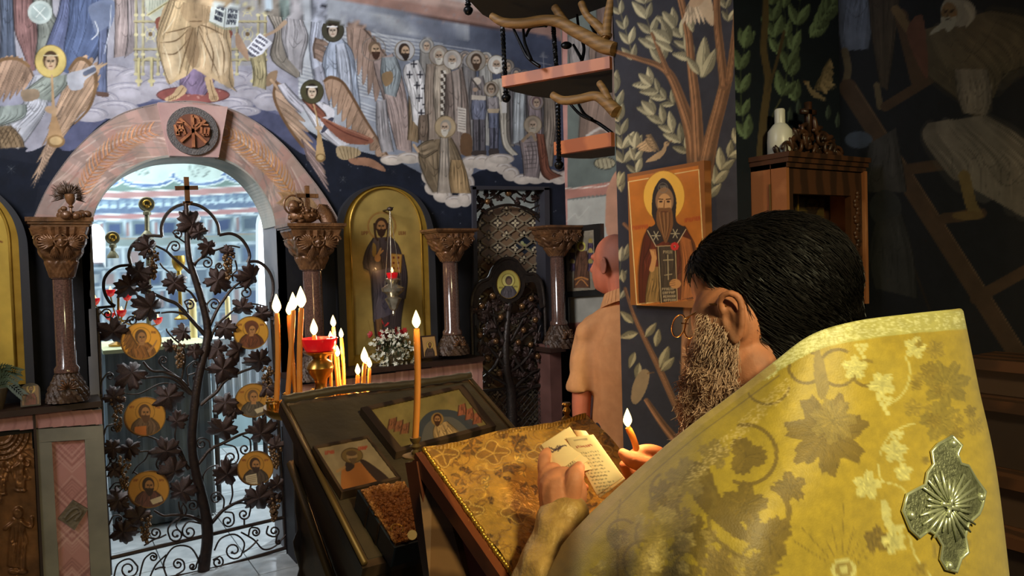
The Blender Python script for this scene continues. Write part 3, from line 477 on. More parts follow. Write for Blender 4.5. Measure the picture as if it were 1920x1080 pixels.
# arch band, proud of the wall, and its soffit
def hitl(pts, off): return [WALL.hit(x, y, off) for x, y in pts]
uvb = np.array([WALL.uv(x, y, .035) for x, y in BAND])
band = painted('trim_1', WALL, (uvb[:, 0].min(), uvb[:, 0].max()), (uvb[:, 1].min(), uvb[:, 1].max()), 0.0042, cb, 'fresco', .035, lambda x, y: inside(x, y, BAND), kind='structure'); band['label'] = 'painted marble arch with palm branches over the gate'
mat('arch_edge', (150, 128, 118), .7, col2=(120, 108, 104), nscale=14); mat('soffit', (126, 130, 124), .7, col2=(158, 150, 140), nscale=9)
A = hitl(OUT, .036); m = MB(); m.strip(A, [a-WN*.04 for a in A], (WALL.at(0, .004)-WALL.at(0, 0))); m.build('arch_edge', 'arch_edge', band)
B = hitl(INN, .036); m = MB(); m.strip(B, [b-WN*.30 for b in B], (0, 0, .012)); m.build('soffit', 'soffit', band, smooth=40)
# jambs below the arch
mat('navy_paint', (36, 33, 36), .65, col2=(27, 25, 29), nscale=6); mat('jamb', (120, 118, 120), .6, col2=(96, 96, 104), nscale=5)
for k, (x, y) in enumerate(((172, 424), (517, 424))):
    p = WALL.hit(x, y); q = p.copy(); q[2] = -.06; sg = -1 if k == 0 else 1; e = WX*sg*.05
    MB().hexa([q, q+e, q+e-WN*.3, q-WN*.3, p, p+e, p+e-WN*.3, p-WN*.3]).build('jamb', 'jamb', wall_back)
# keystone with the round monogram
mat('keystone', (186, 152, 144), .65, col2=(164, 128, 124), nscale=7, bump=.1)
mat('dark_ring', (74, 70, 70), .5, col2=(96, 88, 84), nscale=60, bump=.5, bscale=160); mat('copper', (204, 136, 94), .42, .35, col2=(140, 82, 56), nscale=20); mat('copper_dark', (104, 62, 44), .55)
KS = [(294, 195), (424, 203), (407, 297), (317, 294)]
key = MB().prism(hitl(KS, .035), WN*.045).build('keystone', 'keystone', band, label='pink marble keystone')
def disc(cx, cy, r, off, n=36): # round disc lying on the wall plane
    c = WALL.uv(cx, cy, off); rr = abs(WALL.uv(cx+r, cy, off)[0]-c[0])*.5+abs(WALL.uv(cx, cy-r, off)[1]-c[1])*.5
    return c, rr, [WALL.at(c[0]+rr*math.cos(2*math.pi*k/n), c[1]+rr*math.sin(2*math.pi*k/n), off) for k in range(n)]
c, rr, pts = disc(361, 246, 46, .081); med = MB().prism(pts, WN*.012).build('medallion', 'dark_ring', key, label='round dark medallion with raised letters')
# the medallion is a sub-part of the arch trim; its raised letters are joined with the copper disc
m = MB(); c2, r2, p2 = disc(361, 246, 33, .0935); m.prism(p2, WN*.004)
def bar(u0, v0, u1, v1, w, o=.0985):
    a = WALL.at(c2[0]+u0*r2, c2[1]+v0*r2, o); b = WALL.at(c2[0]+u1*r2, c2[1]+v1*r2, o); d = (b-a)/np.linalg.norm(b-a); e = np.cross(d, WN)*w*r2/2
    m.hexa([a-e, b-e, b+e, a+e, a-e+WN*.012, b-e+WN*.012, b+e+WN*.012, a+e+WN*.012])
m.build('copper_disc', 'copper_dark', key); m = MB()
bar(0, -.95, 0, .92, .16); bar(-.68, -.66, .7, .66, .15); bar(-.68, .66, .7, -.66, .15)
t = np.linspace(-1.57, 1.57, 9); R_ = [(.02+.34*math.cos(a), .56+.30*math.sin(a)) for a in t]
for i in range(8): bar(*R_[i], *R_[i+1], .15)
for a, b in (((-.86, -.25), (-.62, .3)), ((-.62, .3), (-.42, -.25)), ((-.78, -.02), (-.5, -.02)), ((-.9, -.25), (-.74, -.25)), ((-.98, .28), (-.84, -.2))): bar(*a, *b, .12)
for a, b in (((.46, .26), (.46, -.14)), ((.46, -.14), (.62, -.24)), ((.62, -.24), (.66, .2)), ((.66, -.14), (.8, -.22)), ((.8, -.22), (.88, .24))): bar(*a, *b, .12)
bar(.5, .4, .86, .4, .08); bar(-.85, .42, -.45, .42, .08)
m.build('monogram', 'copper', key, label='copper monogram letters on the keystone')
# ================================================================== floor and sanctuary behind the gate
FZ = -0.04
mat('floor_tile', (214, 218, 218), .16, col2=(176, 180, 182), nscale=4, bump=.02, bscale=8); mat('grout', (92, 94, 96), .8)
fl = MB().box((0, 3.2, FZ-.06), (6, 6, .05)).build('floor', 'grout', kind='structure', label='pale tiled floor')
ORG[fl.name] = np.array([0, 3.2, FZ-.11])
tm = bpy.data.meshes.new('tile'); _b = bmesh.new(); bmesh.ops.create_cube(_b, size=1)
bmesh.ops.bevel(_b, geom=_b.edges[:], offset=.012, segments=1, affect='EDGES'); _b.to_mesh(tm); _b.free(); tm.materials.append(MATS['floor_tile'])
ang = math.atan2(WX[1], WX[0]); TS = .42
for i in range(-3, 8):
    for j in range(-7, 7):
        p = WALL.at(i*TS, 0, j*TS); p[2] = FZ-.004
        o = bpy.data.objects.new('tile', tm); COL.objects.link(o); o.parent = fl; o.location = p-ORG[fl.name]; o.rotation_euler = (0, 0, ang); o.scale = (TS-.006, TS-.006, .012)
# apse: half cylinder
UC = WALL.uv(345, 600)[0]+.3; AO = -1.3; AR = 1.75
ca = Cv(40, 150, 700, 760, (150, 172, 176))
def bandp(T, B, c): ca.poly(list(T)+list(B)[::-1], c, sm=0)
X = np.linspace(40, 700, 60); yb = lambda y0, k=1.0: y0-(X-180)*.042*k-10*k*np.clip((X-240)/240, 0, 2)**2*.2+4*np.sin((X-150)/120)*.6
for a in range(150, 360, 5): ca.quad([(40, a), (700, a), (700, a+5), (40, a+5)], np.array([168, 188, 182])+np.array([8, 8, 8])*math.sin(a*.5))
for x in range(60, 680, 26):
    ca.line([(x, 150), (x+6, 240), (x+random.uniform(-8, 8), 335)], 4, (140, 162, 160), .7); ca.line([(x+12, 150), (x+12, 240), (x+14, 330)], 5, (196, 210, 204), .8)
ca.quad([(40, 342), (700, 318), (700, 372), (40, 372)], (104, 128, 122))
for k, x in enumerate(range(80, 680, 98)):
    t = np.linspace(0, math.pi, 12); q = np.stack([x+50*np.cos(t), 330-(x-250)*.03+19*np.sin(t)], 1); ca.poly(np.r_[q, [(x-50, 240), (x+50, 240)]], (180, 198, 192), sm=0)
    ca.line(q, 10, (198, 212, 212), sm=0); ca.line(q, 4, (76, 104, 150), sm=0); ca.ell(x+49, 332-(x-250)*.03, 9, 7, (200, 214, 214)); ca.line([(x+41, 332-(x-250)*.03), (x+57, 332-(x-250)*.03)], 2.5, (76, 104, 150), sm=0)
for cx, cy, r in ((375, 313, 19), (268, 316, 13), (480, 310, 13)):
    ca.ring(cx, cy, r, 1.5, (110, 124, 120)); ca.line([(cx-r*.7, cy), (cx+r*.7, cy)], 1.2, (110, 124, 120)); ca.line([(cx, cy-r*.8), (cx, cy+r*.8)], 1.2, (110, 124, 120))
    for sx in (-1, 1):
        for sy in (-1, 1): ca.ring(cx+sx*r*.42, cy+sy*r*.42, r*.28, 1.2, (120, 132, 128))
def row(y, k=1.0): return np.stack([X, yb(y, k)], 1)
bandp(row(361), row(372), (162, 126, 124)); ca.line(row(360), 2, (214, 220, 220), sm=0); ca.line(row(373), 2, (214, 220, 220), sm=0)
bandp(row(374), row(402), (96, 116, 140))
for k in range(-2, 38):
    x = 60+k*17; f = lambda xx: np.interp(xx, X, yb(388))
    for dy, c in ((-7, (124, 148, 164)), (0, (176, 198, 206)), (7, (88, 106, 134))): ca.quad([(x-8.5, f(x)+dy), (x, f(x)+dy-7), (x+8.5, f(x)+dy), (x, f(x)+dy+7)], c, .9)
bandp(row(403), row(411), (162, 122, 122)); ca.line(row(402), 2, (214, 220, 220), sm=0); ca.line(row(412), 2, (214, 220, 220), sm=0)
bandp(row(413), row(760), (112, 132, 146))
fy = lambda xx, y, k: float(np.interp(xx, X, yb(y, k)))
def pan(x, w, y0, y1, k, c, c2=None, wd=1.8):
    q = [(x, fy(x, y0, k)), (x+w, fy(x+w, y0, k)), (x+w, fy(x+w, y1, k)), (x, fy(x, y1, k))]; ca.quad(q, c); ca.line(q+[q[0]], wd, (186, 202, 208), .9, sm=0)
    if c2 is not None: e = min(w, y1-y0)*.2; q = [(x+e, fy(x, y0, k)+e), (x+w-e, fy(x+w, y0, k)+e), (x+w-e, fy(x+w, y1, k)-e), (x+e, fy(x, y1, k)-e)]; ca.quad(q, c2); ca.line(q+[q[0]], 1, (70, 88, 112), .7, sm=0)
x = 44
while x < 700: pan(x, 36, 415, 446, .95, (98, 116, 124), random.choice([(52, 70, 104), (60, 78, 112), (70, 88, 104)])); pan(x+39, 9, 417, 446, .95, (150, 160, 160), (140, 112, 110), 1.2); x += 51
bandp(row(447, .8), row(462, .8), (122, 138, 138)); ca.line(row(448, .8), 2, (150, 132, 110), .8, sm=0); ca.line(row(463, .8), 2, (190, 204, 208), .9, sm=0)
for r, (y0, h, k) in enumerate(((465, 40, .7), (507, 34, .5), (543, 40, .4), (585, 34, .3), (621, 40, .2), (663, 40, .1), (705, 50, .1))):
    x = 40+random.uniform(-20, 0)
    while x < 700: w = random.choice([14, 26, 34, 44]); pan(x, w, y0, y0+h-3, k, random.choice([(104, 122, 134), (122, 138, 146), (138, 150, 154), (92, 108, 122)]), random.choice([None, (66, 84, 116), (84, 102, 126), (148, 158, 162), (136, 122, 122)])); x += w+3
ca.noise(.08, 20, 9)
th = np.linspace(-1.72, 1.72, 260); vv = np.linspace(FZ-.1, 3.6, 250)
TH, VV = np.meshgrid(th, vv); TH = TH.ravel(); VV = VV.ravel()
W = WALL.o+(UC+AR*np.sin(TH))[:, None]*WX+(AO-AR*np.cos(TH))[:, None]*WN+VV[:, None]*Z
px, py = proj(W); mat('apse_paint', 'Col', .7, noise=.06, nscale=8)
L0 = WALL.at(UC, 0, AO-AR); me = fast_mesh('wall_apse', W-L0, grid_faces(260, 250)); set_col(me, lin(np.clip(ca.sample(px, py), 0, 255))); me.shade_smooth()
o = link('wall_apse', me, 'apse_paint', None, L0); tag(o, 'curved sanctuary wall painted with blocks and draped curtains', kind='structure')
mat('plain_wall', (120, 128, 134), .8, col2=(104, 112, 120), nscale=3)
m = MB()
for s in (-1,): m.box(WALL.at(UC+s*(AR+.03), 1.8, (AO-.3)/2-.0), (.03, abs(AO)/2+.1, 1.8), (WX, WN, Z))
m.strip([WALL.at(UC+AR-.0, z_, AO-.28) for z_ in (0, 3.6)], [WALL.at(WALL.uv(640, 600)[0], z_, -.30) for z_ in (0, 3.6)], WX*.03)
m.build('wall_sanctuary', 'plain_wall', kind='structure', label='plain side walls of the sanctuary')
def on_apse(px, py, dr=0.0):  # where a sight line meets the apse cylinder (radius shrunk by dr)
    r = ray(px, py); c0 = WALL.at(UC, 0, AO)[:2]; d = r[:2]; o = CAM[:2]-c0; a = d@d; b = 2*o@d; c = o@o-(AR-dr)**2; t = (-b+math.sqrt(max(b*b-4*a*c, 0)))/(2*a); return CAM+t*r
# bright windows of the sanctuary
mat('window_glow', (240, 246, 255), .5, emit=(236, 244, 255), estr=3.2); mat('window_reveal', (206, 212, 214), .6)
for n, (xa, xb, yt, ybm, ar) in enumerate(((486, 528, 400, 612, 26), (160, 192, 424, 492, 22))):
    pts = [(xa, ybm), (xa, yt+ar)]+[((xa+xb)/2-(xb-xa)/2*math.cos(a), yt+ar-ar*math.sin(a)) for a in np.linspace(0, math.pi, 9)][1:-1]+[(xb, yt+ar), (xb, ybm)]
    w = MB(); c = np.mean([on_apse(x, y, .02) for x, y in pts], 0); P3 = [on_apse(x, y, .03) for x, y in pts]; inw = WALL.at(UC, c[2], AO)-c; inw /= np.linalg.norm(inw)
    win = w.prism(P3, inw*.01).build('window_%d' % (n+1), 'window_glow', kind='structure', label=('tall bright arched window of the sanctuary behind the gate', 'small bright arched window beside the left capital')[n]); ORG[win.name] = np.array(win.location)
    cc = np.mean(P3, 0); out = [cc+(p-cc)*1.22 for p in P3]; m = MB(); m.strip(P3, out, inw*.03); m.build('window_frame', 'window_reveal', win)
# altar table under cloth
mat('altar_cloth', (104, 108, 106), .85, col2=(92, 96, 96), nscale=6); mat('altar_top', (206, 206, 160), .6, col2=(188, 192, 150), nscale=8); mat('white_cloth', (200, 208, 214), .8)
tA = WALL.hit(204, 652, -1.0); tB = WALL.hit(384, 648, -1.0); zt = (tA[2]+tB[2])/2
alt = thing('altar_table', WALL.at((WALL.uv(204, 652, -1.0)[0]+WALL.uv(384, 648, -1.0)[0])/2, FZ, -1.4), 'cloth-covered altar table seen through the gate, left of the trunk', 'altar table')
ua, ub = WALL.uv(196, 652, -1.0)[0], WALL.uv(392, 648, -1.0)[0]
m = MB(); n = 40; tp = []; bt = []
per = [(ua+(ub-ua)*t, -1.0) for t in np.linspace(0, 1, n)]+[(ub, -1.0-.7*t) for t in np.linspace(0, 1, 20)][1:]
for k, (u, o_) in enumerate(per): wv = .012*math.sin(k*1.7); tp.append(WALL.at(u, zt-.02, o_)); bt.append(WALL.at(u+(wv if k >= n else 0), FZ+.02, o_+(wv if k < n else 0)))
m.strip(tp, bt, -WN*.01); m.box(WALL.at((ua+ub)/2, (zt+FZ)/2-.02, -1.37), ((ub-ua)/2-.02, .34, (zt-FZ)/2-.03), (WX, WN, Z)); m.build('cloth_skirt', 'altar_cloth', alt, smooth=40)
MB().box(WALL.at((ua+ub)/2, zt-.01, -1.36), ((ub-ua)/2+.01, .375, .012), (WX, WN, Z)).build('table_top', 'altar_top', alt)
uc2 = WALL.uv(450, 640, -1.25)[0]
st = thing('side_table', WALL.at(uc2, FZ, -1.5), 'small table under a bluish white cloth, right of the gate trunk', 'table'); m = MB(); zt2 = WALL.hit(450, 636, -1.3)[2]; A = []; B = []
for k in range(33): u = uc2-.19+.38*k/32; A.append(WALL.at(u, zt2, -1.3)); B.append(WALL.at(u, zt2-.52, -1.28+.012*math.sin(k*1.3)))
m.strip(A, B, -WN*.012); m.box(WALL.at(uc2, zt2+.006, -1.5), (.2, .2, .008), (WX, WN, Z)); m.build('cloth', 'white_cloth', st, smooth=40)
m = MB()
for a in (-.17, .17):
    for b in (-1.34, -1.66): m.tube([WALL.at(uc2+a, FZ, b), WALL.at(uc2+a, zt2, b)], .018)
m.build('leg', mat('dark_wood', (58, 40, 28), .5, col2=(40, 27, 19), wave=(3, 6, 'X')), st)
# altar furnishings (each stands on the altar)
mat('brass', (196, 150, 72), .28, .9, col2=(150, 106, 48), nscale=14); mat('red_glass', (190, 20, 28), .15, emit=(190, 20, 24), estr=.35, coat=.5); mat('silver', (206, 194, 172), .24, .8, col2=(140, 126, 106), nscale=30)
mat('flame', (255, 220, 140), .5, emit=(255, 214, 132), estr=3.0)
mat('flame_core', (255, 240, 200), .5, emit=(255, 222, 146), estr=3.6)
mat('wax', (206, 134, 54), .45, col2=(190, 112, 40), nscale=8, sss=.25); mat('wick', (30, 24, 20), .9); mat('pale_wax', (226, 206, 150), .5, sss=.2)
def flame(mb, p, h, r):
    prof = [(r*a, h*b) for a, b in ((.25, -.12), (.62, 0), (.95, .16), (1, .3), (.82, .5), (.5, .72), (.22, .9), (.04, 1.0))]; mb.lathe(prof, p, 10)
ao = lambda x, y, o_=-1.25: WALL.hit(x, y, o_)
cs = thing('candelabrum', np.array([*ao(222, 640)[:2], zt+.004]), 'branched brass lamp stand with red glass cups on the altar', 'candelabrum')
b0 = ao(222, 632); b0[2] = zt+.004; top = ao(222, 540); m = MB(); m.lathe([(.06, 0), (.062, .012), (.02, .03), (.012, .08), (.02, .1), (.01, .12)], b0, 14); m.tube([b0+Z*.1, top], .008); m.build('stem', 'brass', cs, smooth=50)
for x, y in ((178, 564), (207, 548), (238, 556), (228, 586), (205, 592), (262, 572), (296, 600)):
    p = ao(x, y); j = b0+(top-b0)*.45; m = MB(); m.tube(catmull([j, (j+p)/2-Z*.05, p-Z*.03], 6), .005, 6); arm = m.build('arm', 'brass', cs)
    c_ = MB().lathe([(.008, -.03), (.02, -.02), (.03, 0), (.032, .018), (.028, .016), (.01, -.012)], p, 12).build('glass_cup', 'red_glass', arm, smooth=50)
    m = MB(); flame(m, p+Z*.012, .03, .008); m.build('flame', 'flame', arm, smooth=True)
mat('gold_paint', (206, 164, 70), .32, .75, col2=(180, 136, 50), nscale=10); mat('olive_disc', (126, 118, 86), .5, .3, col2=(90, 86, 66), nscale=22)
def fan(nm, cx, cy, r, yb_, lab, o_=-1.5):
    p = ao(cx, cy, o_); q = ao(cx+1, yb_, o_); rr = r*np.linalg.norm(ao(cx+1, cy, o_)-p); t = thing(nm, q, lab, 'liturgical fan')
    m = MB(); m.lathe([(rr*.9, -.012), (rr, -.008), (rr, .008), (rr*.9, .012), (rr*.7, .008)], p, 24, (WX, Z, WN)); d = m.build('disc', 'olive_disc', t, smooth=40)
    m = MB(); tt = np.linspace(-.6, 3.7, 14); m.tube([p+WN*.014+rr*.42*(math.cos(a)*WX+(math.sin(a)+.1)*Z) for a in tt], rr*.13, 6); m.sph(p+WN*.012-Z*rr*.3, rr*.3, sc=(1, .3, .8), ax=(WX, WN, Z)); m.build('gilt_halo', 'gold_paint', d, smooth=True)
    m = MB(); m.tube([p-Z*rr, q], rr*.32 if r > 13 else rr*.2, 8); m.lathe([(rr*.5, -.02), (rr*.5, 0), (rr*.3, .01)], p-Z*rr*1.05, 10); m.lathe([(rr*.8, 0), (rr*.8, .015), (rr*.3, .05)], q, 12); m.build('pole', 'olive_disc', t, smooth=40)
fan('liturgical_fan', 275, 383, 15.5, 446, 'tall round-headed fan on a thick pole behind the altar'); fan('liturgical_fan', 211, 446, 14, 484, 'small round gilt fan on a short stand by the left window'); fan('liturgical_fan', 278, 460, 15, 640, 'round gilt fan partly hidden by the left mid lobe of the gate', -1.4)
for (x, y0, y1, r, lab) in ((429, 555, 628, 5, 'yellow candle behind the right branches of the gate'), (364, 560, 640, 7, 'thick pale candle behind the gate trunk')):
    p, q = ao(x, y0, -1.5), ao(x, y1, -1.5); k = np.linalg.norm(ao(x+1, y0, -1.5)-p); t = thing('altar_candle', q, lab, 'candle'); MB().lathe([(r*k, 0), (r*k, (p-q)[2]*.98), (r*k*.5, (p-q)[2])], q, 12).build('wax', 'pale_wax', t, smooth=40); MB().tube([p, p+Z*.012], .002, 5).build('wick', 'wick', t)
p = ao(336, 520, -1.4); ch = thing('chalice', p, 'gilt chalice between the gate trunk and upper left branch', 'chalice'); k = np.linalg.norm(ao(337, 520, -1.4)-p)
MB().lathe([(13*k, -.30), (13*k, -.29), (4*k, -.27), (3*k, 0), (6*k, 4*k), (4*k, 9*k), (4*k, 14*k)], p, 14).build('foot', 'gold_paint', ch, smooth=40); MB().lathe([(4*k, 13*k), (10*k, 20*k), (13*k, 32*k), (12*k, 44*k), (11*k, 44*k), (11*k, 30*k)], p, 16).build('bowl', 'gold_paint', ch, smooth=40)
# ================================================================== wrought-iron vine gate
GO = -.05
def G(x, y, o=0.0): return WALL.hit(x, y, GO+o)
GK = lambda x, y: np.linalg.norm(G(x+1, y)-G(x, y))*.5+np.linalg.norm(G(x, y+1)-G(x, y))*.5
mat('iron', (44, 35, 32), .42, .55, col2=(62, 46, 38), nscale=30, bump=.25, bscale=90); mat('iron_leaf', (80, 56, 48), .4, .5, col2=(36, 28, 26), nscale=16, bump=.3, bscale=60); mat('iron_grape', (124, 92, 58), .36, .5, col2=(84, 60, 40), nscale=40); mat('bronze', (116, 76, 46), .4, .6, col2=(74, 48, 30), nscale=20)
gate = thing('vine_gate', G(372, 1074)*np.array([1, 1, 0])+Z*FZ, 'black wrought-iron double gate shaped as a grapevine with round icons', 'gate')
def gtube(pts, w, name, m='iron', n=7, seg=8, o=0.0, lab=None, par=None):
    q = catmull(pts, n) if len(pts) > 2 else np.array(pts, float); k = GK(*pts[0]); ws = np.interp(np.linspace(0, 1, len(q)), np.linspace(0, 1, len(w)), w) if hasattr(w, '__len__') else np.full(len(q), w)
    return MB().tube([G(x, y, o) for x, y in q], ws*k/2, seg).build(name, m, par or gate, label=lab, smooth=50)
# frame: stiles, trefoil head, cross, rails
fr = [(207, 1078), (203, 1000), (196, 880), (190, 740), (186, 640), (183, 577)]
gtube(fr, 7, 'left_stile', seg=6); gtube([(183, 577), (216, 574)], 6, 'shoulder', seg=6)
gtube([(216, 574), (205, 566), (197, 551), (194, 536), (197, 520), (208, 507), (224, 499), (246, 497)], 6.5, 'lobe', seg=6); gtube([(246, 497), (242, 480), (246, 464), (258, 451), (276, 442), (304, 443)], 6.5, 'lobe', seg=6)
gtube([(304, 444), (303, 425), (311, 404), (327, 389), (350, 382), (374, 386), (394, 400), (408, 420), (411, 441)], 6.5, 'lobe', seg=6); gtube([(411, 441), (432, 438), (450, 446), (463, 463), (468, 480), (464, 492)], 6.5, 'lobe', seg=6)
gtube([(464, 491), (484, 491), (500, 503), (510, 522), (512, 545), (508, 566)], 6.5, 'lobe', seg=6); gtube([(508, 566), (516, 700), (526, 860), (536, 1024)], 7, 'right_stile', seg=6)
gtube([(209, 1046), (540, 968)], 8, 'upper_rail', seg=6); gtube([(209, 1100), (377, 1072), (546, 1024)], 8, 'lower_rail', seg=6)
m = MB(); k = GK(350, 360)
for (x0, y0, x1, y1, w) in ((349, 332, 352, 385, 9), (328, 353, 371, 352, 8), (343, 379, 361, 379, 3)):
    a, b = G(x0, y0, .01), G(x1, y1, .01); d = (b-a)/np.linalg.norm(b-a); e = np.cross(d, WN)*w*k/2; m.hexa([a-e-WN*.008, b-e-WN*.008, b+e-WN*.008, a+e-WN*.008, a-e+WN*.008, b-e+WN*.008, b+e+WN*.008, a+e+WN*.008])
m.build('cross', 'bronze', gate, label='bronze cross on top of the gate')
gtube([(349, 382), (351, 420), (352, 460), (356, 490), (364, 516), (374, 548), (384, 585), (389, 615), (388, 640), (381, 670), (374, 700), (368, 735), (364, 770), (360, 815), (361, 850), (368, 890), (378, 930), (387, 975), (389, 1010), (385, 1045), (381, 1076)], [9, 11, 11, 12, 13, 14, 14, 15, 16, 17, 17, 18, 18, 18, 18, 19, 20, 22, 22, 22, 24], 'trunk', n=4, seg=12, o=.01)
BR = [([(357, 512), (342, 498), (327, 485), (312, 471), (292, 461)], 6), ([(362, 497), (374, 486), (390, 474), (408, 468), (430, 461), (450, 464)], 5), ([(384, 628), (370, 612), (354, 594), (333, 571), (312, 562), (295, 554), (268, 543), (240, 545)], 8), ([(349, 590), (334, 586), (318, 585), (302, 587)], 5), ([(369, 566), (358, 549), (344, 540)], 5), ([(360, 740), (350, 725), (337, 711), (322, 703), (306, 697), (284, 695), (268, 678)], 7), ([(356, 738), (344, 725), (327, 712), (310, 707), (292, 707), (268, 710)], 6), ([(340, 712), (344, 690), (347, 672), (342, 650), (326, 635), (314, 622), (312, 616)], 4.5), ([(391, 617), (400, 596), (410, 576), (421, 560), (432, 545), (448, 531), (470, 522)], 7), ([(394, 640), (400, 622), (412, 604), (426, 592), (440, 580)], 6), ([(376, 760), (390, 748), (406, 735), (420, 716), (440, 703), (456, 696), (480, 688)], 8), ([(420, 716), (408, 732), (409, 700)], 4), ([(370, 872), (380, 860), (390, 847), (402, 838), (418, 831), (436, 822), (454, 814), (476, 808)], 8), ([(354, 880), (346, 868), (337, 856), (326, 846)], 7), ([(352, 878), (342, 852), (332, 836), (306, 829), (276, 818), (258, 821)], 5), ([(290, 847), (274, 846), (254, 848)], 4.5), ([(393, 985), (406, 970), (418, 957), (436, 946), (454, 938), (476, 931)], 8), ([(381, 980), (362, 970), (343, 966), (322, 966), (306, 967), (288, 957)], 7), ([(344, 967), (337, 955), (335, 940)], 5), ([(346, 968), (350, 955), (342, 942)], 4), ([(330, 838), (328, 815), (331, 800)], 4), ([(345, 1005), (330, 985), (345, 968)], 3), ([(472, 808), (500, 806), (522, 800)], 5), ([(300, 586), (262, 592), (240, 602), (222, 612)], 4.5), ([(440, 578), (470, 570), (498, 574)], 4), ([(356, 740), (330, 722), (300, 720), (262, 738), (236, 738)], 3.5), ([(388, 655), (404, 655)], 4), ([(380, 690), (400, 696), (416, 694)], 5), ([(382, 650), (366, 660), (352, 668)], 4)]
for pts, w in BR: gtube(pts, [w, w*.85, w*.6], 'branch', o=.012)
def scroll(pts, c, w=3.4, turns=1.25, name='scroll', o=.008):
    pts = [np.array(p, float) for p in catmull(pts, 5)] if len(pts) > 2 else [np.array(p, float) for p in pts]
    if c is not None:
        c = np.array(c, float); l = pts[-1]; tn = l-pts[-2]; rv = l-c; r = np.hypot(*rv); a = math.atan2(rv[1], rv[0]); sg = 1 if (rv[0]*tn[1]-rv[1]*tn[0]) > 0 else -1
        for t in np.linspace(0, 1, 18)[1:]: rr = r*(1-.72*t); an = a+sg*t*turns*2*math.pi; pts.append(c+rr*np.array([math.cos(an), math.sin(an)]))
    k = GK(*pts[0]); m = MB().tube([G(x, y, o) for x, y in pts], w*k/2, 6)
    if c is not None: m.sph(G(*pts[-1], o), w*k*.85, 8, 6)
    return m.build(name, 'iron', gate, smooth=60)
SCR = [([(322, 482), (313, 470), (318, 457)], (328, 463)), ([(365, 500), (372, 488), (385, 482)], (388, 493)), ([(318, 535), (320, 515), (306, 502), (300, 493)], None), ([(437, 527), (436, 515), (444, 505), (441, 488)], None), ([(404, 514), (405, 502)], (411, 499)), ([(347, 455), (336, 447), (324, 436)], (333, 440)), ([(187, 606), (185, 592), (192, 584)], (201, 589)), ([(228, 612), (238, 600)], (248, 602)), ([(352, 595), (352, 578), (346, 566)], (355, 572)), ([(393, 585), (388, 572), (395, 562)], (402, 571)), ([(440, 541), (454, 538)], (460, 549)), ([(190, 738), (191, 716), (199, 702)], (206, 706)), ([(330, 704), (308, 690), (298, 680)], (306, 676)), ([(352, 708), (350, 690), (360, 680)], (366, 684)), ([(354, 724), (352, 706), (361, 701)], (367, 708)), ([(195, 816), (200, 800), (210, 796)], (213, 803)), ([(394, 850), (393, 830), (385, 823)], (378, 832)), ([(420, 833), (440, 838), (447, 853)], (433, 858)), ([(455, 817), (468, 824), (470, 838)], (459, 842)), ([(381, 910), (382, 890), (394, 876), (410, 872)], None), ([(330, 868), (316, 881), (303, 882)], (304, 869)), ([(205, 918), (213, 907)], (221, 914)), ([(418, 957), (420, 937), (411, 924)], (405, 934)), ([(430, 948), (436, 928), (434, 906)], None), ([(456, 936), (466, 924), (471, 908)], None), ([(421, 960), (436, 962), (439, 976)], (427, 977)), ([(436, 946), (455, 943), (469, 950), (468, 962)], (457, 964)), ([(458, 972), (458, 984)], None), ([(345, 968), (328, 975), (315, 992), (319, 1010)], (330, 1002)), ([(378, 982), (354, 978), (343, 990)], (355, 997)), ([(344, 964), (341, 950), (350, 940), (364, 938)], (361, 948)), ([(278, 1008), (292, 1010)], (291, 999)), ([(270, 1023), (288, 1012), (300, 1008), (312, 1002)], None), ([(213, 1086), (221, 1058), (243, 1048), (258, 1062)], (241, 1067)), ([(262, 1080), (270, 1050), (284, 1037)], (287, 1045)), ([(312, 1080), (307, 1055), (326, 1026), (356, 1026), (372, 1050), (372, 1066)], None), ([(330, 1078), (345, 1068), (345, 1055)], (334, 1058)), ([(376, 1040), (368, 1060)], (361, 1062)), ([(402, 1032), (414, 1010), (440, 1002), (458, 1018), (452, 1042)], (438, 1032)), ([(399, 1050), (412, 1043)], (408, 1054)), ([(452, 998), (476, 1012), (494, 1030), (516, 1024), (536, 1002)], None), ([(466, 1004), (470, 990), (482, 990)], (479, 998)), ([(503, 986), (500, 1000), (510, 1006)], (514, 996)), ([(520, 1002), (517, 1016)], (522, 1016)), ([(280, 1085), (292, 1060), (312, 1040)], None), ([(290, 1068), (300, 1064), (310, 1064)], None), ([(456, 1036), (470, 1026), (484, 1012)], None), ([(196, 880), (206, 868), (204, 858)], (212, 862)), ([(204, 985), (212, 968), (222, 966)], (222, 974)), ([(248, 888), (258, 874), (272, 862), (280, 846)], None), ([(250, 884), (262, 894), (256, 905)], None)]
for pts, c in SCR: scroll(pts, c)
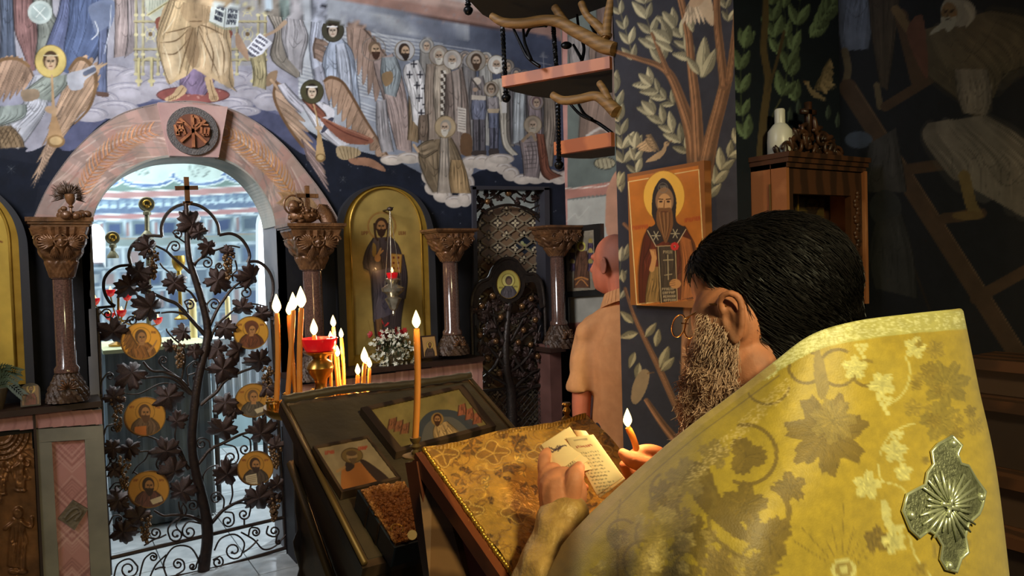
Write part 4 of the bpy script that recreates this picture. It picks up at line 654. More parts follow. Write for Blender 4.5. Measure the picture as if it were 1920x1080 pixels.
# vine leaves: three shapes, shared
def leaf_mesh(seed):
    rg = random.Random(seed); na, nr = 60, 5; V = []; 
    for side in (1, -1):
        for i in range(nr+1):
            for k in range(na):
                a = 2*math.pi*k/na; lob = abs(math.cos(2.5*a))**.7; r = (.66+.34*lob)*(1+.10*math.sin(15*a+seed)); r *= .82 if abs(a-math.pi) < .3 else 1.0; r *= 1+.10*math.sin(a+seed)
                q = i/nr; x, y = q*r*math.cos(a), q*r*math.sin(a); z = .10*math.cos(5*a)*q-.34*(q*r)**2*(1+.5*math.sin(2*a+seed))+.06*math.sin(9*a+seed*2)*q*q+(0.03 if side > 0 else -.03); V.append((x, y, z))
    N = (nr+1)*na; Fs = []
    for i in range(nr):
        for k in range(na):
            q = (i*na+k, i*na+(k+1) % na, (i+1)*na+(k+1) % na, (i+1)*na+k); Fs.append(q); Fs.append(tuple(N+j for j in q[::-1]))
    for k in range(na): Fs.append((nr*na+k, nr*na+(k+1) % na, N+nr*na+(k+1) % na, N+nr*na+k))
    me = bpy.data.meshes.new('leaf'); me.from_pydata(V, [], Fs); me.shade_smooth(); me.materials.append(MATS['iron_leaf']); return me
LM = [leaf_mesh(s) for s in (1, 2, 3)]
Rg = Matrix(((WX[0], 0, WN[0]), (WX[1], 0, WN[1]), (0, 1, 0)))
LV = [(360, 422, 27), (279, 464, 22), (391, 462, 18), (260, 510, 24), (243, 536, 24), (327, 530, 22), (408, 526, 25), (472, 520, 24), (427, 472, 13), (283, 576, 28), (454, 576, 20), (212, 622, 27), (345, 622, 17), (422, 615, 20), (491, 588, 17), (408, 655, 20), (447, 657, 22), (418, 692, 27), (247, 699, 28), (320, 650, 13), (364, 658, 15), (487, 676, 24), (214, 745, 20), (316, 744, 27), (331, 790, 18), (422, 755, 22), (418, 807, 27), (212, 840, 18), (243, 840, 20), (312, 846, 27), (489, 813, 26), (425, 890, 25), (214, 880, 15), (327, 884, 25), (341, 922, 24), (222, 938, 22), (485, 934, 27), (260, 972, 24), (231, 997, 24), (520, 909, 18), (500, 726, 20), (516, 836, 16), (516, 940, 16), (226, 944, 16), (440, 770, 16), (372, 436, 16), (268, 540, 14), (524, 600, 15)]
for i, (x, y, r) in enumerate(LV):
    o = bpy.data.objects.new('leaf', LM[i % 3]); COL.objects.link(o); o.parent = gate; o.location = G(x, y, .03+.006*(i % 3))-ORG[gate.name]
    M = Rg @ Matrix.Rotation(random.uniform(-.55, .55), 3, 'X') @ Matrix.Rotation(random.uniform(-.55, .55), 3, 'Y') @ Matrix.Rotation(random.uniform(0, 6.28), 3, 'Z'); o.rotation_euler = M.to_euler(); o.scale = (r*GK(x, y)*1.08,)*3
GRP = [(287, 497, 13, 52), (428, 500, 11, 46), (337, 667, 14, 44), (502, 718, 12, 60), (221, 776, 15, 66), (516, 856, 13, 44), (233, 888, 14, 60), (273, 992, 14, 52), (514, 955, 12, 44)]
for x, y, w, h in GRP:
    m = MB(); k = GK(x, y)
    for j in range(56):
        t = (j+.5)/56; hw = w*1.05*(1-.7*t)*random.uniform(.45, 1); a = random.uniform(0, 6.28); rb = random.uniform(2.9, 3.7); m.sph(G(x+hw*math.cos(a), y-h/2+t*h, .02)+WN*k*hw*math.sin(a)*.8, rb*k, 7, 5)
    m.build('grape_cluster', 'iron_grape', gate, smooth=True)
# six round icons
def bust(c, x, y, r, robe, hair, beard, extra=None, bg=(206, 146, 52), skin=(170, 118, 70)):
    c.ell(x, y, r*1.2, r*1.2, bg); c.ring(x, y-r*.22, r*.46, 1.4, np.array(bg)*.72)
    c.robe([(x-r*.28, y+r*.08), (x-r*.62, y+r*.42), (x-r*.72, y+r*1.05)], [(x+r*.3, y+r*.06), (x+r*.66, y+r*.42), (x+r*.74, y+r*1.05)], robe, 7); c.quad([(x-r*.12, y+r*.02), (x+r*.14, y+r*.02), (x+r*.14, y+r*.2), (x-r*.12, y+r*.2)], skin)
    c.head(x, y-r*.2, r*.34, None, hair=hair, beard=beard, skin=skin, turn=.4)
    if extra == 'book': c.quad([(x+r*.05, y+r*.5), (x+r*.6, y+r*.3), (x+r*.68, y+r*.55), (x+r*.2, y+r*.72)], (200, 178, 140))
    if extra == 'page': c.quad([(x-r*.55, y+r*.42), (x+r*.05, y+r*.28), (x+r*.12, y+r*.86), (x-r*.5, y+r*.92)], (206, 182, 142)); [c.line([(x-r*.48, y+r*(.5+k*.1)), (x+r*.02, y+r*(.4+k*.1))], 1, (110, 80, 50), .8, sm=0) for k in range(4)]
    if extra == 'box': c.quad([(x-r*.5, y+r*.5), (x+r*.06, y+r*.44), (x+r*.06, y+r*.9), (x-r*.5, y+r*.95)], (196, 112, 52))
    if extra == 'wing': c.wing([(x-r*.2, y+r*.2), (x-r*.5, y-r*.3), (x-r*.66, y-r*.62)], [(x-r*.4, y+r*.75), (x-r*.85, y+r*.3), (x-r*.9, y-r*.1)], (150, 96, 44), 5); c.line([(x+r*.2, y+r*.6), (x+r*.55, y+r*.3), (x+r*.76, y-r*.05)], [6, 4, 2], skin); c.robe([(x-r*.5, y+r*.4), (x-r*.4, y+r*1.0)], [(x+r*.2, y+r*.3), (x+r*.5, y+r)], robe, 4)
    if extra == 'cap': c.ell(x+r*.02, y-r*.36, r*.4, r*.34, robe); c.head(x+r*.06, y-r*.18, r*.30, None, hair=np.array(robe)*.9, skin=skin)
    for s in (-1, 1): c.text(x+s*r*.62-r*.12, y-r*.5, r*.25, 0, 3, r*.1, (120, 60, 30), .9)
MD = [(265, 640, 38, 35, (146, 92, 44), (92, 62, 38), None, 'wing', (232, 160, 52), 'round gold icon of a winged figure'), (471, 624, 33, 31, (104, 58, 38), (96, 60, 40), None, 'cap', (196, 140, 50), 'round icon of a veiled woman'), (272, 781, 39, 37, (112, 84, 60), (92, 62, 40), (96, 64, 42), 'box', (188, 130, 50), 'round icon of a bearded man holding a box'), (475, 751, 34, 32, (96, 82, 66), (104, 74, 50), None, 'book', (176, 122, 50), 'round icon of a beardless man with a book'), (279, 918, 39, 35, (104, 66, 54), (60, 42, 32), (60, 42, 32), 'book', (190, 132, 52), 'round icon of a dark-haired man with an open book'), (479, 878, 34, 32, (84, 68, 54), (70, 48, 36), (60, 42, 34), 'page', (184, 126, 48), 'round icon of a bearded man holding a written page')]
mat('icon_paint', 'Col', .38, noise=.08, nscale=30, coat=.25)
GP = Plane(WALL.o+WN*(GO+.03), WX, Z, WN)
for x, y, rx, ry, rb, hr, bd, ex, bg, lab in MD:
    n = 40; c = GP.uv(x, y); ru, rv = abs(GP.uv(x+rx, y)[0]-c[0]), abs(GP.uv(x, y+ry)[1]-c[1]); R = (ru+rv)/2; ru = R*.5+ru*.5; rv = R*.5+rv*.5
    pts = [GP.at(c[0]+ru*math.cos(2*math.pi*k/n), c[1]+rv*math.sin(2*math.pi*k/n)) for k in range(n)]
    md = MB().prism([p-WN*.012 for p in pts], WN*.0118).build('medallion', 'bronze', gate, label=lab)
    cm = Cv(x-rx-8, y-ry-8, x+rx+8, y+ry+8, bg, 2.0); bust(cm, x, y, rx*1.0, rb, hr, bd, ex, bg); cm.ring(x, y, rx*.98, 2.5, np.array(bg)*.7, 1, ry*.98)
    painted('painting', GP, (c[0]-ru, c[0]+ru), (c[1]-rv, c[1]+rv), .0026, cm, 'icon_paint', .0005, lambda X_, Y_: ((X_-x)/rx)**2+((Y_-y)/ry)**2 < .985, parent=md)
# ================================================================== columns of the iconostasis
mat('granite', (104, 74, 62), .14, col2=(62, 44, 38), nscale=140, coat=.4); mat('carved', (122, 82, 50), .36, .25, col2=(74, 48, 30), nscale=16, bump=.35, bscale=70); mat('carved_dark', (84, 60, 42), .45, .2, col2=(52, 36, 26), nscale=22, bump=.5, bscale=90)
def column(x, yt, yc, ys, yb, W, rs, rb, off, lab, seed):
    o = off; c = WALL.hit(x, (yc+ys)/2, o); k = np.linalg.norm(WALL.hit(x+1, yc, o)-WALL.hit(x, yc, o))*.9; zz = lambda y: WALL.hit(x, y, o)[2]
    zt, zc, zs, zb = zz(yt), zz(yc), zz(ys), zz(yb); ax = (WX, WN, Z); base = np.array([c[0], c[1], zb]); h = zt-zc; W *= k; rs *= k; rb *= k
    t = thing('column', base, lab, 'column', 'columns of the iconostasis')
    MB().lathe([(rs*1.25, zs-zb-.01), (rs*1.25, zs-zb+.01), (rs, zs-zb+.025), (rs*.97, zc-zb-.01), (rs*1.12, zc-zb-.005), (rs*1.12, zc-zb+.01)], base, 28, ax).build('shaft', 'granite', t, smooth=40)
    # carved capital: round below, square above, feathered like folded wings
    na, nh = 96, 34; V = []
    for i in range(nh+1):
        q = i/nh; r0 = rs*1.15+(W*.98-rs*1.15)*(q**1.25*.75+.25*math.sin(q*math.pi/2)); sq = 2+5*q
        for j in range(na):
            a = 2*math.pi*j/na; ca_, sa_ = abs(math.cos(a)), abs(math.sin(a)); r = r0/((ca_**sq+sa_**sq)**(1/sq))
            w = a*4/math.pi; lean = (w-round(w)); f1 = abs(math.sin(10*a+6*q*math.copysign(1, lean)*3)); f2 = abs(math.sin(16*q+5*abs(lean)))
            d = .10*(f1*(q < .34)+f2*(.34 <= q < .82)) + .05*math.sin(24*a)*(q > .82)-.06*(abs(q-.34) < .03)-.06*(abs(q-.82) < .025)
            front = math.exp(-((((a-math.pi/2+math.pi) % (2*math.pi))-math.pi)/.35)**2-((q-.68)/.16)**2); d += .18*front+.12*math.exp(-((lean)/.2)**2)*(q > .4)
            r *= 1+d*.8; V.append(base+np.array([0, 0, zc-zb+h*.84*q])+r*math.cos(a)*WX+r*math.sin(a)*WN)
    Fs = [(i*na+j, i*na+(j+1) % na, (i+1)*na+(j+1) % na, (i+1)*na+j) for i in range(nh) for j in range(na)]+[tuple(nh*na+j for j in range(na))]
    m = MB(); m.add(V, Fs); cp = m.build('capital', 'carved', t, smooth=50)
    f = base+Z*(zc-zb+h*.62)+WN*W*.98; m = MB(); R = W*.24; m.tube([f+R*(math.cos(a)*WX+math.sin(a)*Z) for a in np.linspace(0, 2*math.pi, 20)], R*.16, 6)
    for a in range(4): e = math.cos(a*math.pi/2)*WX+math.sin(a*math.pi/2)*Z; m.tube([f+e*R*.1, f+e*R*.95], [R*.12, R*.26], 6)
    for s in (-1, 1): # spiral volutes at the corners
        cc = f+s*WX*W*.74+Z*h*.02-WN*W*.06; m.tube([cc+W*.2*(1-t_*.8)*(math.cos(5*t_*2)*WX*s+math.sin(5*t_*2)*Z) for t_ in np.linspace(0, 1, 22)], [W*.05]*22, 6)
    m.build('carved_cross', 'carved', cp, smooth=60)
    for s in (-1, 1):   # a spread wing of feathers on each side of the cross
        m = MB(); c_ = f+s*WX*W*.22-Z*h*.06-WN*W*.03
        for i in range(9): a = -.5+i*.21; e = s*math.cos(a)*WX+math.sin(a)*Z; L_ = W*(.50+.14*math.sin(i*.5)); m.tube([c_+e*W*.08, c_+e*L_*.6+WN*W*.06, c_+e*L_-WN*W*.05], [W*.03, W*.055, W*.02], 6)
        for i in range(6): a = -2.0+i*.2; e = s*math.cos(a)*WX*.55+math.sin(a)*Z; m.tube([c_-Z*h*.05, c_+e*W*.35-WN*W*.06, c_+e*W*.6-WN*W*.24], [W*.03, W*.05, W*.015], 6)
        m.build('carved_wing', 'carved', cp, smooth=60)
    m = MB()
    for (a, b, s) in ((.84, .89, 1.02), (.89, .93, 1.12), (.93, 1.0, 1.2)): m.box(base+Z*(zc-zb+h*(a+b)/2), (W*s, W*s*.8, h*(b-a)/2), ax)
    m.build('abacus', 'carved', t)
    # carved foot like a mass of leaves
    na, nh = 72, 16; V = []; hb = zs-zb+.02
    for i in range(nh+1):
        q = i/nh; r0 = rb*(1-.55*q**1.6)*(.9+.1*math.cos(q*3))
        for j in range(na): a = 2*math.pi*j/na; r = r0*(1+.10*abs(math.sin(9*a+9*q+seed))*math.sin(q*3.1)+.07*math.sin(17*a-20*q)); V.append(base+Z*(hb*q)+r*math.cos(a)*WX+r*math.sin(a)*WN)
    m = MB(); m.add(V, [(i*na+j, i*na+(j+1) % na, (i+1)*na+(j+1) % na, (i+1)*na+j) for i in range(nh) for j in range(na)]); bs = m.build('carved_base', 'carved_dark', t, smooth=50)
    m = MB(); f = base+Z*hb*.4+WN*rb*.92; R = rb*.5
    for a in np.linspace(0, math.pi, 9): e = math.cos(a)*WX+math.sin(a)*Z; m.tube([f+e*R*.15, f+e*R*.6+WN*.01, f+e*R], [R*.05, R*.12, R*.03], 6)
    for s in (-.5, .5): m.sph(f+WX*s*R+Z*R*.9, R*.16, sc=(1.3, .6, .8), ax=ax)
    m.build('leaf_relief', 'carved', bs, smooth=True)
    return t, base, zt-zb, W, k
c1, b1, h1, W1_, k1 = column(121, 410, 520, 694, 752, 58, 22, 45, .20, 'thick granite column left of the gate, with a winged capital and chalice carving', 1)
c2_, b2, h2, W2_, k2 = column(588, 421, 505, 660, 712, 50, 20, 40, .20, 'granite column right of the gate behind the candles', 2)
c3, b3, h3, W3_, k3 = column(846, 430, 490, 624, 664, 36, 14.5, 30, .17, 'slim granite column between the tall gold icon and the apple-tree door', 3)
c4, b4, h4, W4_, k4 = column(1046, 424, 480, 606, 652, 32, 12, 27, .12, 'slim granite column at the right jamb of the apple-tree door', 4)
# carvings standing on the two big capitals
tp = b1+Z*(h1)+WN*.03; k = k1
m = MB(); p = tp+WX*24*k+WN*.06; m.lathe([(13*k, 0), (12*k, 4*k), (4*k, 9*k), (3*k, 22*k), (6*k, 25*k), (3.5*k, 29*k), (9*k, 36*k), (12*k, 46*k), (12.5*k, 55*k), (11*k, 55*k), (9*k, 45*k)], p, 18, (WX, WN, Z)); m.build('chalice_carving', 'carved', c1, label='carved wooden chalice on the capital', smooth=40)
m = MB(); cc = tp+WX*20*k+Z*52*k
for i in range(46): a = -.35+3.85*i/45; L = random.uniform(30, 42)*k; e = math.cos(a)*WX+math.sin(a)*Z; m.tube([cc+e*6*k, cc+e*L*.6+WN*.01*random.random(), cc+e*L], [1.6*k, 2.2*k, .4*k], 5)
m.build('ray_carving', 'carved_dark', c1, label='dark carved rays behind the chalice', smooth=True)
m = MB()
for i in range(15): a = random.uniform(0, 6.28); m.sph(tp+WX*(random.uniform(0, 58)*k)+WN*random.uniform(.0, .1)+Z*random.uniform(4, 22)*k*(.6+.4*math.sin(i)), random.uniform(7, 12)*k, 8, 6, (1.2, .8, .9))
m.build('leaf_carving', 'carved', c1, smooth=True)
tp = b2+Z*h2+WN*.05; k = k2; m = MB()   # lamb with a cross
m.sph(tp-WX*18*k+Z*16*k, 20*k, 14, 10, (1.5, .8, .8), (WX, WN, Z)); m.sph(tp-WX*40*k+Z*34*k+WN*.02, 12*k, 12, 8, (1, .9, 1.1), (WX, WN, Z)); m.sph(tp-WX*46*k+Z*29*k+WN*.055, 7*k, 10, 7, (1, 1.4, .8), (WX, WN, Z))
for i in range(70): a = random.uniform(0, 6.28); b = random.uniform(-.4, 1.4); m.sph(tp-WX*18*k+Z*16*k+20*k*(1.45*math.cos(a)*math.cos(b)*WX+.8*math.sin(a)*math.cos(b)*WN+.8*math.sin(b)*Z), random.uniform(3, 5.5)*k, 6, 5)
for s_ in (-1, 1): m.sph(tp-WX*(36-6*s_)*k+Z*42*k+WN*.02, 4*k, 6, 5, (1.6, .6, .8), (WX, WN, Z)); m.tube([tp-WX*(30-8*s_)*k+Z*6*k+WN*.05, tp-WX*(44-8*s_)*k+Z*3*k+WN*.08], 3*k, 6)
for i in range(16): e = math.radians(62-4.2*i); q0 = tp+WX*(4+.8*i)*k+Z*(20-1.0*i)*k; m.tube([q0, q0+(math.cos(e)*WX+math.sin(e)*Z)*20*k+WN*.02, q0+(math.cos(e-.5)*WX+math.sin(e-.5)*Z)*(34+.5*i)*k], [3*k, 3.4*k, .8*k], 6)
m.build('lamb_carving', 'carved', c2_, label='carved lamb with a shaggy fleece on the capital', smooth=True)
m = MB(); a = tp-WX*12*k+Z*30*k+WN*.02; m.box(a+Z*22*k, (4*k, 4*k, 24*k), (WX, WN, Z)); m.box(a+Z*26*k, (22*k, 4*k, 4*k), (WX, WN, Z)); m.build('cross_carving', 'carved', c2_)
m = MB(); h_ = tp-WX*38*k+Z*38*k; m.tube([h_+19*k*(math.cos(a)*WX+math.sin(a)*Z) for a in np.linspace(0, 6.28, 22)], 2*k, 6); m.build('halo_ring', 'carved', c2_, smooth=True)
# ================================================================== tall arched gold icons
mat('gold_panel', 'Col', .36, .35, noise=.10, nscale=14, coat=.2, bump=.06, bscale=30); mat('gold_edge', (186, 148, 62), .3, .55, col2=(160, 122, 44), nscale=12); mat('niche_shade_navy', (34, 33, 38), .6)
IO = .03
def arched_icon(name, arch, yb, lab, cvp, lines, par_label='gilded raised border'):
    A = catmull(arch, 6); uv = np.array([WALL.uv(x, y, IO) for x, y in A]); zb = WALL.uv(arch[0][0], yb, IO)[1]; u0, u1 = uv[0, 0], uv[-1, 0]
    ol = [(u0, zb)]+[tuple(q) for q in uv]+[(u1, zb)]; ol = np.array(ol); c = np.array([(u0+u1)/2, np.median(uv[:, 1])])
    t = thing(name, WALL.at((u0+u1)/2, zb, IO), lab, 'icon', 'tall arched gold icons'); off3 = lambda q, o: WALL.at(q[0], q[1], o)
    MB().prism([off3(q, .0) for q in ol], WN*(IO)).build('panel', 'gold_edge', t)
    inn = ol+(c-ol)*np.array([.16, .10]); 
    MB().strip([off3(q, IO) for q in ol], [off3(q, IO) for q in inn], WN*.012).build('border', 'gold_edge', t, label=par_label, smooth=30)
    MB().tube([off3(q, IO+.012) for q in inn], .007, 6).build('border_bead', 'gold_edge', t, smooth=True)
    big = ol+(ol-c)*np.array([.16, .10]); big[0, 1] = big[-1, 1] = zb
    MB().strip([off3(q, .002) for q in ol], [off3(q, .002) for q in big], WN*.05).build('niche_shade_strip', 'niche_shade_navy', t, smooth=30)  # dark raised strip added for the shade of the recessed niche
    pin = [tuple(float(a) for a in proj(off3(q, IO+.003))) for q in inn]
    painted('painting', WALL, (inn[:, 0].min(), inn[:, 0].max()), (inn[:, 1].min(), inn[:, 1].max()), .0034, cvp, 'gold_panel', IO+.003, lambda x, y: inside(x, y, pin), parent=t); return t
cp = Cv(620, 330, 830, 720, (164, 138, 76), 1.5); cp.noise(.18, 40, 4)
cp.ring(716, 424, 27, 1.4, (150, 112, 52)); cp.ring(716, 424, 25, .8, (130, 60, 40)); 
cp.robe([(700, 446), (686, 470), (681, 500), (694, 512), (698, 560), (702, 612), (708, 650)], [(732, 444), (748, 462), (756, 500), (760, 540), (752, 600), (752, 650)], (74, 62, 62), 12, .6, 1.35)
cp.robe([(700, 446), (690, 480), (694, 512)], [(712, 450), (714, 480), (720, 516)], (84, 70, 66), 5); cp.poly([(699, 456), (705, 462), (704, 480), (698, 478)], (150, 118, 58)); cp.robe([(698, 510), (700, 560), (700, 604)], [(740, 500), (742, 540), (736, 588)], (98, 88, 96), 9, .65, 1.25); cp.robe([(704, 600), (706, 630), (706, 660)], [(716, 596), (718, 630), (714, 660)], (128, 92, 60), 3)
cp.robe([(744, 470), (748, 520), (744, 560)], [(757, 478), (764, 520), (760, 560)], (70, 60, 64), 4)
cp.head(715, 424, 14, None, hair=(62, 42, 30), beard=(58, 38, 28), skin=(158, 112, 70)); cp.line([(702, 420), (704, 442), (708, 450)], 4, (58, 40, 28)); cp.line([(728, 420), (727, 442), (724, 450)], 4, (58, 40, 28))
cp.line([(706, 486), (711, 474), (714, 466)], [7, 5, 3], (170, 126, 76)); cp.line([(712, 476), (718, 470)], 3, (170, 126, 76)); cp.ell(708, 484, 6, 7, (166, 122, 74))
cp.quad([(733, 475), (754, 477), (752, 512), (732, 509)], (184, 140, 70)); cp.line([(733, 475), (754, 477), (752, 512), (732, 509), (733, 475)], 1.3, (96, 66, 34), sm=0)
for a in range(3):
    for b in range(2): cp.ell(738+b*9, 483+a*10, 2, 2.2, (112, 48, 34))
for s in (678, 748): cp.text(s, 434, 14, 0, 3, 6, (112, 62, 34), 1.2)
for q in (((690, 600), (704, 660)),): cp.line(q, 1, (120, 90, 40), .5)
cp.ell(738, 640, 26, 14, (110, 44, 40), .5, soft=.5)
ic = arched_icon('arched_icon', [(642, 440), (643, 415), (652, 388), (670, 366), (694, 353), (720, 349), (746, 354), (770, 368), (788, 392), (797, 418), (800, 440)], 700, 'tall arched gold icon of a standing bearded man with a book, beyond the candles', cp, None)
cl = Cv(-220, 330, 70, 770, (196, 162, 70), 1.0); cl.noise(.16, 50, 6); cl.robe([(-120, 470), (-136, 560), (-130, 720)], [(-70, 470), (-50, 560), (-60, 720)], (110, 40, 44), 10); cl.head(-95, 440, 18, None, hair=(70, 40, 40), skin=(170, 122, 78)); cl.ring(-95, 440, 32, 2, (150, 100, 40)); cl.ell(-78, 520, 10, 12, (170, 120, 76)); cl.line([(-6, 450), (4, 454)], 3, (120, 70, 30))
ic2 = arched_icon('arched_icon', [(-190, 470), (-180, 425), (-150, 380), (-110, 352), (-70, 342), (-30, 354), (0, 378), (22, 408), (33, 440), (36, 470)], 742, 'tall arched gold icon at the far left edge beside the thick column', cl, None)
# ================================================================== hanging oil lamp
LO = .17; lp = WALL.hit(738, 592, LO); k = np.linalg.norm(WALL.hit(739, 550, LO)-WALL.hit(738, 550, LO)); ztop = WALL.hit(736, 392, LO)[2]; zf = lambda y: (WALL.hit(738, y, LO)[2]-lp[2])
lam = thing('oil_lamp', lp, 'hanging silver oil lamp with a lit red glass in front of the gold icon', 'lamp'); ax = (WX, WN, Z)
MB().lathe([(1*k, 0), (3*k, zf(588)), (2*k, zf(583)), (7*k, zf(578)), (9*k, zf(572)), (11*k, zf(568)), (15*k, zf(560)), (9*k, zf(556)), (12*k, zf(552)), (19*k, zf(546)), (20*k, zf(540)), (12*k, zf(535)), (8*k, zf(532)), (10*k, zf(529)), (14*k, zf(524)), (9*k, zf(521))], lp, 24, ax, lambda a, i: 1+.05*math.sin(12*a)*(i % 3 == 1)).build('body', 'silver', lam, smooth=40)
MB().lathe([(8*k, zf(521)), (10*k, zf(514)), (10*k, zf(511)), (8.5*k, zf(511)), (7*k, zf(518))], lp, 16, ax).build('glass_cup', 'red_glass', lam, smooth=40)
m = MB(); flame(m, lp+Z*zf(510), 9*k, 2.6*k); m.build('flame', 'flame', lam, smooth=True); point_light('lamp_light', lp+Z*zf(504), .5, (1, .62, .28), .01)
for a in (0, 2.1, 4.2): MB().tube([lp+Z*zf(540)+17*k*(math.cos(a)*WX+math.sin(a)*WN), np.array([lp[0], lp[1], ztop])], .6*k, 5).build('chain', 'silver', lam)
m = MB(); q = np.array([lp[0], lp[1], ztop]); m.tube([WALL.at(WALL.uv(736, 392, LO)[0], ztop, .0), q], 1.4*k, 6); m.sph(q, 4*k, 8, 6, (1.4, .8, 1)); m.tube([q, q+WX*7*k+Z*3*k], [3*k, .5*k], 6); m.build('bracket', 'iron', lam, smooth=True)
# ================================================================== ledges and dado
mat('ledge_wood', (58, 38, 30), .4, col2=(40, 26, 20), nscale=8); mat('pink_marble', 'Col', .3, noise=.08, nscale=12, coat=.2); mat('grey_marble', (138, 131, 114), .35, col2=(106, 101, 90), nscale=5, bump=.03)
DO = .20; ZL = WALL.hit(110, 760, .24)[2]; ZR = WALL.hit(850, 674, .22)[2]
uL = WALL.uv(190, 760, .24)[0]; uM = WALL.uv(548, 720, .24)[0]; uR = WALL.uv(905, 670, .22)[0]
mkledge = lambda a, b, z, o, lab, nm: MB().box(WALL.at((a+b)/2, z-.014, o/2), ((b-a)/2, o/2, .014), ax).build(nm, 'ledge_wood', kind='structure', label=lab)
mkledge(-1.8, uL, ZL, .25, 'dark wooden ledge along the dado left of the gate', 'trim_2'); mkledge(uM, uR, ZR, .24, 'dark wooden ledge along the dado between the gate and the side door', 'trim_3')
u4 = WALL.uv(1058, 660, .2)[0]; mkledge(WALL.uv(1029, 660, .2)[0], u4, WALL.hit(1046, 652, .2)[2], .22, 'short dark ledge under the column beside the side door', 'trim_4')
def chev(c, x0, y0, x1, y1, n, base=(182, 128, 120)):
    c.quad([(x0, y0), (x1, y0), (x1, y1), (x0, y1)], base)
    for i in range(n):
        y = y0+(y1-y0)*i/n; mx = (x0+x1)/2; s = 1 if (i//6) % 2 == 0 else -1; h = (x1-x0)*.55
        c.line([(x0, y+s*h*random.uniform(.8, 1)), (mx, y), (x1, y+s*h*random.uniform(.8, 1))], random.uniform(1, 3.4), random.choice([(206, 164, 152), (150, 98, 92), (166, 112, 106), (196, 150, 140), (140, 92, 88)]), .75, sm=0)
cd = Cv(-120, 740, 1080, 1120, (170, 122, 114)); 
for x in range(-120, 1080, 22): cd.line([(x, 740), (x+40, 790), (x+5, 840)], random.uniform(2, 5), random.choice([(204, 160, 148), (146, 100, 94), (190, 140, 130)]), .7)
chev(cd, 92, 815, 178, 1110, 46)
def dado_box(nm, x0, x1, z0, z1, o0, o1, m_): 
    a, b = WALL.uv(x0, 900, o1)[0], WALL.uv(x1, 900, o1)[0]; return MB().box(WALL.at((a+b)/2, (z0+z1)/2, (o0+o1)/2), (abs(b-a)/2, (o1-o0)/2, (z1-z0)/2), ax)
dad = thing('trim_5', WALL.at(uL-.2, FZ, .1), 'pink and grey marble dado left of the gate', kind='structure')
MB().box(WALL.at((-1.8+uL)/2-.005, (FZ+ZL-.03)/2+.0, .09), ((uL+1.8)/2-.005, .09, (ZL-.03-FZ)/2), ax).build('backing', 'navy_paint', dad)
UV = lambda x, y, o=DO: WALL.uv(x, y, o)
def quadbox(pts, o0, o1, nm, m_, par): P0 = [WALL.hit(x, y, o1) for x, y in pts]; return MB().prism(P0, -WN*(o1-o0)).build(nm, m_, par)
def ppanel(nm, pts, o, par, cvx, st=.004):
    uv = np.array([WALL.uv(x, y, o) for x, y in pts]); return painted(nm, WALL, (uv[:, 0].min(), uv[:, 0].max()), (uv[:, 1].min(), uv[:, 1].max()), st, cvx, 'pink_marble', o, lambda X_, Y_: inside(X_, Y_, pts), parent=par)
quadbox([(64, 772), (190, 768), (192, 795), (65, 803)], .18, .215, 'frieze_block', 'grey_marble', dad); ppanel('frieze', [(64, 772), (190, 768), (192, 795), (65, 803)], .2155, dad, cd)
quadbox([(-90, 782), (62, 775), (63, 804), (-90, 815)], .18, .215, 'frieze_block', 'grey_marble', dad); ppanel('frieze', [(-90, 782), (62, 775), (63, 804), (-90, 815)], .2155, dad, cd, .006)
for pts in ([(66, 805), (193, 798), (194, 822), (67, 830)], [(66, 830), (97, 829), (113, 1120), (84, 1120)], [(159, 824), (194, 822), (210, 1120), (172, 1120)]): quadbox(pts, .17, .215, 'marble_frame', 'grey_marble', dad)
quadbox([(97, 829), (159, 824), (172, 1120), (113, 1120)], .17, .195, 'panel_block', 'grey_marble', dad); ppanel('chevron_panel', [(97, 829), (159, 824), (172, 1120), (113, 1120)], .1955, dad, cd)
mat('stone_tile', (118, 104, 84), .6, col2=(90, 78, 62), nscale=30, bump=.6, bscale=60)
tl = quadbox([(137, 938), (165, 955), (140, 994), (109, 972)], .19, .212, 'carved_tile', 'stone_tile', dad)
m = MB(); m.tube([WALL.hit(x, y, .214) for x, y in catmull([(120, 972), (132, 958), (144, 952), (152, 962), (140, 976)], 5)], .007, 6); m.tube([WALL.hit(x, y, .214) for x, y in [(124, 978), (138, 966), (156, 956)]], .005, 6); m.build('bird_relief', 'stone_tile', tl, smooth=True)
quadbox([(61, 770), (66, 770), (84, 1120), (78, 1120)], .17, .225, 'joint_strip', 'ledge_wood', dad)
# bronze relief at the lower left edge
rel = Cv(-130, 800, 100, 1130, (60, 60, 60)); 
for k in range(12): a = .3+k*.16; rel.line([(0, 812), (0+90*math.cos(a), 812+90*math.sin(a))], [1, 5, 2], (130,)*3, .8)
for r in (26, 34, 44, 54): rel.ring(0, 806, r, 3.5, (150,)*3)
for (x, y, s) in ((34, 1000, 1.0), (40, 880, .55), (-20, 950, .8), (4, 890, .5), (-60, 1000, 1)):
    rel.robe([(x-10*s, y-30*s), (x-16*s, y), (x-20*s, y+60*s)], [(x+10*s, y-30*s), (x+14*s, y), (x+14*s, y+66*s)], (150,)*3, 6, .6, 1.4, 3); rel.ell(x, y-40*s, 9*s, 10*s, (200,)*3); rel.line([(x+8*s, y-22*s), (x+24*s, y-14*s), (x+26*s, y-30*s)], 6*s, (180,)*3); rel.line([(x-8*s, y-22*s), (x-24*s, y-10*s)], 6*s, (170,)*3); rel.ell(x-8*s, y+70*s, 10*s, 5*s, (160,)*3); rel.ell(x+8*s, y+70*s, 10*s, 5*s, (160,)*3)
for k in range(30): rel.ell(random.uniform(-60, 60), random.uniform(830, 960), random.uniform(4, 10), random.uniform(2, 5), (120,)*3, .7)
rel.noise(.25, 14, 8)
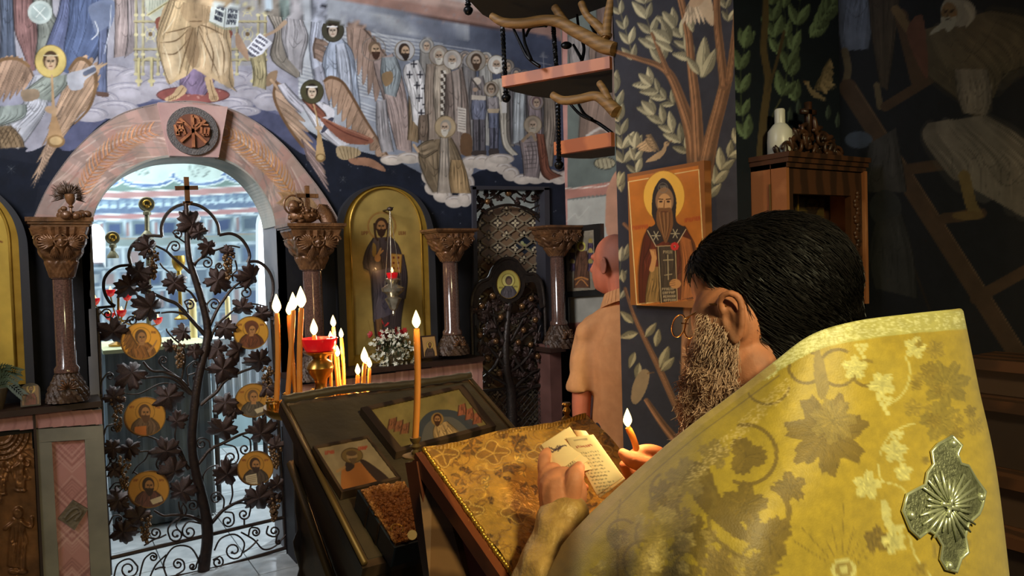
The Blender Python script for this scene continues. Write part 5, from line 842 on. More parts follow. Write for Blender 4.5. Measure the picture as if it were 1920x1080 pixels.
cr_ = Cv(-130, 800, 100, 1130, (120, 80, 46)); cr_.noise(.3, 24, 2); mat('relief', 'Col', .38, .45, noise=.15, nscale=40)
uv0, uv1 = WALL.uv(-95, 812, .19), WALL.uv(60, 810, .19)
rp = painted('relief_panel', WALL, (uv0[0], WALL.uv(78, 1100, .19)[0]), (FZ, uv1[1]), .004, cr_, 'relief', .19, lambda x, y: inside(x, y, [(-140, 806), (60, 806), (79, 1140), (-140, 1140)]), parent=dad, disp=lambda x, y: rel.sample(x, y)[:, 0]/255*.035)
rp['label'] = 'brown bronze relief with small robed figures'
# dado on the right of the gate
dr = thing('trim_6', WALL.at((uM+uR)/2, FZ, .1), 'pink marble dado under the gold icon', kind='structure')
MB().box(WALL.at((uM+uR)/2, (FZ+ZR-.03)/2, .09), ((uR-uM)/2, .09, (ZR-.03-FZ)/2), ax).build('backing', 'navy_paint', dr)
cr2 = Cv(520, 660, 1080, 900, (170, 124, 114))
for x in range(520, 1080, 13): cr2.line([(x, 660), (x+26, 700), (x+4, 900)], random.uniform(2, 5), random.choice([(204, 160, 148), (136, 94, 88), (190, 140, 130)]), .7)
ppanel('frieze', [(560, 722), (905, 676), (905, 720), (560, 772)], .182, dr, cr2, .005); ppanel('lower_panel', [(560, 772), (905, 720), (905, 900), (560, 900)], .1815, dr, cr2, .012)
MB().box(WALL.at((WALL.uv(1029, 660, .15)[0]+u4)/2, .5, .08), ((u4-WALL.uv(1029, 660, .15)[0])/2, .08, .5-FZ/2+.02), ax).build('door_plinth', mat('brown_marble', (112, 76, 68), .35, col2=(84, 56, 50), nscale=6), dr)
# flowers, small icons, fern
mat('petal', (214, 206, 186), .7, sss=.1); mat('petal_red', (150, 24, 26), .6); mat('leaf_green', (66, 76, 48), .6, col2=(44, 54, 34), nscale=20); mat('vase', (96, 84, 66), .4)
fb = WALL.at(WALL.uv(738, 690, .15)[0], ZR, .15); fl_ = thing('flower_vase', fb, 'bunch of small white and red flowers on the ledge below the gold icon', 'flowers')
MB().lathe([(.04, 0), (.055, .02), (.06, .07), (.045, .10), (.05, .11)], fb, 16).build('vase', 'vase', fl_, smooth=40)
def blossom(mb, p, r, n):
    d = np.array([random.gauss(0, 1), random.gauss(-.8, .6), random.gauss(.5, .6)]); d /= np.linalg.norm(d); e1 = np.cross(d, Z); e1 /= np.linalg.norm(e1); e2 = np.cross(d, e1)
    for k in range(n):
        a = 2*math.pi*k/n; u = math.cos(a)*e1+math.sin(a)*e2; w = np.cross(d, u); mb.add([p, p+u*r*.6-w*r*.35+d*r*.1, p+u*r+d*r*.25, p+u*r*.6+w*r*.35+d*r*.1, p+u*r*.5-d*r*.15], [(0, 1, 2, 3), (0, 4, 1), (0, 3, 4), (1, 4, 2), (2, 4, 3)])
mw, mr, ml = MB(), MB(), MB()
for i in range(150):
    a = random.uniform(0, 6.28); q = random.random()**.5; x = 738+46*q*math.cos(a); y = 655+40*q*math.sin(a); p = WALL.hit(x, y, .15+.08*math.sqrt(max(0, 1-q*q))*random.random()+.02); blossom(mw, p, random.uniform(.011, .017), 5)
    ml.tube([fb+Z*.1, (fb+Z*.12+p)/2, p], [.002, .002, .001], 4, cap=False)
    if i % 2 == 0:
        d = np.array([random.gauss(0, 1), random.gauss(0, 1), random.gauss(0, 1)]); d /= np.linalg.norm(d); e = np.cross(d, [.3, .5, .8]); ml.add([p, p+d*.02+e*.008, p+d*.045, p+d*.02-e*.008], [(0, 1, 2, 3)])
for i in range(26): x = random.gauss(728, 15); y = random.gauss(624, 7); blossom(mr, WALL.hit(x, y, .10+random.random()*.06), .022, 6)
tag(mw.build('white_blossoms', 'petal', fl_), kind='stuff'); tag(mr.build('red_blossoms', 'petal_red', fl_), kind='stuff'); tag(ml.build('stems_and_leaves', 'leaf_green', fl_), kind='stuff')
def small_icon(name, cx, cy, w, h, o, lab, arch, bg, rb):
    p = WALL.hit(cx, cy+h/2, o); k = np.linalg.norm(WALL.hit(cx+1, cy, o)-WALL.hit(cx, cy, o)); W, H = w*k*1.05, h*k; yv = Z*.97-WN*.22; yv /= np.linalg.norm(yv); nn = np.cross(WX, yv); pl = Plane(p, WX, yv, nn)
    t = thing(name, p, lab, 'icon'); ol = [(-W/2, 0), (-W/2, H*.7 if arch else H)]+([(-W/2*math.cos(a), H*.7+H*.3*math.sin(a)) for a in np.linspace(.3, 2.84, 7)] if arch else [])+[(W/2, H*.7 if arch else H), (W/2, 0)]
    MB().prism([pl.at(a, b, 0) for a, b in ol], nn*.015).build('board', 'ledge_wood', t)
    c = Cv(cx-w, cy-h, cx+w, cy+h, bg, 2.5); c.robe([(cx-w*.1, cy-h*.05), (cx-w*.3, cy+h*.2), (cx-w*.32, cy+h*.5)], [(cx+w*.1, cy-h*.05), (cx+w*.3, cy+h*.2), (cx+w*.32, cy+h*.5)], rb, 5); c.head(cx, cy-h*.14, w*.16, (190, 150, 70), 1.5, hair=(60, 40, 30), beard=(70, 48, 34), skin=(160, 112, 70))
    painted('painting', pl, (-W*.42, W*.42), (H*.06, H*.93 if not arch else H*.86), .003, c, 'icon_paint', .0155, parent=t)
small_icon('small_icon', 806, 652, 27, 38, .2, 'small rectangular icon leaning by the slim column on the right ledge', False, (170, 128, 76), (76, 58, 50)); small_icon('small_icon', 58, 736, 36, 52, .2, 'small arched icon leaning by the thick column on the left ledge', True, (120, 84, 50), (112, 44, 36))
fp = WALL.at(WALL.uv(-14, 752, .16)[0], ZL, .16); fe = thing('fern', fp, 'green fern fronds reaching in at the left edge above the ledge', 'plant')
MB().lathe([(.04, 0), (.06, .08), (.065, .10), (.05, .10)], fp, 14).build('pot', 'vase', fe, smooth=40)
for (x, y) in ((40, 698), (36, 716), (20, 690), (44, 742), (-10, 680), (-50, 700), (-60, 730)):
    q = catmull([fp+Z*.1, (fp+Z*.16+WALL.hit(x, y-8, .22))/2, WALL.hit(x, y, .24)], 8); m = MB(); m.tube(q, .0022, 5)
    for i in range(3, len(q)-1):
        d = q[i+1]-q[i-1]; d /= np.linalg.norm(d); s_ = np.cross(d, WN)
        for sg in (-1, 1): e = q[i]+d*.03+s_*sg*.045*(1-i/len(q)*.6); m.add([q[i]-d*.005, q[i]+d*.018+s_*sg*.018, e, q[i]+d*.002+s_*sg*.02], [(0, 1, 2, 3)])
    m.build('frond', 'leaf_green', fe)
# ================================================================== side door with its apple-tree gate
mat('door_frame', (48, 46, 52), .5); mat('slat', (146, 130, 104), .55, col2=(120, 104, 82), nscale=20); mat('pale_glass', (176, 178, 168), .5, emit=(190, 196, 190), estr=.16); mat('apple', (132, 96, 58), .3, .6, col2=(96, 64, 40), nscale=30); mat('iron_dark', (40, 33, 29), .45, .4, col2=(58, 46, 38), nscale=40, bump=.3, bscale=90)
sd = thing('door_1', WALL.hit(958, 790, -.02)*np.array([1, 1, 0])+Z*FZ, 'dark lattice side door with a bird tile and leafy iron top', kind='structure')
D = lambda x, y, o=-.02: WALL.hit(x, y, o)
for pts in ([(884, 348), (1030, 350), (1030, 356), (886, 355)], [(886, 350), (893, 350), (905, 1000), (896, 1000)], [(1021, 352), (1030, 352), (1040, 1000), (1030, 1000)]): quadbox(pts, -.12, .02, 'door_post', 'door_frame', sd)
cl2 = Cv(870, 330, 1060, 1000, (92, 74, 58), 2.0)
for x in range(870, 1060, 2): cl2.quad([(x, 330), (x+2, 330), (x+2, 1000), (x, 1000)], np.array([122, 96, 72])*(1-max(0, (x-985)/90))+np.array([150, 144, 128])*max(0, (x-985)/90))
DX, DY = 33.0, 23.0
for i in range(-4, 9):
    for j in range(-2, 30):
        x = 900+i*DX+(j % 2)*DX/2; y = 372+j*DY/2*2*.5*2*.5*2; y = 372+j*DY; 
        cl2.quad([(x-11, y), (x, y-11), (x+11, y), (x, y+11)], (56, 42, 36)); 
        for a in range(4): an = a*math.pi/2; cl2.ell(x+4*math.cos(an), y+4*math.sin(an), 3.6, 2.0, (206, 190, 156), rot=an)
        cl2.ell(x, y, 1.4, 1.4, (90, 74, 50))
cl2.quad([(966, 460), (984, 443), (1003, 460), (984, 477)], (38, 44, 54)); cl2.ell(983, 461, 7, 4.5, (150, 150, 92), rot=.5); cl2.ell(979, 455, 3.2, 3.2, (170, 168, 120)); cl2.line([(988, 464), (996, 470)], 2, (120, 124, 90))
dp = painted('tile_panel', WALL, (WALL.uv(892, 500, -.1)[0], WALL.uv(1026, 500, -.1)[0]), (FZ, D(958, 384, -.1)[2]), .0032, cl2, 'icon_paint', -.1, lambda x, y: inside(x, y, [(888, 420), (905, 398), (950, 385), (1000, 395), (1032, 440), (1045, 1010), (888, 1010)]), parent=sd); dp['label'] = 'dark diamond tiles with pale star flowers and one bird tile'
MB().prism([D(x, y, -.11) for x, y in [(888, 350), (1030, 350), (1042, 1010), (898, 1010)]], -WN*.02).build('door_backing', 'pale_glass', sd)
k = GK(950, 500)
for s in (1, -1):   # lattice slats, each a strip
    for c in range(-14, 30):
        # line x*DY*s... through diamond gaps
        y_at = lambda x: 360.5+s*(x-900)*DY/(DX/2)/1.0*.5+c*DY*1.0
        q = []
        for x in np.linspace(893, 1028, 46):
            y = y_at(x)
            if inside(np.array([x]), np.array([y]), [(894, 425), (908, 402), (950, 388), (1000, 398), (1026, 440), (1029, 820), (896, 820)])[0]: q.append((x, y))
        if len(q) > 2:
            a, b = D(*q[0], -.097), D(*q[-1], -.097); d = (b-a)/np.linalg.norm(b-a); e = np.cross(d, WN)*1.5*k
            MB().hexa([a-e, b-e, b+e, a+e, a-e+WN*.006, b-e+WN*.006, b+e+WN*.006, a+e+WN*.006]).build('slat', 'slat', sd)
def dtube(pts, w, nm, par, o=-.05, m_='iron_dark', seg=6): return MB().tube([D(x, y, o) for x, y in catmull(pts, 5)], np.interp(np.linspace(0, 1, (len(pts)-1)*5+1), np.linspace(0, 1, len(w)), w)*k/2 if hasattr(w, '__len__') else w*k/2, seg).build(nm, m_, par, smooth=60)
for pts in ([(890, 430), (905, 400), (930, 388), (955, 384), (985, 390), (1010, 405), (1026, 425)],): dtube(pts, 5, 'arch_bar', sd)
for pts in ([(925, 372), (945, 358), (960, 372), (980, 392), (1000, 405), (1026, 430)], [(900, 385), (925, 370), (940, 356)], [(975, 372), (1000, 380), (1015, 362), (1024, 356)], [(960, 352), (985, 370), (1000, 352)], [(990, 395), (1010, 385), (1026, 378)], [(890, 400), (905, 385), (915, 360)], [(1005, 408), (1015, 395), (1026, 395)]): dtube(pts, [4, 3, 2], 'tracery_branch', sd)
def dleaf(x, y, r, par, o=-.04):
    ob = bpy.data.objects.new('leaf', LM[random.randint(0, 2)]); COL.objects.link(ob); ob.parent = par; ob.location = D(x, y, o)-ORG[par.name]; ob.rotation_euler = (Rg @ Matrix.Rotation(random.uniform(-.6, .6), 3, 'X') @ Matrix.Rotation(random.uniform(0, 6.28), 3, 'Z')).to_euler(); ob.scale = (r*k*.75, r*k*1.2, r*k)
for x, y, r in ((893, 362, 9), (902, 374, 9), (912, 362, 8), (920, 380, 8), (928, 360, 9), (938, 372, 8), (895, 390, 8), (908, 396, 7), (962, 362, 8), (972, 378, 8), (992, 360, 8), (1005, 372, 9), (1018, 390, 8), (1010, 358, 7), (984, 372, 7)): dleaf(x, y, r, sd)
m = MB(); m.sph(D(953, 362, -.03), 6*k, 10, 8); m.sph(D(914, 378, -.03), 5*k, 10, 8); m.build('iron_apple', 'apple', sd, smooth=True)
# low gate in front of the door
ag = thing('apple_tree_gate', D(955, 800, .03)*np.array([1, 1, 0])+Z*FZ, 'dark iron gate with apple branches and an oval icon, before the side door', 'gate')
TOP = catmull([(884, 575), (888, 548), (900, 530), (916, 522), (924, 504), (936, 490), (952, 484), (968, 490), (980, 506), (988, 514), (1002, 514), (1014, 528), (1019, 552), (1021, 575)], 4)
LOW = catmull([(892, 578), (899, 554), (911, 541), (926, 534), (934, 514), (942, 503), (953, 499), (964, 503), (972, 516), (982, 530), (998, 529), (1006, 542), (1012, 578)], 5); LOW = resample(LOW, len(TOP))
MB().strip([D(x, y, .03) for x, y in TOP], [D(x, y, .03) for x, y in LOW], WN*.012).build('head_plate', 'iron_dark', ag, smooth=30)
MB().tube([D(x, y, .036) for x, y in TOP], 3.2*k, 8).build('rim', 'iron_dark', ag, smooth=True); dtube([(884, 575), (887, 700), (893, 830)], 6, 'stile', ag, .03); dtube([(1021, 575), (1026, 700), (1031, 830)], 6, 'stile', ag, .03); dtube([(887, 735), (960, 727), (1027, 720)], 5, 'rail', ag, .03)
dtube([(956, 560), (952, 600), (948, 650), (950, 700), (958, 740), (960, 830)], [7, 10, 13, 15, 18, 22], 'trunk', ag, .03, seg=10)
for pts in ([(950, 690), (925, 660), (905, 640), (892, 610)], [(952, 700), (980, 680), (1000, 650), (1014, 610)], [(946, 640), (930, 610), (925, 580)], [(958, 640), (975, 610), (990, 580)], [(950, 720), (915, 700), (893, 680)], [(962, 730), (995, 700), (1020, 690)], [(955, 750), (990, 730), (1022, 722)], [(948, 600), (915, 585), (900, 560)], [(960, 600), (985, 590), (1008, 560)], [(930, 620), (910, 625), (895, 660)], [(975, 640), (1000, 620), (1015, 640)], [(940, 660), (925, 690), (900, 712)], [(965, 670), (985, 700), (1005, 712)]): dtube(pts, [7, 5, 3], 'branch', ag, .034)
for x, y in ((924, 555), (903, 574), (939, 595), (979, 574), (996, 560), (982, 619), (995, 646), (914, 672), (972, 642), (1004, 600), (930, 640), (900, 628), (1008, 668), (936, 700), (890, 700)): MB().sph(D(x, y, .045), 5.2*k, 10, 8).build('apple', 'apple', ag, smooth=True)
for i in range(80): dleaf(random.uniform(892, 1016), random.uniform(556, 720), random.uniform(7, 11), ag, .04)
m = MB()
for s in (1, -1):
    for c in range(-12, 26):
        q = [(x, 730+s*(x-890)*1.25+c*13) for x in np.linspace(892, 1028, 30)]; q = [p for p in q if 726 < p[1] < 840]
        if len(q) > 1: m.tube([D(*q[0], .03), D(*q[-1], .03)], .0022, 4)
tag(m.build('wire_mesh', 'iron_dark', ag), kind='stuff')
ov = [D(953+21.5*math.cos(a), 533+27*math.sin(a), .045) for a in np.linspace(0, 2*math.pi, 33)[:-1]]
MB().prism([D(953+30*math.cos(a), 531+37*math.sin(a), .034) for a in np.linspace(0, 2*math.pi, 33)[:-1]], WN*.010).build('oval_plate', 'iron_dark', ag)
om = MB().prism(ov, WN*.008).build('oval_icon', 'gold_edge', ag, label='oval gold icon of a haloed half figure')
co = Cv(925, 500, 982, 566, (206, 188, 92), 3.0); co.ring(953, 526, 12, 2, (150, 130, 50)); co.ell(953, 526, 11, 12, (226, 210, 120)); co.robe([(948, 536), (940, 546), (938, 562)], [(960, 536), (968, 548), (970, 562)], (92, 84, 88), 6); co.ell(954, 526, 6.5, 8.5, (84, 62, 50)); co.ell(954, 528, 4.6, 6, (140, 108, 80)); co.text(936, 538, 8, 0, 3, 3, (120, 100, 40), .8); co.text(963, 536, 8, 0, 3, 3, (120, 100, 40), .8)
uv = WALL.uv(953, 533, .0535); a_, b_ = abs(WALL.uv(974, 533, .0535)[0]-uv[0]), abs(WALL.uv(953, 559, .0535)[1]-uv[1]); painted('painting', WALL, (uv[0]-a_, uv[0]+a_), (uv[1]-b_, uv[1]+b_), .0025, co, 'icon_paint', .0535, lambda x, y: ((x-953)/20.5)**2+((y-533)/26)**2 < 1, parent=om)
# ================================================================== return wall on the right of the iconostasis
SIDE = Plane(WALL.at(U1, 0), WN, Z, -WX)
cs_ = Cv(1040, -320, 1300, 900, (96, 102, 96))
cs_.quad([(1040, -320), (1300, -320), (1300, 330), (1040, 360)], (94, 100, 94)); cs_.robe([(1100, 60), (1092, 160), (1085, 262)], [(1175, 60), (1180, 160), (1180, 262)], (120, 100, 88), 8); cs_.robe([(1064, 70), (1066, 100), (1070, 130)], [(1110, 60), (1104, 100), (1110, 126)], (130, 122, 118), 6); cs_.robe([(1118, 0), (1120, 60), (1116, 120)], [(1180, 0), (1184, 60), (1180, 120)], (112, 92, 84), 7)
cs_.line([(1100, 255), (1130, 240), (1150, 262)], 5, (170, 160, 150)); cs_.ell(1134, 306, 20, 11, (150, 140, 112)); [cs_.line([(1120+k*8, 298), (1124+k*8, 314)], 1.2, (70, 60, 48), sm=0) for k in range(4)]; cs_.ring(1134, 306, 20, 1.6, (46, 44, 36), 1, 11)
cs_.quad([(1054, -320), (1064, -320), (1064, 900), (1054, 900)], (168, 122, 112)); cs_.line([(1054, -300), (1054, 600)], 2, (120, 84, 78), sm=0); cs_.quad([(1056, 355), (1300, 318), (1300, 344), (1056, 374)], (162, 112, 98)); cs_.line([(1056, 354), (1135, 348), (1150, 330)], 2.2, (206, 192, 178))
cs_.quad([(1064, 376), (1300, 346), (1300, 560), (1064, 560)], (164, 160, 150))
for k in range(26): x, y = random.uniform(1060, 1250), random.uniform(380, 620); cs_.line([(x, y), (x+18, y-16), (x+24, y-8), (x+44, y-30)], random.uniform(1, 3), random.choice([(108, 106, 104), (130, 128, 122), (190, 186, 174)]), .6)
cs_.poly([(1140, 350), (1156, 320), (1168, 330), (1168, 440), (1138, 440), (1136, 380)], (176, 128, 102), sm=3); cs_.quad([(1064, 555), (1300, 556), (1300, 606), (1064, 606)], (150, 144, 132)); cs_.quad([(1056, 606), (1300, 596), (1300, 614), (1056, 626)], (140, 84, 70)); cs_.quad([(1040, 626), (1300, 614), (1300, 900), (1040, 900)], (84, 56, 48)); cs_.noise(.12, 24, 12)
wr0 = painted('wall_side', SIDE, (0, 1.25), (FZ-.02, 3.9), .009, cs_, 'fresco', 0, kind='structure', label='narrow painted return wall beside the side door')
mat('dark_plaster', (30, 32, 40), .8, col2=(24, 26, 32), nscale=5)
# framed icon on it
si = thing('framed_icon', SIDE.hit(1092, 556, .02), 'dark framed icon of a robed figure on the return wall, left of the bald man', 'icon'); so = .03
fo = [(1054, 427), (1128, 419), (1131, 553), (1058, 558)]; fi = [(1061, 436), (1116, 430), (1119, 543), (1063, 547)]
MB().prism([SIDE.hit(x, y, .022) for x, y in fo], SIDE.n*-.018).build('board', 'ledge_wood', si); m = MB(); m.strip([SIDE.hit(x, y, .022) for x, y in fo+fo[:1]], [SIDE.hit(x, y, .022) for x, y in fi+fi[:1]], SIDE.n*.014); m.build('frame', mat('black_frame', (30, 28, 26), .35), si)
ci = Cv(1045, 405, 1140, 570, (128, 116, 98), 2.0); ci.robe([(1082, 470), (1078, 500), (1076, 540)], [(1100, 470), (1104, 500), (1106, 540)], (92, 62, 46), 8); ci.ell(1090, 462, 8, 9, (190, 176, 84)); ci.ell(1090, 463, 5, 6.5, (96, 68, 50))
for s in (-1, 1):
    for y in (452, 470, 490): ci.ell(1090+s*17, y, 4, 5, (150, 130, 70)); ci.robe([(1090+s*17-4, y+4), (1090+s*17-5, y+18)], [(1090+s*17+4, y+4), (1090+s*17+5, y+18)], (78, 62, 82), 3)
ci.line([(1078, 524), (1090, 520), (1102, 524)], 3, (170, 110, 60)); ci.line([(1080, 534), (1090, 524), (1102, 536)], 2, (170, 110, 60)); ci.noise(.2, 8, 3); ci.line([(1062, 438), (1116, 431), (1119, 543)], 2, (150, 142, 128), .6, sm=0)
pin = fi; uv = np.array([SIDE.uv(x, y, .024) for x, y in fi]); painted('painting', SIDE, (uv[:, 0].min(), uv[:, 0].max()), (uv[:, 1].min(), uv[:, 1].max()), .004, ci, 'icon_paint', .024, lambda x, y: inside(x, y, pin), parent=si)
# ================================================================== painted pillar
_p0 = P(1160, 490, 2.6); PO = np.array([_p0[0], _p0[1], 0]); PIL = Plane(PO, WN, Z, -WX); pw = PIL.uv(1379, 200)[0]; PRO = PO+WN*pw; PRT = Plane(PRO, WX, Z, WN); pd = PRT.uv(1576, 300)[0]
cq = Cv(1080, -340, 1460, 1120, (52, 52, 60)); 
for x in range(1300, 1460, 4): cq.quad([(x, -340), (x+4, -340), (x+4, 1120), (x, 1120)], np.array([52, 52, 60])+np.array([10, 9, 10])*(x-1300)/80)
BK = (150, 108, 76)
def limb(pts, w):
    q = catmull(pts, 8); cq.line(q, w, np.array(BK)*.82, sm=0); n = np.array([-.25, 0]); ww = np.array(w, float)
    for f, c in ((-.28, 1.18), (0.05, 1.02), (.3, .68)): cq.line(q+np.array([f*ww.mean(), 0]), ww*.22, np.array(BK)*c, .9, sm=0)
    for k in range(3): cq.line(q+np.array([random.uniform(-.35, .35)*ww.mean(), 0]), 1.2, np.array(BK)*random.choice([.5, .6, 1.3]), .7, sm=0)
LC = (158, 150, 122)
def sprig(pts, n, L, c=LC, cvx=None, sp=.62, both=True):
    L *= 1.3
    cvx = cvx or cq; q = resample(catmull(pts, 8), n+1); cvx.line(q, [3, 1.5], np.array(c)*.6, sm=0)
    for i in range(n+1):
        d = q[min(i+1, n)]-q[max(i-1, 0)]; a = math.atan2(d[1], d[0]); 
        for sg in ((-1, 1) if both else ((-1) ** i,)): cvx.leaf(q[i][0], q[i][1], L*random.uniform(.8, 1.15), a+sg*sp*random.uniform(.45, 1.2), np.array(c)*random.uniform(.8, 1.1), .23)
        if i == n: cvx.leaf(q[i][0], q[i][1], L, a, c, .28)
sprig([(1186, 112), (1180, 80), (1168, 40), (1158, 0), (1150, -60)], 6, 24); sprig([(1240, 118), (1226, 76), (1214, 40), (1208, -10), (1200, -80)], 7, 30); sprig([(1292, 90), (1280, 70), (1266, 52)], 2, 30); sprig([(1300, 110), (1270, 90), (1258, 80)], 1, 34); sprig([(1170, 305), (1166, 260), (1160, 220), (1152, 176)], 5, 32); sprig([(1264, 196), (1240, 176), (1222, 160)], 3, 26); sprig([(1292, 286), (1270, 256), (1246, 232), (1228, 214)], 4, 28); sprig([(1194, 325), (1190, 300), (1192, 278)], 2, 24); sprig([(1328, 372), (1346, 332), (1366, 296), (1380, 270)], 4, 30); sprig([(1366, 40), (1362, 20), (1366, -10)], 2, 22); sprig([(1164, 560), (1160, 520), (1164, 490)], 2, 22); sprig([(1190, -60), (1250, -120), (1300, -180)], 6, 34); sprig([(1360, -60), (1340, -140), (1310, -200)], 6, 34)
limb([(1306, 330), (1296, 250), (1276, 186), (1256, 140), (1232, 122), (1196, 110), (1140, 92)], [34, 26, 20, 16, 11, 9, 6]); limb([(1252, 136), (1238, 100), (1222, 62)], [12, 8, 4]); limb([(1312, 330), (1308, 260), (1304, 190), (1296, 120), (1290, 60), (1272, -20), (1240, -140)], [34, 24, 20, 16, 14, 12, 8]); limb([(1318, 330), (1336, 250), (1352, 190), (1364, 140)], [36, 26, 24, 22]); limb([(1358, 160), (1350, 90), (1344, 30), (1342, -60), (1330, -180)], [18, 16, 14, 12, 8]); limb([(1366, 150), (1374, 90), (1380, 30), (1384, -60)], [14, 12, 10, 8])
for x, y, L, a in ((1316, 146, 78, -1.5), (1318, 146, 60, -1.15), (1312, 140, 42, -2.2), (1300, 60, 40, -1.9), (1262, 96, 40, -2.6)): cq.leaf(x, y, L, a, LC, .2)
def bird(cvx, x, y, s, c=(176, 146, 110), up=True, flip=1):
    f = lambda a, b: (x+flip*a*s, y+b*s); cvx.wing([f(-.1, -.05), f(-.35, -.3), f(-.5, -.55)], [f(-.35, .0), f(-.75, -.05), f(-.95, -.25)] if up else [f(-.4, .2), f(-.8, .3), f(-1, .1)], np.array(c)*1.12, 6); cvx.wing([f(.05, -.1), f(-.1, -.4), f(-.3, -.75)], [f(-.15, -.15), f(-.45, -.45), f(-.5, -.8)], np.array(c)*.9, 5)
    cvx.poly([f(.5, -.42), f(.36, -.36), f(.2, -.1), f(-.1, .1), f(-.5, .42), f(-.3, .44), f(.1, .3), f(.34, .05), f(.44, -.24)], c); cvx.ell(*f(.42, -.36), s*.12, s*.11, np.array(c)*1.05); cvx.line([f(.5, -.4), f(.66, -.5)], 1.6, (120, 90, 60), sm=0); cvx.ell(*f(.44, -.38), s*.025, s*.025, (30, 26, 24))
bird(cq, 1232, 285, 42); cq.wing([(1310, -20), (1296, 0), (1286, 20)], [(1340, 40), (1306, 44), (1276, 46)], (206, 184, 156), 8); cq.poly([(1314, -30), (1334, 0), (1338, 46), (1326, 40), (1310, 10)], (196, 172, 144)); cq.ell(1306, 2, 16, 10, (190, 160, 130), rot=-.6)
limb([(1316, 900), (1306, 760), (1300, 660), (1306, 580)], [90, 60, 46, 50]); limb([(1284, 800), (1240, 700), (1206, 630), (1188, 590), (1172, 540)], [14, 12, 9, 7, 4]); limb([(1296, 860), (1246, 800), (1212, 750)], [22, 14, 8]); limb([(1170, 420), (1190, 440)], [7, 5])
for x, y, L, a in ((1188, 606, 34, -2.4), (1196, 624, 36, 2.9), (1190, 660, 32, 1.9), (1210, 632, 34, -.9), (1238, 690, 44, -1.2), (1240, 696, 36, -.8), (1198, 680, 34, 1.7), (1170, 530, 26, -1.7), (1166, 360, 40, -1.7), (1160, 350, 30, -1.2), (1172, 480, 24, -1.3), (1230, 650, 34, -1.4)): cq.leaf(x, y, L, a, (150, 140, 108), .24)
cq.poly([(1196, 702), (1208, 692), (1218, 700), (1212, 730), (1196, 756), (1184, 752), (1186, 724)], (150, 128, 96)); cq.line([(1214, 700), (1226, 698)], 2, (110, 80, 50), sm=0); cq.noise(.1, 18, 14)
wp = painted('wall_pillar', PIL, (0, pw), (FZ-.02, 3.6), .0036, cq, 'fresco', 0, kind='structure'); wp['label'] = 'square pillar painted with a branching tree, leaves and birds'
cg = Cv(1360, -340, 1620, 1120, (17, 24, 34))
for pts in ([(1400, 260), (1390, 200), (1388, 120), (1396, 90)], [(1492, 190), (1484, 120), (1494, 60), (1500, 0)], [(1466, 180), (1480, 110), (1470, 30), (1474, -40)], [(1520, 70), (1540, 40), (1560, 10)], [(1458, 100), (1450, 40), (1448, -20)]): sprig(pts, 4, 34, (92, 108, 84), cg, .5)
cg.line(catmull([(1425, 300), (1432, 220), (1440, 150), (1432, 90), (1436, 0), (1430, -200)], 6), [16, 15, 14, 13, 12, 10], (80, 66, 46), sm=0); cg.line(catmull([(1440, 170), (1458, 110), (1470, 60)], 6), 6, (70, 58, 42), sm=0); cg.line([(1420, 600), (1425, 300)], 16, (74, 60, 40), sm=0); cg.line([(1430, 290), (1448, 220), (1464, 186)], 3, (70, 70, 52))
bird(cg, 1530, 170, 40, (120, 104, 84), flip=-1); cg.wing([(1536, 160), (1545, 130), (1556, 112)], [(1548, 180), (1562, 150), (1562, 120)], (130, 112, 90), 5); cg.noise(.1, 18, 15)
for x, y in ((1480, 230), (1496, 215), (1570, 240), (1552, 225)): cg.leaf(x, y, 30, -1.5, (60, 70, 66), .2)
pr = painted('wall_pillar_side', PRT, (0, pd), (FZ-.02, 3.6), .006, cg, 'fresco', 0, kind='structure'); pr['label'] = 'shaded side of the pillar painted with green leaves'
MB().box((PO+PRO)/2+WX*pd/2+Z*1.85, (pw/2-.003, pd/2-.003, 1.75), (WN, WX, Z)).build('pillar_core', 'dark_plaster', wp)
# shaded wall at the right with a painted ladder and climbing figures
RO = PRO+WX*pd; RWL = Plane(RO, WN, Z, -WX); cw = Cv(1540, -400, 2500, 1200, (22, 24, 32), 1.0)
cw.robe([(1574, -60), (1572, 40), (1578, 96)], [(1640, -60), (1636, 40), (1628, 92)], (92, 100, 122), 8); cw.robe([(1626, -60), (1634, 60), (1650, 160)], [(1690, -60), (1680, 60), (1664, 170)], (64, 54, 46), 6); cw.line([(1584, 96), (1590, 130), (1584, 160)], 14, (92, 80, 62)); cw.line([(1644, 160), (1650, 200)], 12, (92, 80, 62))
LD = (72, 54, 42)
cw.line([(1590, 165), (1930, 700), (2030, 860)], 34, LD, sm=0); cw.line([(1604, 160), (1950, 700)], 2, (104, 82, 64), sm=0); cw.line([(1690, 30), (1720, 150)], 26, LD, sm=0); cw.line([(1660, 200), (1790, 120)], 18, LD, sm=0); cw.line([(1700, 318), (1830, 300)], 20, LD, sm=0); cw.line([(1830, 560), (1990, 470)], 22, LD, sm=0); cw.line([(1770, 410), (1840, 400)], 20, LD, sm=0); cw.line([(1690, 440), (1810, 760)], 4, (40, 32, 28), sm=0)
cw.robe([(1716, 60), (1730, 130), (1800, 190), (1840, 240)], [(1860, 20), (1940, 40), (1960, 100), (1880, 140)], (86, 76, 62), 12); cw.robe([(1790, 130), (1796, 180), (1806, 212)], [(1850, 130), (1860, 180), (1850, 216)], (122, 112, 104), 7); cw.robe([(1740, 230), (1730, 260), (1780, 330), (1800, 340)], [(1850, 216), (1920, 260), (1980, 330), (1960, 430)], (114, 106, 100), 12); cw.line([(1808, 330), (1820, 380), (1830, 400)], 22, (110, 92, 58)); cw.ell(1815, 404, 30, 9, (100, 80, 50))
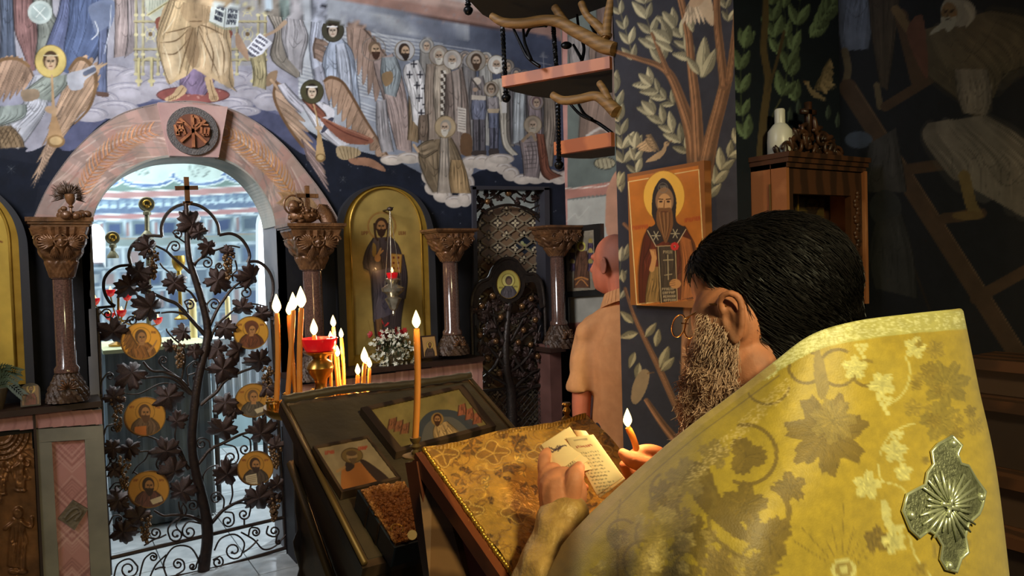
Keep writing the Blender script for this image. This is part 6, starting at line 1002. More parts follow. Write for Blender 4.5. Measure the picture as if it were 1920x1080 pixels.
cw.ell(1800, 24, 30, 26, (132, 126, 120)); cw.head(1782, 22, 24, None, hair=(140, 134, 126), beard=(150, 146, 138), skin=(116, 92, 66), turn=-.6); cw.line([(1770, 46), (1752, 58), (1744, 64)], [12, 8, 2], (150, 146, 138)); cw.line([(1810, 10), (1822, 30), (1812, 50)], [8, 8, 3], (150, 144, 136)); cw.line([(1690, 30), (1680, 20), (1720, 80)], 16, (104, 84, 60)); cw.poly([(1700, 60), (1730, 30), (1740, 140), (1726, 130)], (92, 60, 50)); cw.ell(1610, 262, 26, 16, (70, 78, 96)); cw.robe([(1630, 270), (1620, 330), (1628, 360)], [(1680, 240), (1690, 300), (1700, 360)], (60, 58, 60), 6); cw.ell(1660, 390, 30, 34, (44, 46, 50)); cw.robe([(1640, 420), (1630, 480), (1640, 540)], [(1690, 400), (1710, 470), (1720, 560)], (48, 48, 50), 6); cw.noise(.15, 26, 16); cw.a *= .8
for (x, y) in ((2050, 100), (2150, 300), (2300, 200)): cw.robe([(x, y), (x-20, y+100), (x-30, y+260)], [(x+80, y), (x+90, y+100), (x+110, y+260)], (96, 88, 80), 10); cw.ell(x+40, y-30, 24, 26, (110, 88, 64))
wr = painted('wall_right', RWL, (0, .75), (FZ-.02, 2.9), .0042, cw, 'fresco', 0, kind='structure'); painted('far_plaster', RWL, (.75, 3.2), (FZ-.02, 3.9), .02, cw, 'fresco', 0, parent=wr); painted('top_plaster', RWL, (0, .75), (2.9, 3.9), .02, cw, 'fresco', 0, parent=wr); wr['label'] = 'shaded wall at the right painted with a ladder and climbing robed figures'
# plain enclosure: left wall, rear wall, ceiling
MB().box((PO+WX*pd+SIDE.o+WN*1.25)/2+Z*1.9, (.03, np.linalg.norm((PO+WX*pd)-(SIDE.o+WN*1.25))/2, 1.9), ((np.array([((SIDE.o+WN*1.25)-(PO+WX*pd))[1], -((SIDE.o+WN*1.25)-(PO+WX*pd))[0], 0])/np.linalg.norm((SIDE.o+WN*1.25)-(PO+WX*pd))), ((SIDE.o+WN*1.25)-(PO+WX*pd))/np.linalg.norm((SIDE.o+WN*1.25)-(PO+WX*pd)), Z)).build('wall_recess', 'dark_plaster', kind='structure', label='plain dark wall behind the pillar')
# ================================================================== icon on the pillar
mat('varnish', 'Col', .3, noise=.10, nscale=20, coat=.35); mat('icon_wood', (150, 92, 48), .4, col2=(118, 68, 34), wave=(4, 5, 'Z'))
so_ = .02; IQ = [(1171, 327), (1316, 302), (1330, 566), (1188, 583)]
pi_ = thing('pillar_icon', PIL.hit(1255, 577, so_), 'orange-gold icon of a hooded bearded monk hanging on the painted pillar', 'icon')
uvq = np.array([PIL.uv(x, y, .028) for x, y in IQ]); u0, u1 = uvq[[0, 3], 0].mean(), uvq[[1, 2], 0].mean(); v0, v1 = uvq[2:, 1].mean(), uvq[:2, 1].mean()
MB().box(PIL.at((u0+u1)/2, (v0+v1)/2, .014), ((u1-u0)/2, .0138, (v1-v0)/2), (WN, -WX, Z)).build('board', 'icon_wood', pi_)
ck = Cv(1150, 290, 1350, 600, (196, 116, 44), 2.0); ck.noise(.12, 30, 18); ck.line([(1171, 327), (1316, 302), (1330, 566), (1188, 583), (1171, 327)], 14, (150, 92, 44), sm=0); ck.line([(1178, 341), (1310, 318), (1323, 553), (1194, 571), (1178, 341)], 1.6, (240, 214, 150), sm=0)
ck.ell(1245, 368, 39, 48, (244, 186, 76)); ck.ring(1245, 368, 39, 1.5, (190, 120, 40), 1, 48)
ck.robe([(1218, 425), (1206, 450), (1198, 510), (1199, 568)], [(1284, 424), (1300, 460), (1304, 500), (1300, 560)], (104, 48, 32), 12, .6, 1.3); ck.robe([(1220, 500), (1212, 540), (1210, 568)], [(1236, 500), (1238, 540), (1236, 566)], (150, 116, 66), 6); ck.robe([(1272, 440), (1278, 500), (1276, 562)], [(1296, 450), (1304, 500), (1302, 556)], (170, 100, 52), 6)
ck.poly([(1243, 334), (1232, 344), (1224, 364), (1222, 400), (1228, 420), (1212, 432), (1228, 458), (1246, 452), (1266, 456), (1286, 430), (1268, 414), (1268, 374), (1258, 346)], (52, 44, 42)); ck.line([(1214, 432), (1230, 462)], 1.5, (214, 190, 150)); ck.line([(1286, 430), (1268, 460)], 1.5, (214, 190, 150)); ck.robe([(1232, 462), (1236, 510), (1238, 568)], [(1268, 462), (1268, 510), (1270, 564)], (74, 62, 50), 6, .6, 1.3)
for (x, y) in ((1230, 442), (1266, 438)):
    for a in range(6): ck.line([(x, y), (x+8*math.cos(a*1.05), y+9*math.sin(a*1.05))], 1.6, (190, 176, 140), sm=0)
ck.line([(1234, 462), (1240, 568)], 1.4, (206, 180, 130), sm=0); ck.line([(1266, 462), (1270, 564)], 1.4, (206, 180, 130), sm=0); ck.line([(1232, 462), (1268, 460)], 1.8, (190, 164, 120), sm=0); ck.line([(1252, 478), (1253, 524)], 2, (176, 156, 116), sm=0); ck.line([(1244, 488), (1262, 487)], 2, (176, 156, 116), sm=0); ck.line([(1246, 516), (1260, 514)], 1.6, (176, 156, 116), sm=0); ck.text(1244, 470, 18, 0, 4, 5, (176, 156, 116), 1.1)
for k in range(4): ck.text(1242+k, 540+k*7, 24, -1, 6, 4, (196, 176, 136), 1)
ck.ell(1246, 376, 17, 25, (150, 112, 78)); ck.ell(1246, 382, 13, 19, (206, 154, 100))
for e in (-1, 1): ck.line([(1246+e*3, 374), (1246+e*11, 373)], 1.8, (70, 44, 30), sm=0); ck.ell(1246+e*7, 378, 3.2, 1.8, (60, 40, 28))
ck.line([(1246, 376), (1245, 391), (1249, 392)], 1.6, (130, 84, 50)); ck.poly([(1233, 392), (1246, 390), (1259, 392), (1262, 420), (1256, 440), (1248, 456), (1240, 438), (1231, 418)], (126, 84, 50)); [ck.line([(1236+k*4, 398), (1240+k*3, 424), (1246+k*.6, 448)], 1.1, (84, 52, 30) if k % 2 else (170, 124, 80)) for k in range(6)]; ck.line([(1240, 397), (1252, 397)], 1.4, (90, 44, 30)); ck.text(1238, 348, 12, 0, 4, 4, (150, 140, 120), .9); ck.ring(1243, 352, 9, 1, (130, 120, 104))
ck.line([(1222, 505), (1226, 486), (1222, 470)], [10, 9, 3], (206, 150, 92)); [ck.line([(1224+k*2.2, 486), (1219+k*3, 468)], 2, (206, 150, 92)) for k in range(4)]; ck.ell(1266, 532, 11, 9, (200, 144, 88)); [ck.line([(1256, 528+k*4), (1266, 526+k*4)], 1, (120, 74, 40)) for k in range(3)]
for a in range(8): ck.ell(1265+5*math.cos(a*.785), 462+5*math.sin(a*.785), 3, 3, (206, 50, 46))
ck.text(1186, 424, 30, -3, 8, 7, (170, 70, 34), 1.2); ck.text(1284, 410, 30, -5, 8, 7, (170, 70, 34), 1.2)
painted('painting', PIL, (u0, u1), (v0, v1), .0019, ck, 'varnish', .0282, parent=pi_)
# ================================================================== icon case beside the pillar
mat('case_wood', (176, 116, 76), .4, col2=(146, 90, 54), wave=(6, 4, 'X')); mat('case_dark', (74, 44, 26), .4, col2=(50, 30, 18), wave=(5, 5, 'X')); mat('white_plastic', (206, 200, 186), .35)
cA = PRT.uv(1411, 430)[0]; cB = PRT.uv(1474, 430, .12)[0]; cE = PRT.uv(1621, 430, .12)[0]; zt_ = PRT.hit(1474, 302, .12)[2]; zb_ = PRT.hit(1540, 586, .12)[2]; cA = cB
kc = thing('icon_case', PRT.at((cB+cE)/2, zb_, .06), 'wooden wall case with carved crest holding a dim framed picture', 'cabinet'); W_ = cE-cB; AX = (WX, WN, Z); cu = (cB+cE)/2; H_ = zt_-zb_
MB().box(PRT.at(cB+.006, (zt_+zb_)/2, .035), (.006, .034, H_/2), AX).box(PRT.at(cB+.006, (zt_+zb_)/2, .098), (.006, .026, H_/2), AX).build('side_panel', 'case_wood', kc); MB().box(PRT.at(cE-.006, (zt_+zb_)/2, .06), (.006, .06, H_/2), AX).build('side_panel', 'case_wood', kc); MB().box(PRT.at(cu, zb_+.008, .06), (W_/2, .06, .008), AX).build('bottom', 'case_dark', kc); MB().box(PRT.at(cu, (zt_+zb_)/2, .006), (W_/2-.013, .006, H_/2), AX).build('back', 'case_dark', kc)
m = MB(); [m.box(PRT.at(cu, zt_-.01+.014*i, .064+.003*i), (W_/2+.004*i, .064+.003*i, .007), AX) for i in range(3)]; m.build('cornice', 'case_dark', kc)
MB().tube([PRT.at(cB-.003, zt_-.06, .07), PRT.at(cB-.003, zb_+.3, .07)], .003, 6).build('hinge', mat('old_brass', (110, 84, 50), .4, .7), kc)
dr_ = MB(); fw = .045
for (a0, a1, z0, z1) in ((cB+.004, cB+.03, zb_+.016, zt_-.02), (cE-.07, cE-.012, zb_+.016, zt_-.02), (cB+.03, cE-.07, zt_-.09, zt_-.02), (cB+.03, cE-.07, zb_+.016, zb_+.06)): dr_.box(PRT.at((a0+a1)/2, (z0+z1)/2, .112), ((a1-a0)/2, .010, (z1-z0)/2), AX)
dor = dr_.build('door_frame', 'case_dark', kc); m = MB()
for i in range(26): z = zb_+.05+i*(H_-.12)/26; m.sph(PRT.at(cE-.042+.008*math.sin(i*1.6), z, .124), .011, 8, 6, (1.2, .5, .8), AX)
m.build('carved_vine', 'case_dark', dor, smooth=True); MB().box(PRT.at(cE-.008, (zt_+zb_)/2, .124), (.007, .008, H_/2-.015), AX).build('edge_moulding', 'case_wood', dor)
cc_ = Cv(1470, 290, 1630, 600, (74, 58, 30), 1.5); cc_.head(1523, 384, 17, None, hair=(40, 28, 20), beard=(42, 30, 22), skin=(96, 70, 42)); cc_.line([(1523, 410), (1516, 470), (1520, 540)], 14, (50, 34, 24)); cc_.noise(.2, 20, 3); pp = painted('painting', PRT, (cB+.03, cE-.07), (zb_+.06, zt_-.09), .004, cc_, 'icon_paint', .03, parent=kc)
MB().box(PRT.at(cB+.148, (zt_+zb_)/2+.06, .05), (.0022, .002, .085), AX).build('gilt_strip', 'gold_paint', kc, label='thin gilt strip inside the case')
m = MB(); cz = zt_+.03
for i in range(90):
    t = random.uniform(-1, 1); h = (1-abs(t)**1.3)*random.random(); ra = random.uniform(0, 6.28); m.sph(PRT.at(cu-.01+t*.14, cz+h*.10, .07+random.uniform(-.015, .02)), random.uniform(.010, .016), 8, 5, (2.0, .5, .6), (WX*math.cos(ra)+Z*math.sin(ra), WN, Z*math.cos(ra)-WX*math.sin(ra)))
for s in (-1, 1):
    for r0, cx, czz in ((.034, .075, .02), (.026, .115, .01), (.03, .04, .045)): m.tube([PRT.at(cu-.01+s*(cx+r0*(1-t_*.8)*math.cos(6*t_)), cz+czz+r0*(1-t_*.8)*math.sin(6*t_), .085) for t_ in np.linspace(0, 1, 18)], .006, 6)
m.box(PRT.at(cu-.01, cz+.11, .07), (.008, .008, .05), AX); m.box(PRT.at(cu-.01, cz+.13, .07), (.03, .008, .007), AX); m.build('carved_crest', 'case_dark', kc, label='dark carved foliage crest with a cross', smooth=True)
bp_ = PRT.at(PRT.uv(1457, 286, .05)[0]+.015, zt_+.0265, .05); k_ = np.linalg.norm(PRT.hit(1458, 290, .05)-PRT.hit(1457, 290, .05))*.9; bo = thing('bottle', bp_, 'white plastic bottle standing on the icon case', 'bottle')
MB().lathe([(15*k_, 0), (17*k_, 2*k_), (17*k_, 20*k_), (16*k_, 34*k_), (10*k_, 42*k_), (6.5*k_, 45*k_)], bp_, 18).build('body', 'white_plastic', bo, smooth=50); MB().lathe([(7*k_, 44*k_), (7*k_, 62*k_), (6*k_, 64*k_)], bp_, 14).build('cap', 'white_plastic', bo, smooth=40)
# dark wooden steps at the lower right
stp = thing('wooden_steps', P(1860, 1080, 1.7)*np.array([1, 1, 0])+Z*FZ, 'dark wooden bench steps at the right edge behind the yellow vestment', 'steps')
for i, (y0, d) in enumerate(((672, 1.80), (745, 1.76), (880, 1.72), (985, 1.68))):
    a = P(1818-i*4, y0, d); z1 = a[2]; zl = (P(1815, 745, 1.76)[2], P(1815, 880, 1.72)[2], P(1815, 985, 1.68)[2], FZ)[i]; w = .085+.004*i; c_ = a+WX*w+WN*.28
    MB().box(c_-Z*.012, (w, .30, .013), AX).build('tread', 'case_dark', stp); MB().box(c_-Z*((z1-zl)/2+.012)+WX*.01, (w-.012, .29, (z1-zl)/2-.014), AX).build('riser', 'dark_wood', stp)
# ================================================================== spiral stair with branch-shaped brackets
mat('tread_wood', (178, 100, 52), .5, col2=(150, 78, 38), wave=(7, 3, 'X')); mat('tread_dark', (52, 50, 46), .7); mat('branch_wood', (138, 102, 56), .6, col2=(118, 86, 46), wave=(14, 4, 'Z'), bump=.2, bscale=40); mat('twist_iron', (22, 22, 24), .35, .7)
stair = thing('spiral_stair', PO*np.array([1, 1, 0])+Z*(P(1148, 280, 2.6)[2]), 'spiral stair treads with branch-shaped wooden brackets above the side door', 'staircase')
def hz(x, y, z): r = ray(x, y); t = (z-CAM[2])/r[2]; return CAM+t*r
def tread(x0, yt0, yb0, x1, yt1, yb1, under, d1=2.58):
    zb = P(x1, yb1, d1)[2]; zt = P(x1, yt1, d1)[2]; f1 = P(x1, yb1, d1); f0 = hz(x0, yb0, zb); back = [hz(x, y, zb) for x, y in under]; ol = [f0]+back+[f1]
    MB().prism([p+Z*.001 for p in ol], Z*(zt-zb-.002)).build('tread_body', 'tread_dark', stair)
    d = f1-f0; d /= np.linalg.norm(d); nrm = np.array([d[1], -d[0], 0]); MB().hexa([f0, f1, f1+nrm*.022, f0+nrm*.022, f0+Z*(zt-zb), f1+Z*(zt-zb), f1+nrm*.022+Z*(zt-zb), f0+nrm*.022+Z*(zt-zb)]).build('nosing', 'tread_wood', stair)
tread(947, 142, 165, 1148, 108, 130, [(960, 172), (1000, 181), (1040, 186), (1080, 184), (1148, 174)]); tread(1046, 266, 292, 1153, 249, 275, [(1056, 296), (1085, 298), (1110, 298), (1153, 292)]); tread(700, -150, -120, 1148, -86, -60, [(830, -60), (878, 0), (905, 28), (935, 44), (990, 47), (1060, 40), (1148, 8)], 2.58)
def br(pts, w, d0, d1, nm='bracket', m_='branch_wood', par=None):
    q = catmull(pts, 7); n = len(q); ws = np.interp(np.linspace(0, 1, n), np.linspace(0, 1, len(w)), w); return MB().tube([P(x, y, d0+(d1-d0)*i/(n-1)) for i, (x, y) in enumerate(q)], ws/F*(d0+d1)/2/2, 10).build(nm, m_, par or stair, smooth=60)
b_1 = br([(922, 30), (945, 42), (980, 44), (1020, 38), (1050, 42), (1075, 56), (1105, 72), (1130, 86), (1152, 92)], [14, 18, 20, 20, 22, 24, 26, 28, 26], 2.72, 2.56); br([(1040, 14), (1048, 26), (1060, 44)], [15, 16, 18], 2.66, 2.64, 'bracket_fork', par=b_1); br([(1090, 6), (1100, 28), (1120, 48), (1140, 70)], [14, 14, 18, 20], 2.62, 2.57, 'bracket_fork', par=b_1); br([(1146, 0), (1140, 30), (1136, 70)], [16, 16, 20], 2.58, 2.57, 'bracket_fork', par=b_1)
b_2 = br([(1036, 178), (1055, 188), (1085, 186), (1115, 180), (1135, 190), (1156, 210)], [14, 17, 18, 18, 22, 26], 2.66, 2.56); br([(1124, 156), (1132, 168), (1142, 190)], [13, 14, 16], 2.6, 2.57, 'bracket_fork', par=b_2)
def twist(x0, y0, x1, y1, d, knob=True):
    a, b = P(x0, y0, d), P(x1, y1, d); n = 60; m = MB(); r = 4.2/F*d
    for ph in (0, math.pi): m.tube([a+(b-a)*i/n+.45*r*(math.cos(i*.9+ph)*np.array([1, 0, 0])+math.sin(i*.9+ph)*np.array([0, 1, 0])) for i in range(n+1)], r*.75, 5)
    if knob: m.lathe([(r*.8, 3.2*r), (r*1.6, 2.6*r), (r*.9, 2*r), (r*2.1, .9*r), (r*2.2, 0), (r*1.4, -1.5*r), (r*.3, -2*r)], b, 12)
    m.build('baluster', 'twist_iron', stair, smooth=60)
twist(942, 50, 949, 184, 2.84); twist(1037, 45, 1043, 126, 2.72, False); twist(1046, 192, 1048, 310, 2.72); twist(875, -60, 878, 20, 2.95)
for pts in ([(962, 52), (975, 80), (990, 108), (1012, 125)], [(981, 50), (984, 80), (996, 112)], [(986, 68), (995, 52), (1015, 48), (1024, 48)], [(1082, 28), (1086, 60), (1095, 90), (1090, 118)], [(1075, 84), (1090, 110)], [(1108, 48), (1116, 62)], [(1070, 196), (1090, 216), (1120, 230), (1148, 250)], [(1085, 196), (1096, 214), (1110, 224)]): br(pts, [5, 6, 7], 2.72, 2.66, 'iron_twig', 'twist_iron')
MB().sph(P(1062, 85, 2.7), 9/F*2.7, 8, 6, (1.2, .6, .8)).build('iron_leaf', 'twist_iron', stair, smooth=True)
# ================================================================== candle stand with burning candles
WARM = (1.0, 0.60, 0.26)
def candle(name, base, top, r, fh, lab, par_group=None, power=.35, mw='wax', loc=None):
    base = np.array(base, float); top = np.array(top, float); t = thing(name, base, lab, 'candle', par_group); d = (top-base); n = 10
    bend = RNG.normal(0, 1, 3)*np.array([.0025, .0025, 0])
    q = [base+d*i/n+bend*math.sin(math.pi*i/n) for i in range(n+1)]; MB().tube(q, [r]*n+[r*.86], 12).build('wax', mw, t, smooth=60)
    MB().tube([top, top+Z*.35*fh*.4], r*.12+.0004, 5).build('wick', 'wick', t)
    m = MB(); flame(m, top+Z*.16*fh, fh, fh*.27); m.build('flame', 'flame_core' if fh > .026 else 'flame', t, smooth=True)
    point_light('candle_light', top+Z*fh*.6, power, WARM, .012); return t
CD = 2.2; cz0 = P(600, 757, CD)[2]; SC0 = hz(603, 757, cz0); ks = CD/F
stand = thing('candle_stand', SC0*np.array([1, 1, 0])+Z*FZ, 'brass candle stand with a ring of sockets behind the dark lectern', 'candle stand')
MB().lathe([(.14, FZ-FZ), (.15, .02), (.04, .06), (.022, .12), (.022, cz0-FZ-.12), (.03, cz0-FZ-.08), (.05, cz0-FZ-.03)], SC0*np.array([1, 1, 0])+Z*FZ, 20).build('pole', 'brass', stand, smooth=40)
MB().lathe([(.05, -.035), (.155, -.02), (.165, -.008), (.165, .004), (.155, .004), (.15, -.006), (.02, -.006)], SC0, 40).build('tray', 'brass', stand, smooth=40)
MB().lathe([(.045, -.004), (.04, .012), (.022, .035), (.016, .055), (.02, .075), (.034, .092), (.040, .108), (.034, .124), (.02, .135), (.024, .142), (.044, .150), (.05, .157), (.02, .157)], SC0, 24).build('vase_stem', 'brass', stand, smooth=40)
cup = MB().lathe([(.03, .158), (.042, .160), (.052, .180), (.055, .196), (.051, .196), (.046, .18), (.02, .166)], SC0, 20, None, lambda a, i: 1+.05*math.sin(14*a)).build('red_cup', 'red_glass', stand, label='red glass lamp cup', smooth=40)
CL = [((518, 752), (519, 588), 5, 31, 'leftmost tall candle on the brass stand'), ((556, 748), (542, 591), 4.6, 21, 'crossed candle leaning left among the tall ones on the stand'), ((538, 750), (550, 582), 4.8, 29, 'crossed candle leaning right among the tall ones on the stand'), ((562, 749), (565, 578), 5.2, 35, 'tallest flame candle on the brass stand, right of the crossed pair'), ((635, 734), (625, 613), 3.8, 20, 'candle behind the cup with the highest flame of the middle group'), ((621, 738), (620, 640), 3.2, 17, 'thin candle directly in front of the red cup'), ((640, 734), (633, 669), 3.4, 19, 'shortest candle of the middle group on the stand'), ((645, 733), (640, 634), 3.6, 17, 'rightmost candle of the middle group on the stand'), ((671, 736), (671, 703), 4, 19, 'short candle leftmost of the low right trio'), ((682, 736), (684, 681), 4.2, 27, 'middle candle of the low right trio with the largest flame'), ((693, 734), (693, 690), 3.4, 18, 'rightmost candle of the low right trio')]
socks = MB()
for i, ((x0, y0), (x1, y1), r, fh, lab) in enumerate(CL):
    ang_ = (i-5)*.4; b = hz(x0, y0+6, cz0+.012); v = b-SC0; h_ = np.hypot(v[0], v[1])
    if h_ > .155: b[:2] = SC0[:2]+v[:2]/h_*.155; b = P(x0, y0+6, (b-CAM)@FWD); b[2] = cz0+.012
    dd = (b-CAM)@FWD; tp = P(x1, y1, dd); candle('candle', b, tp, r*ks, fh*ks, lab, 'candles on the brass stand', (1.2+fh*.035)*1.5)
    MB().lathe([(.004, -.014), (.009, -.012), (.0085, .0), (.011, .010), (.0085, .012), (r*ks, .006)], b, 10).build('socket', 'brass', stand, smooth=40)
for k in range(20):
    a = 2*math.pi*k/20+.1; p = SC0+.148*np.array([math.cos(a), math.sin(a), 0])+Z*.012; MB().lathe([(.004, -.014), (.009, -.012), (.0085, .0), (.011, .010), (.007, .012), (.004, .004)], p, 10).build('socket', 'brass', stand, smooth=40)
cb_ = SC0+Z*.17+np.array([-.016, 0, 0]); candle('candle', P(592, 652, CD), P(589, 629, CD), 4.2*ks, 27*ks, 'candle stub standing in the red glass cup', 'candles on the brass stand', 1.6); m = MB(); p = P(606, 652, CD-.02); flame(m, p, 11*ks, 3*ks); m.build('flame', 'flame', stand, smooth=True)
# ================================================================== dark lectern with icons under glass
TL = P(530, 757, 1.85); TR = hz(880, 712, TL[2]); LX = TR-TL; LWd = np.linalg.norm(LX); LX /= LWd; LF = np.array([LX[1], -LX[0], 0]); sl = math.radians(26); LD_ = LF*math.cos(sl)-Z*math.sin(sl); LN = LF*math.sin(sl)+Z*math.cos(sl)
LEC = Plane(TL, LX, -LD_, LN); LL = .56
mat('lectern_wood', (76, 56, 40), .38, col2=(42, 29, 20), wave=(5, 5, 'X'), coat=.2); mat('olive_cloth', (70, 54, 32), .55, col2=(52, 40, 24), nscale=12, bump=.2, bscale=30, sheen=.2); mat('old_gold', (108, 84, 46), .5, .5)
le = thing('lectern', (TL+TR)/2*np.array([1, 1, 0])+LF*.25+Z*FZ, 'dark wooden lectern with a sloping top holding two icons and a jewelled book', 'lectern')
LA = (LX, -LD_, LN); cen = TL+LX*LWd/2+LD_*LL/2
MB().box(cen-LN*.016, (LWd/2+.006, LL/2+.006, .015), LA).build('top_board', 'lectern_wood', le)
MB().box(cen-LN*.0005, (LWd/2-.012, LL/2-.012, .002), LA).build('top_cloth', 'olive_cloth', le)
for s, nm in ((-1, 'edge_moulding'), (1, 'edge_moulding')): MB().tube([TL+LX*(LWd if s > 0 else 0)+LN*.004, TL+LX*(LWd if s > 0 else 0)+LD_*LL+LN*.004], .0065, 8).build(nm, 'old_gold', le, smooth=True)
q = catmull([TL+LN*.012, TL+LX*LWd*.3+LN*.018-LD_*.004, TL+LX*LWd*.6+LN*.012, TR+LN*.014], 8); MB().tube(q, [.012, .010, .013, .010]*6+[.012], 8).build('cloth_fold', 'olive_cloth', le, smooth=True)
a0, a1 = TL+LX*.02-LN*.032, TL+LX*.02+LD_*LL-LN*.032; zbm = a1[2]-.30
for s in (0, 1): o_ = LX*(LWd-.04)*s; MB().prism([a0+o_+LD_*.03, a1+o_, np.array([*(a1+o_)[:2], zbm]), np.array([*(a0+o_+LD_*.03)[:2], zbm])], LX*.02).build('side_panel', 'lectern_wood', le)
MB().prism([a1+Z*0, a1+LX*(LWd-.04), (a1+LX*(LWd-.04))*np.array([1, 1, 0])+Z*zbm, a1*np.array([1, 1, 0])+Z*zbm], -LF*.02).build('front_panel', 'lectern_wood', le)
MB().tube([a0+LD_*.04-Z*.10-LX*.012, a1-Z*.22-LX*.012], .011, 6).build('side_moulding', 'old_gold', le, smooth=True)
for u, v in ((.03, .05), (LWd-.03, .05), (.03, LL-.06), (LWd-.03, LL-.06)):
    p = TL+LX*u+LD_*v-LN*.034; zt9 = p[2]-FZ; b = p*np.array([1, 1, 0])+Z*FZ
    pr_ = [(.024, 0), (.024, .10), (.016, .12), (.02, .2), (.014, .4), (.02, zt9-.42), (.026, zt9-.40), (.014, zt9-.36), (.024, zt9-.32), (.026, zt9-.29), (.013, zt9-.26), (.018, zt9-.22), (.016, zt9)]; MB().lathe(pr_, b, 14).build('leg', 'lectern_wood', le, smooth=40)
def on_lec(nm, pts, lab, cvx, fr_w, fm, thick=.016, group=None):
    uv = np.array([LEC.uv(x, y, .006+thick) for x, y in pts]); c = uv.mean(0); t = thing(nm, LEC.at(*c, .004), lab, 'icon', group)
    MB().prism([LEC.at(*q, .004) for q in uv], LN*thick).build('board', fm, t); inn = c+(uv-c)*(1-fr_w); P3 = [LEC.at(*q, .0045+thick) for q in inn]; pin = [tuple(float(a) for a in proj(p)) for p in P3]
    m = MB(); m.strip([LEC.at(*q, .004+thick) for q in np.r_[uv, uv[:1]]], [LEC.at(*q, .004+thick) for q in np.r_[inn, inn[:1]]], LN*.005); m.build('frame', fm, t); pp = painted('painting', LEC, (inn[:, 0].min(), inn[:, 0].max()), (inn[:, 1].min(), inn[:, 1].max()), .0016, cvx, 'varnish', .0048+thick, lambda x, y: inside(x, y, pin), parent=t); return t
c_a = Cv(570, 800, 800, 1000, (138, 118, 92), 1.5); c_a.noise(.15, 20, 3); c_a.poly([(640, 886), (656, 868), (690, 872), (716, 900), (722, 910), (650, 940)], (150, 92, 48)); c_a.poly([(676, 866), (690, 866), (732, 900), (716, 910)], (54, 40, 36)); c_a.poly([(648, 868), (660, 862), (664, 876), (650, 884)], (54, 42, 38)); c_a.ell(660, 854, 20, 14, (112, 88, 52)); c_a.ring(660, 854, 20, 1.5, (76, 56, 34), 1, 14); c_a.ell(660, 856, 10, 10, (150, 118, 84)); c_a.ell(659, 850, 10, 5, (88, 66, 46)); c_a.poly([(652, 860), (670, 858), (664, 872)], (96, 74, 52)); c_a.line([(632, 884), (646, 876)], 5, (150, 112, 76)); c_a.text(610, 846, 18, -2, 4, 6, (150, 50, 34), 1.4); c_a.text(672, 838, 18, -2, 4, 6, (150, 50, 34), 1.4)
on_lec('lectern_icon', [(586, 838), (690, 818), (752, 898), (640, 925)], 'smaller icon of a bearded man in orange robe lying on the dark lectern', c_a, .09, 'lectern_wood')
c_b = Cv(670, 690, 980, 880, (132, 112, 66), 1.5); c_b.noise(.18, 20, 5); c_b.poly([(786, 838), (784, 800), (800, 776), (824, 768), (858, 772), (890, 792), (912, 820), (880, 840)], (66, 68, 74)); c_b.poly([(796, 838), (794, 806), (812, 786), (846, 782), (872, 800), (888, 826), (850, 838)], (94, 88, 84)); c_b.robe([(816, 796), (812, 812), (818, 838)], [(838, 790), (858, 808), (876, 826)], (176, 140, 96), 9); c_b.head(820, 786, 9, (150, 110, 60), 1.3, hair=(70, 44, 30), beard=(70, 44, 30), skin=(160, 112, 74)); [c_b.robe([(730+k*12, 786+k*5), (726+k*12, 806+k*4)], [(744+k*12, 782+k*5), (742+k*12, 804+k*4)], (130, 82, 56), 4) for k in range(3)]; [c_b.robe([(860+k*14, 760+k*8), (858+k*14, 780+k*8)], [(872+k*14, 756+k*8), (876+k*14, 776+k*8)], (146, 84, 60), 4) for k in range(3)]
on_lec('lectern_icon', [(676, 766), (868, 722), (930, 800), (742, 850)], 'larger icon with a figure in a blue oval on the dark lectern', c_b, .14, 'lectern_wood')
# jewelled book lying on the lectern
bq = [(672, 908), (758, 892), (836, 990), (742, 1016)]; BH = .05; uv = np.array([LEC.uv(x, y, .02+BH) for x, y in bq]); bk = thing('gospel_book', LEC.at(*uv.mean(0), .004), 'thick book with a glittering gold cover and dark blue edges on the lectern', 'book')
mat('book_edge', (24, 34, 48), .4, col2=(34, 46, 60), nscale=30); mat('gold_gem', (226, 160, 90), .25, .45, col2=(150, 92, 46), nscale=150, bump=.8, bscale=220)
MB().prism([LEC.at(*q, .004) for q in uv], LN*BH).build('page_block', 'book_edge', bk); inn = uv.mean(0)+(uv-uv.mean(0))*.93
MB().prism([LEC.at(*q, .004+BH) for q in inn], LN*.006).build('cover', 'gold_gem', bk); m = MB()
for i in range(420):
    a, b = random.random(), random.random(); q = (inn[0]*(1-a)+inn[1]*a)*(1-b)+(inn[3]*(1-a)+inn[2]*a)*b; m.sph(LEC.at(*q, .0105+BH), random.uniform(.003, .0065), 6, 4, (1, 1, .8), LA)
tag(m.build('gem_relief', 'gold_gem', bk), kind='stuff'); cR = inn[3]*.8+inn[1]*.2; MB().tube([LEC.at(cR[0]+.012*math.cos(a), cR[1]+.012*math.sin(a), .012+BH) for a in np.linspace(0, 6.28, 16)], .0025, 6).build('round_boss', 'gold_paint', bk, smooth=True)
for f in (.3, .6): MB().prism([LEC.at(*(uv[0]*(1-f)+uv[3]*f), .003)-LX*.002, LEC.at(*(uv[0]*(1-f-.03)+uv[3]*(f+.03)), .003)-LX*.002, LEC.at(*(uv[0]*(1-f-.03)+uv[3]*(f+.03)), .006+BH)-LX*.002, LEC.at(*(uv[0]*(1-f)+uv[3]*f), .006+BH)-LX*.002], LX*.004).build('edge_band', 'iron', bk)
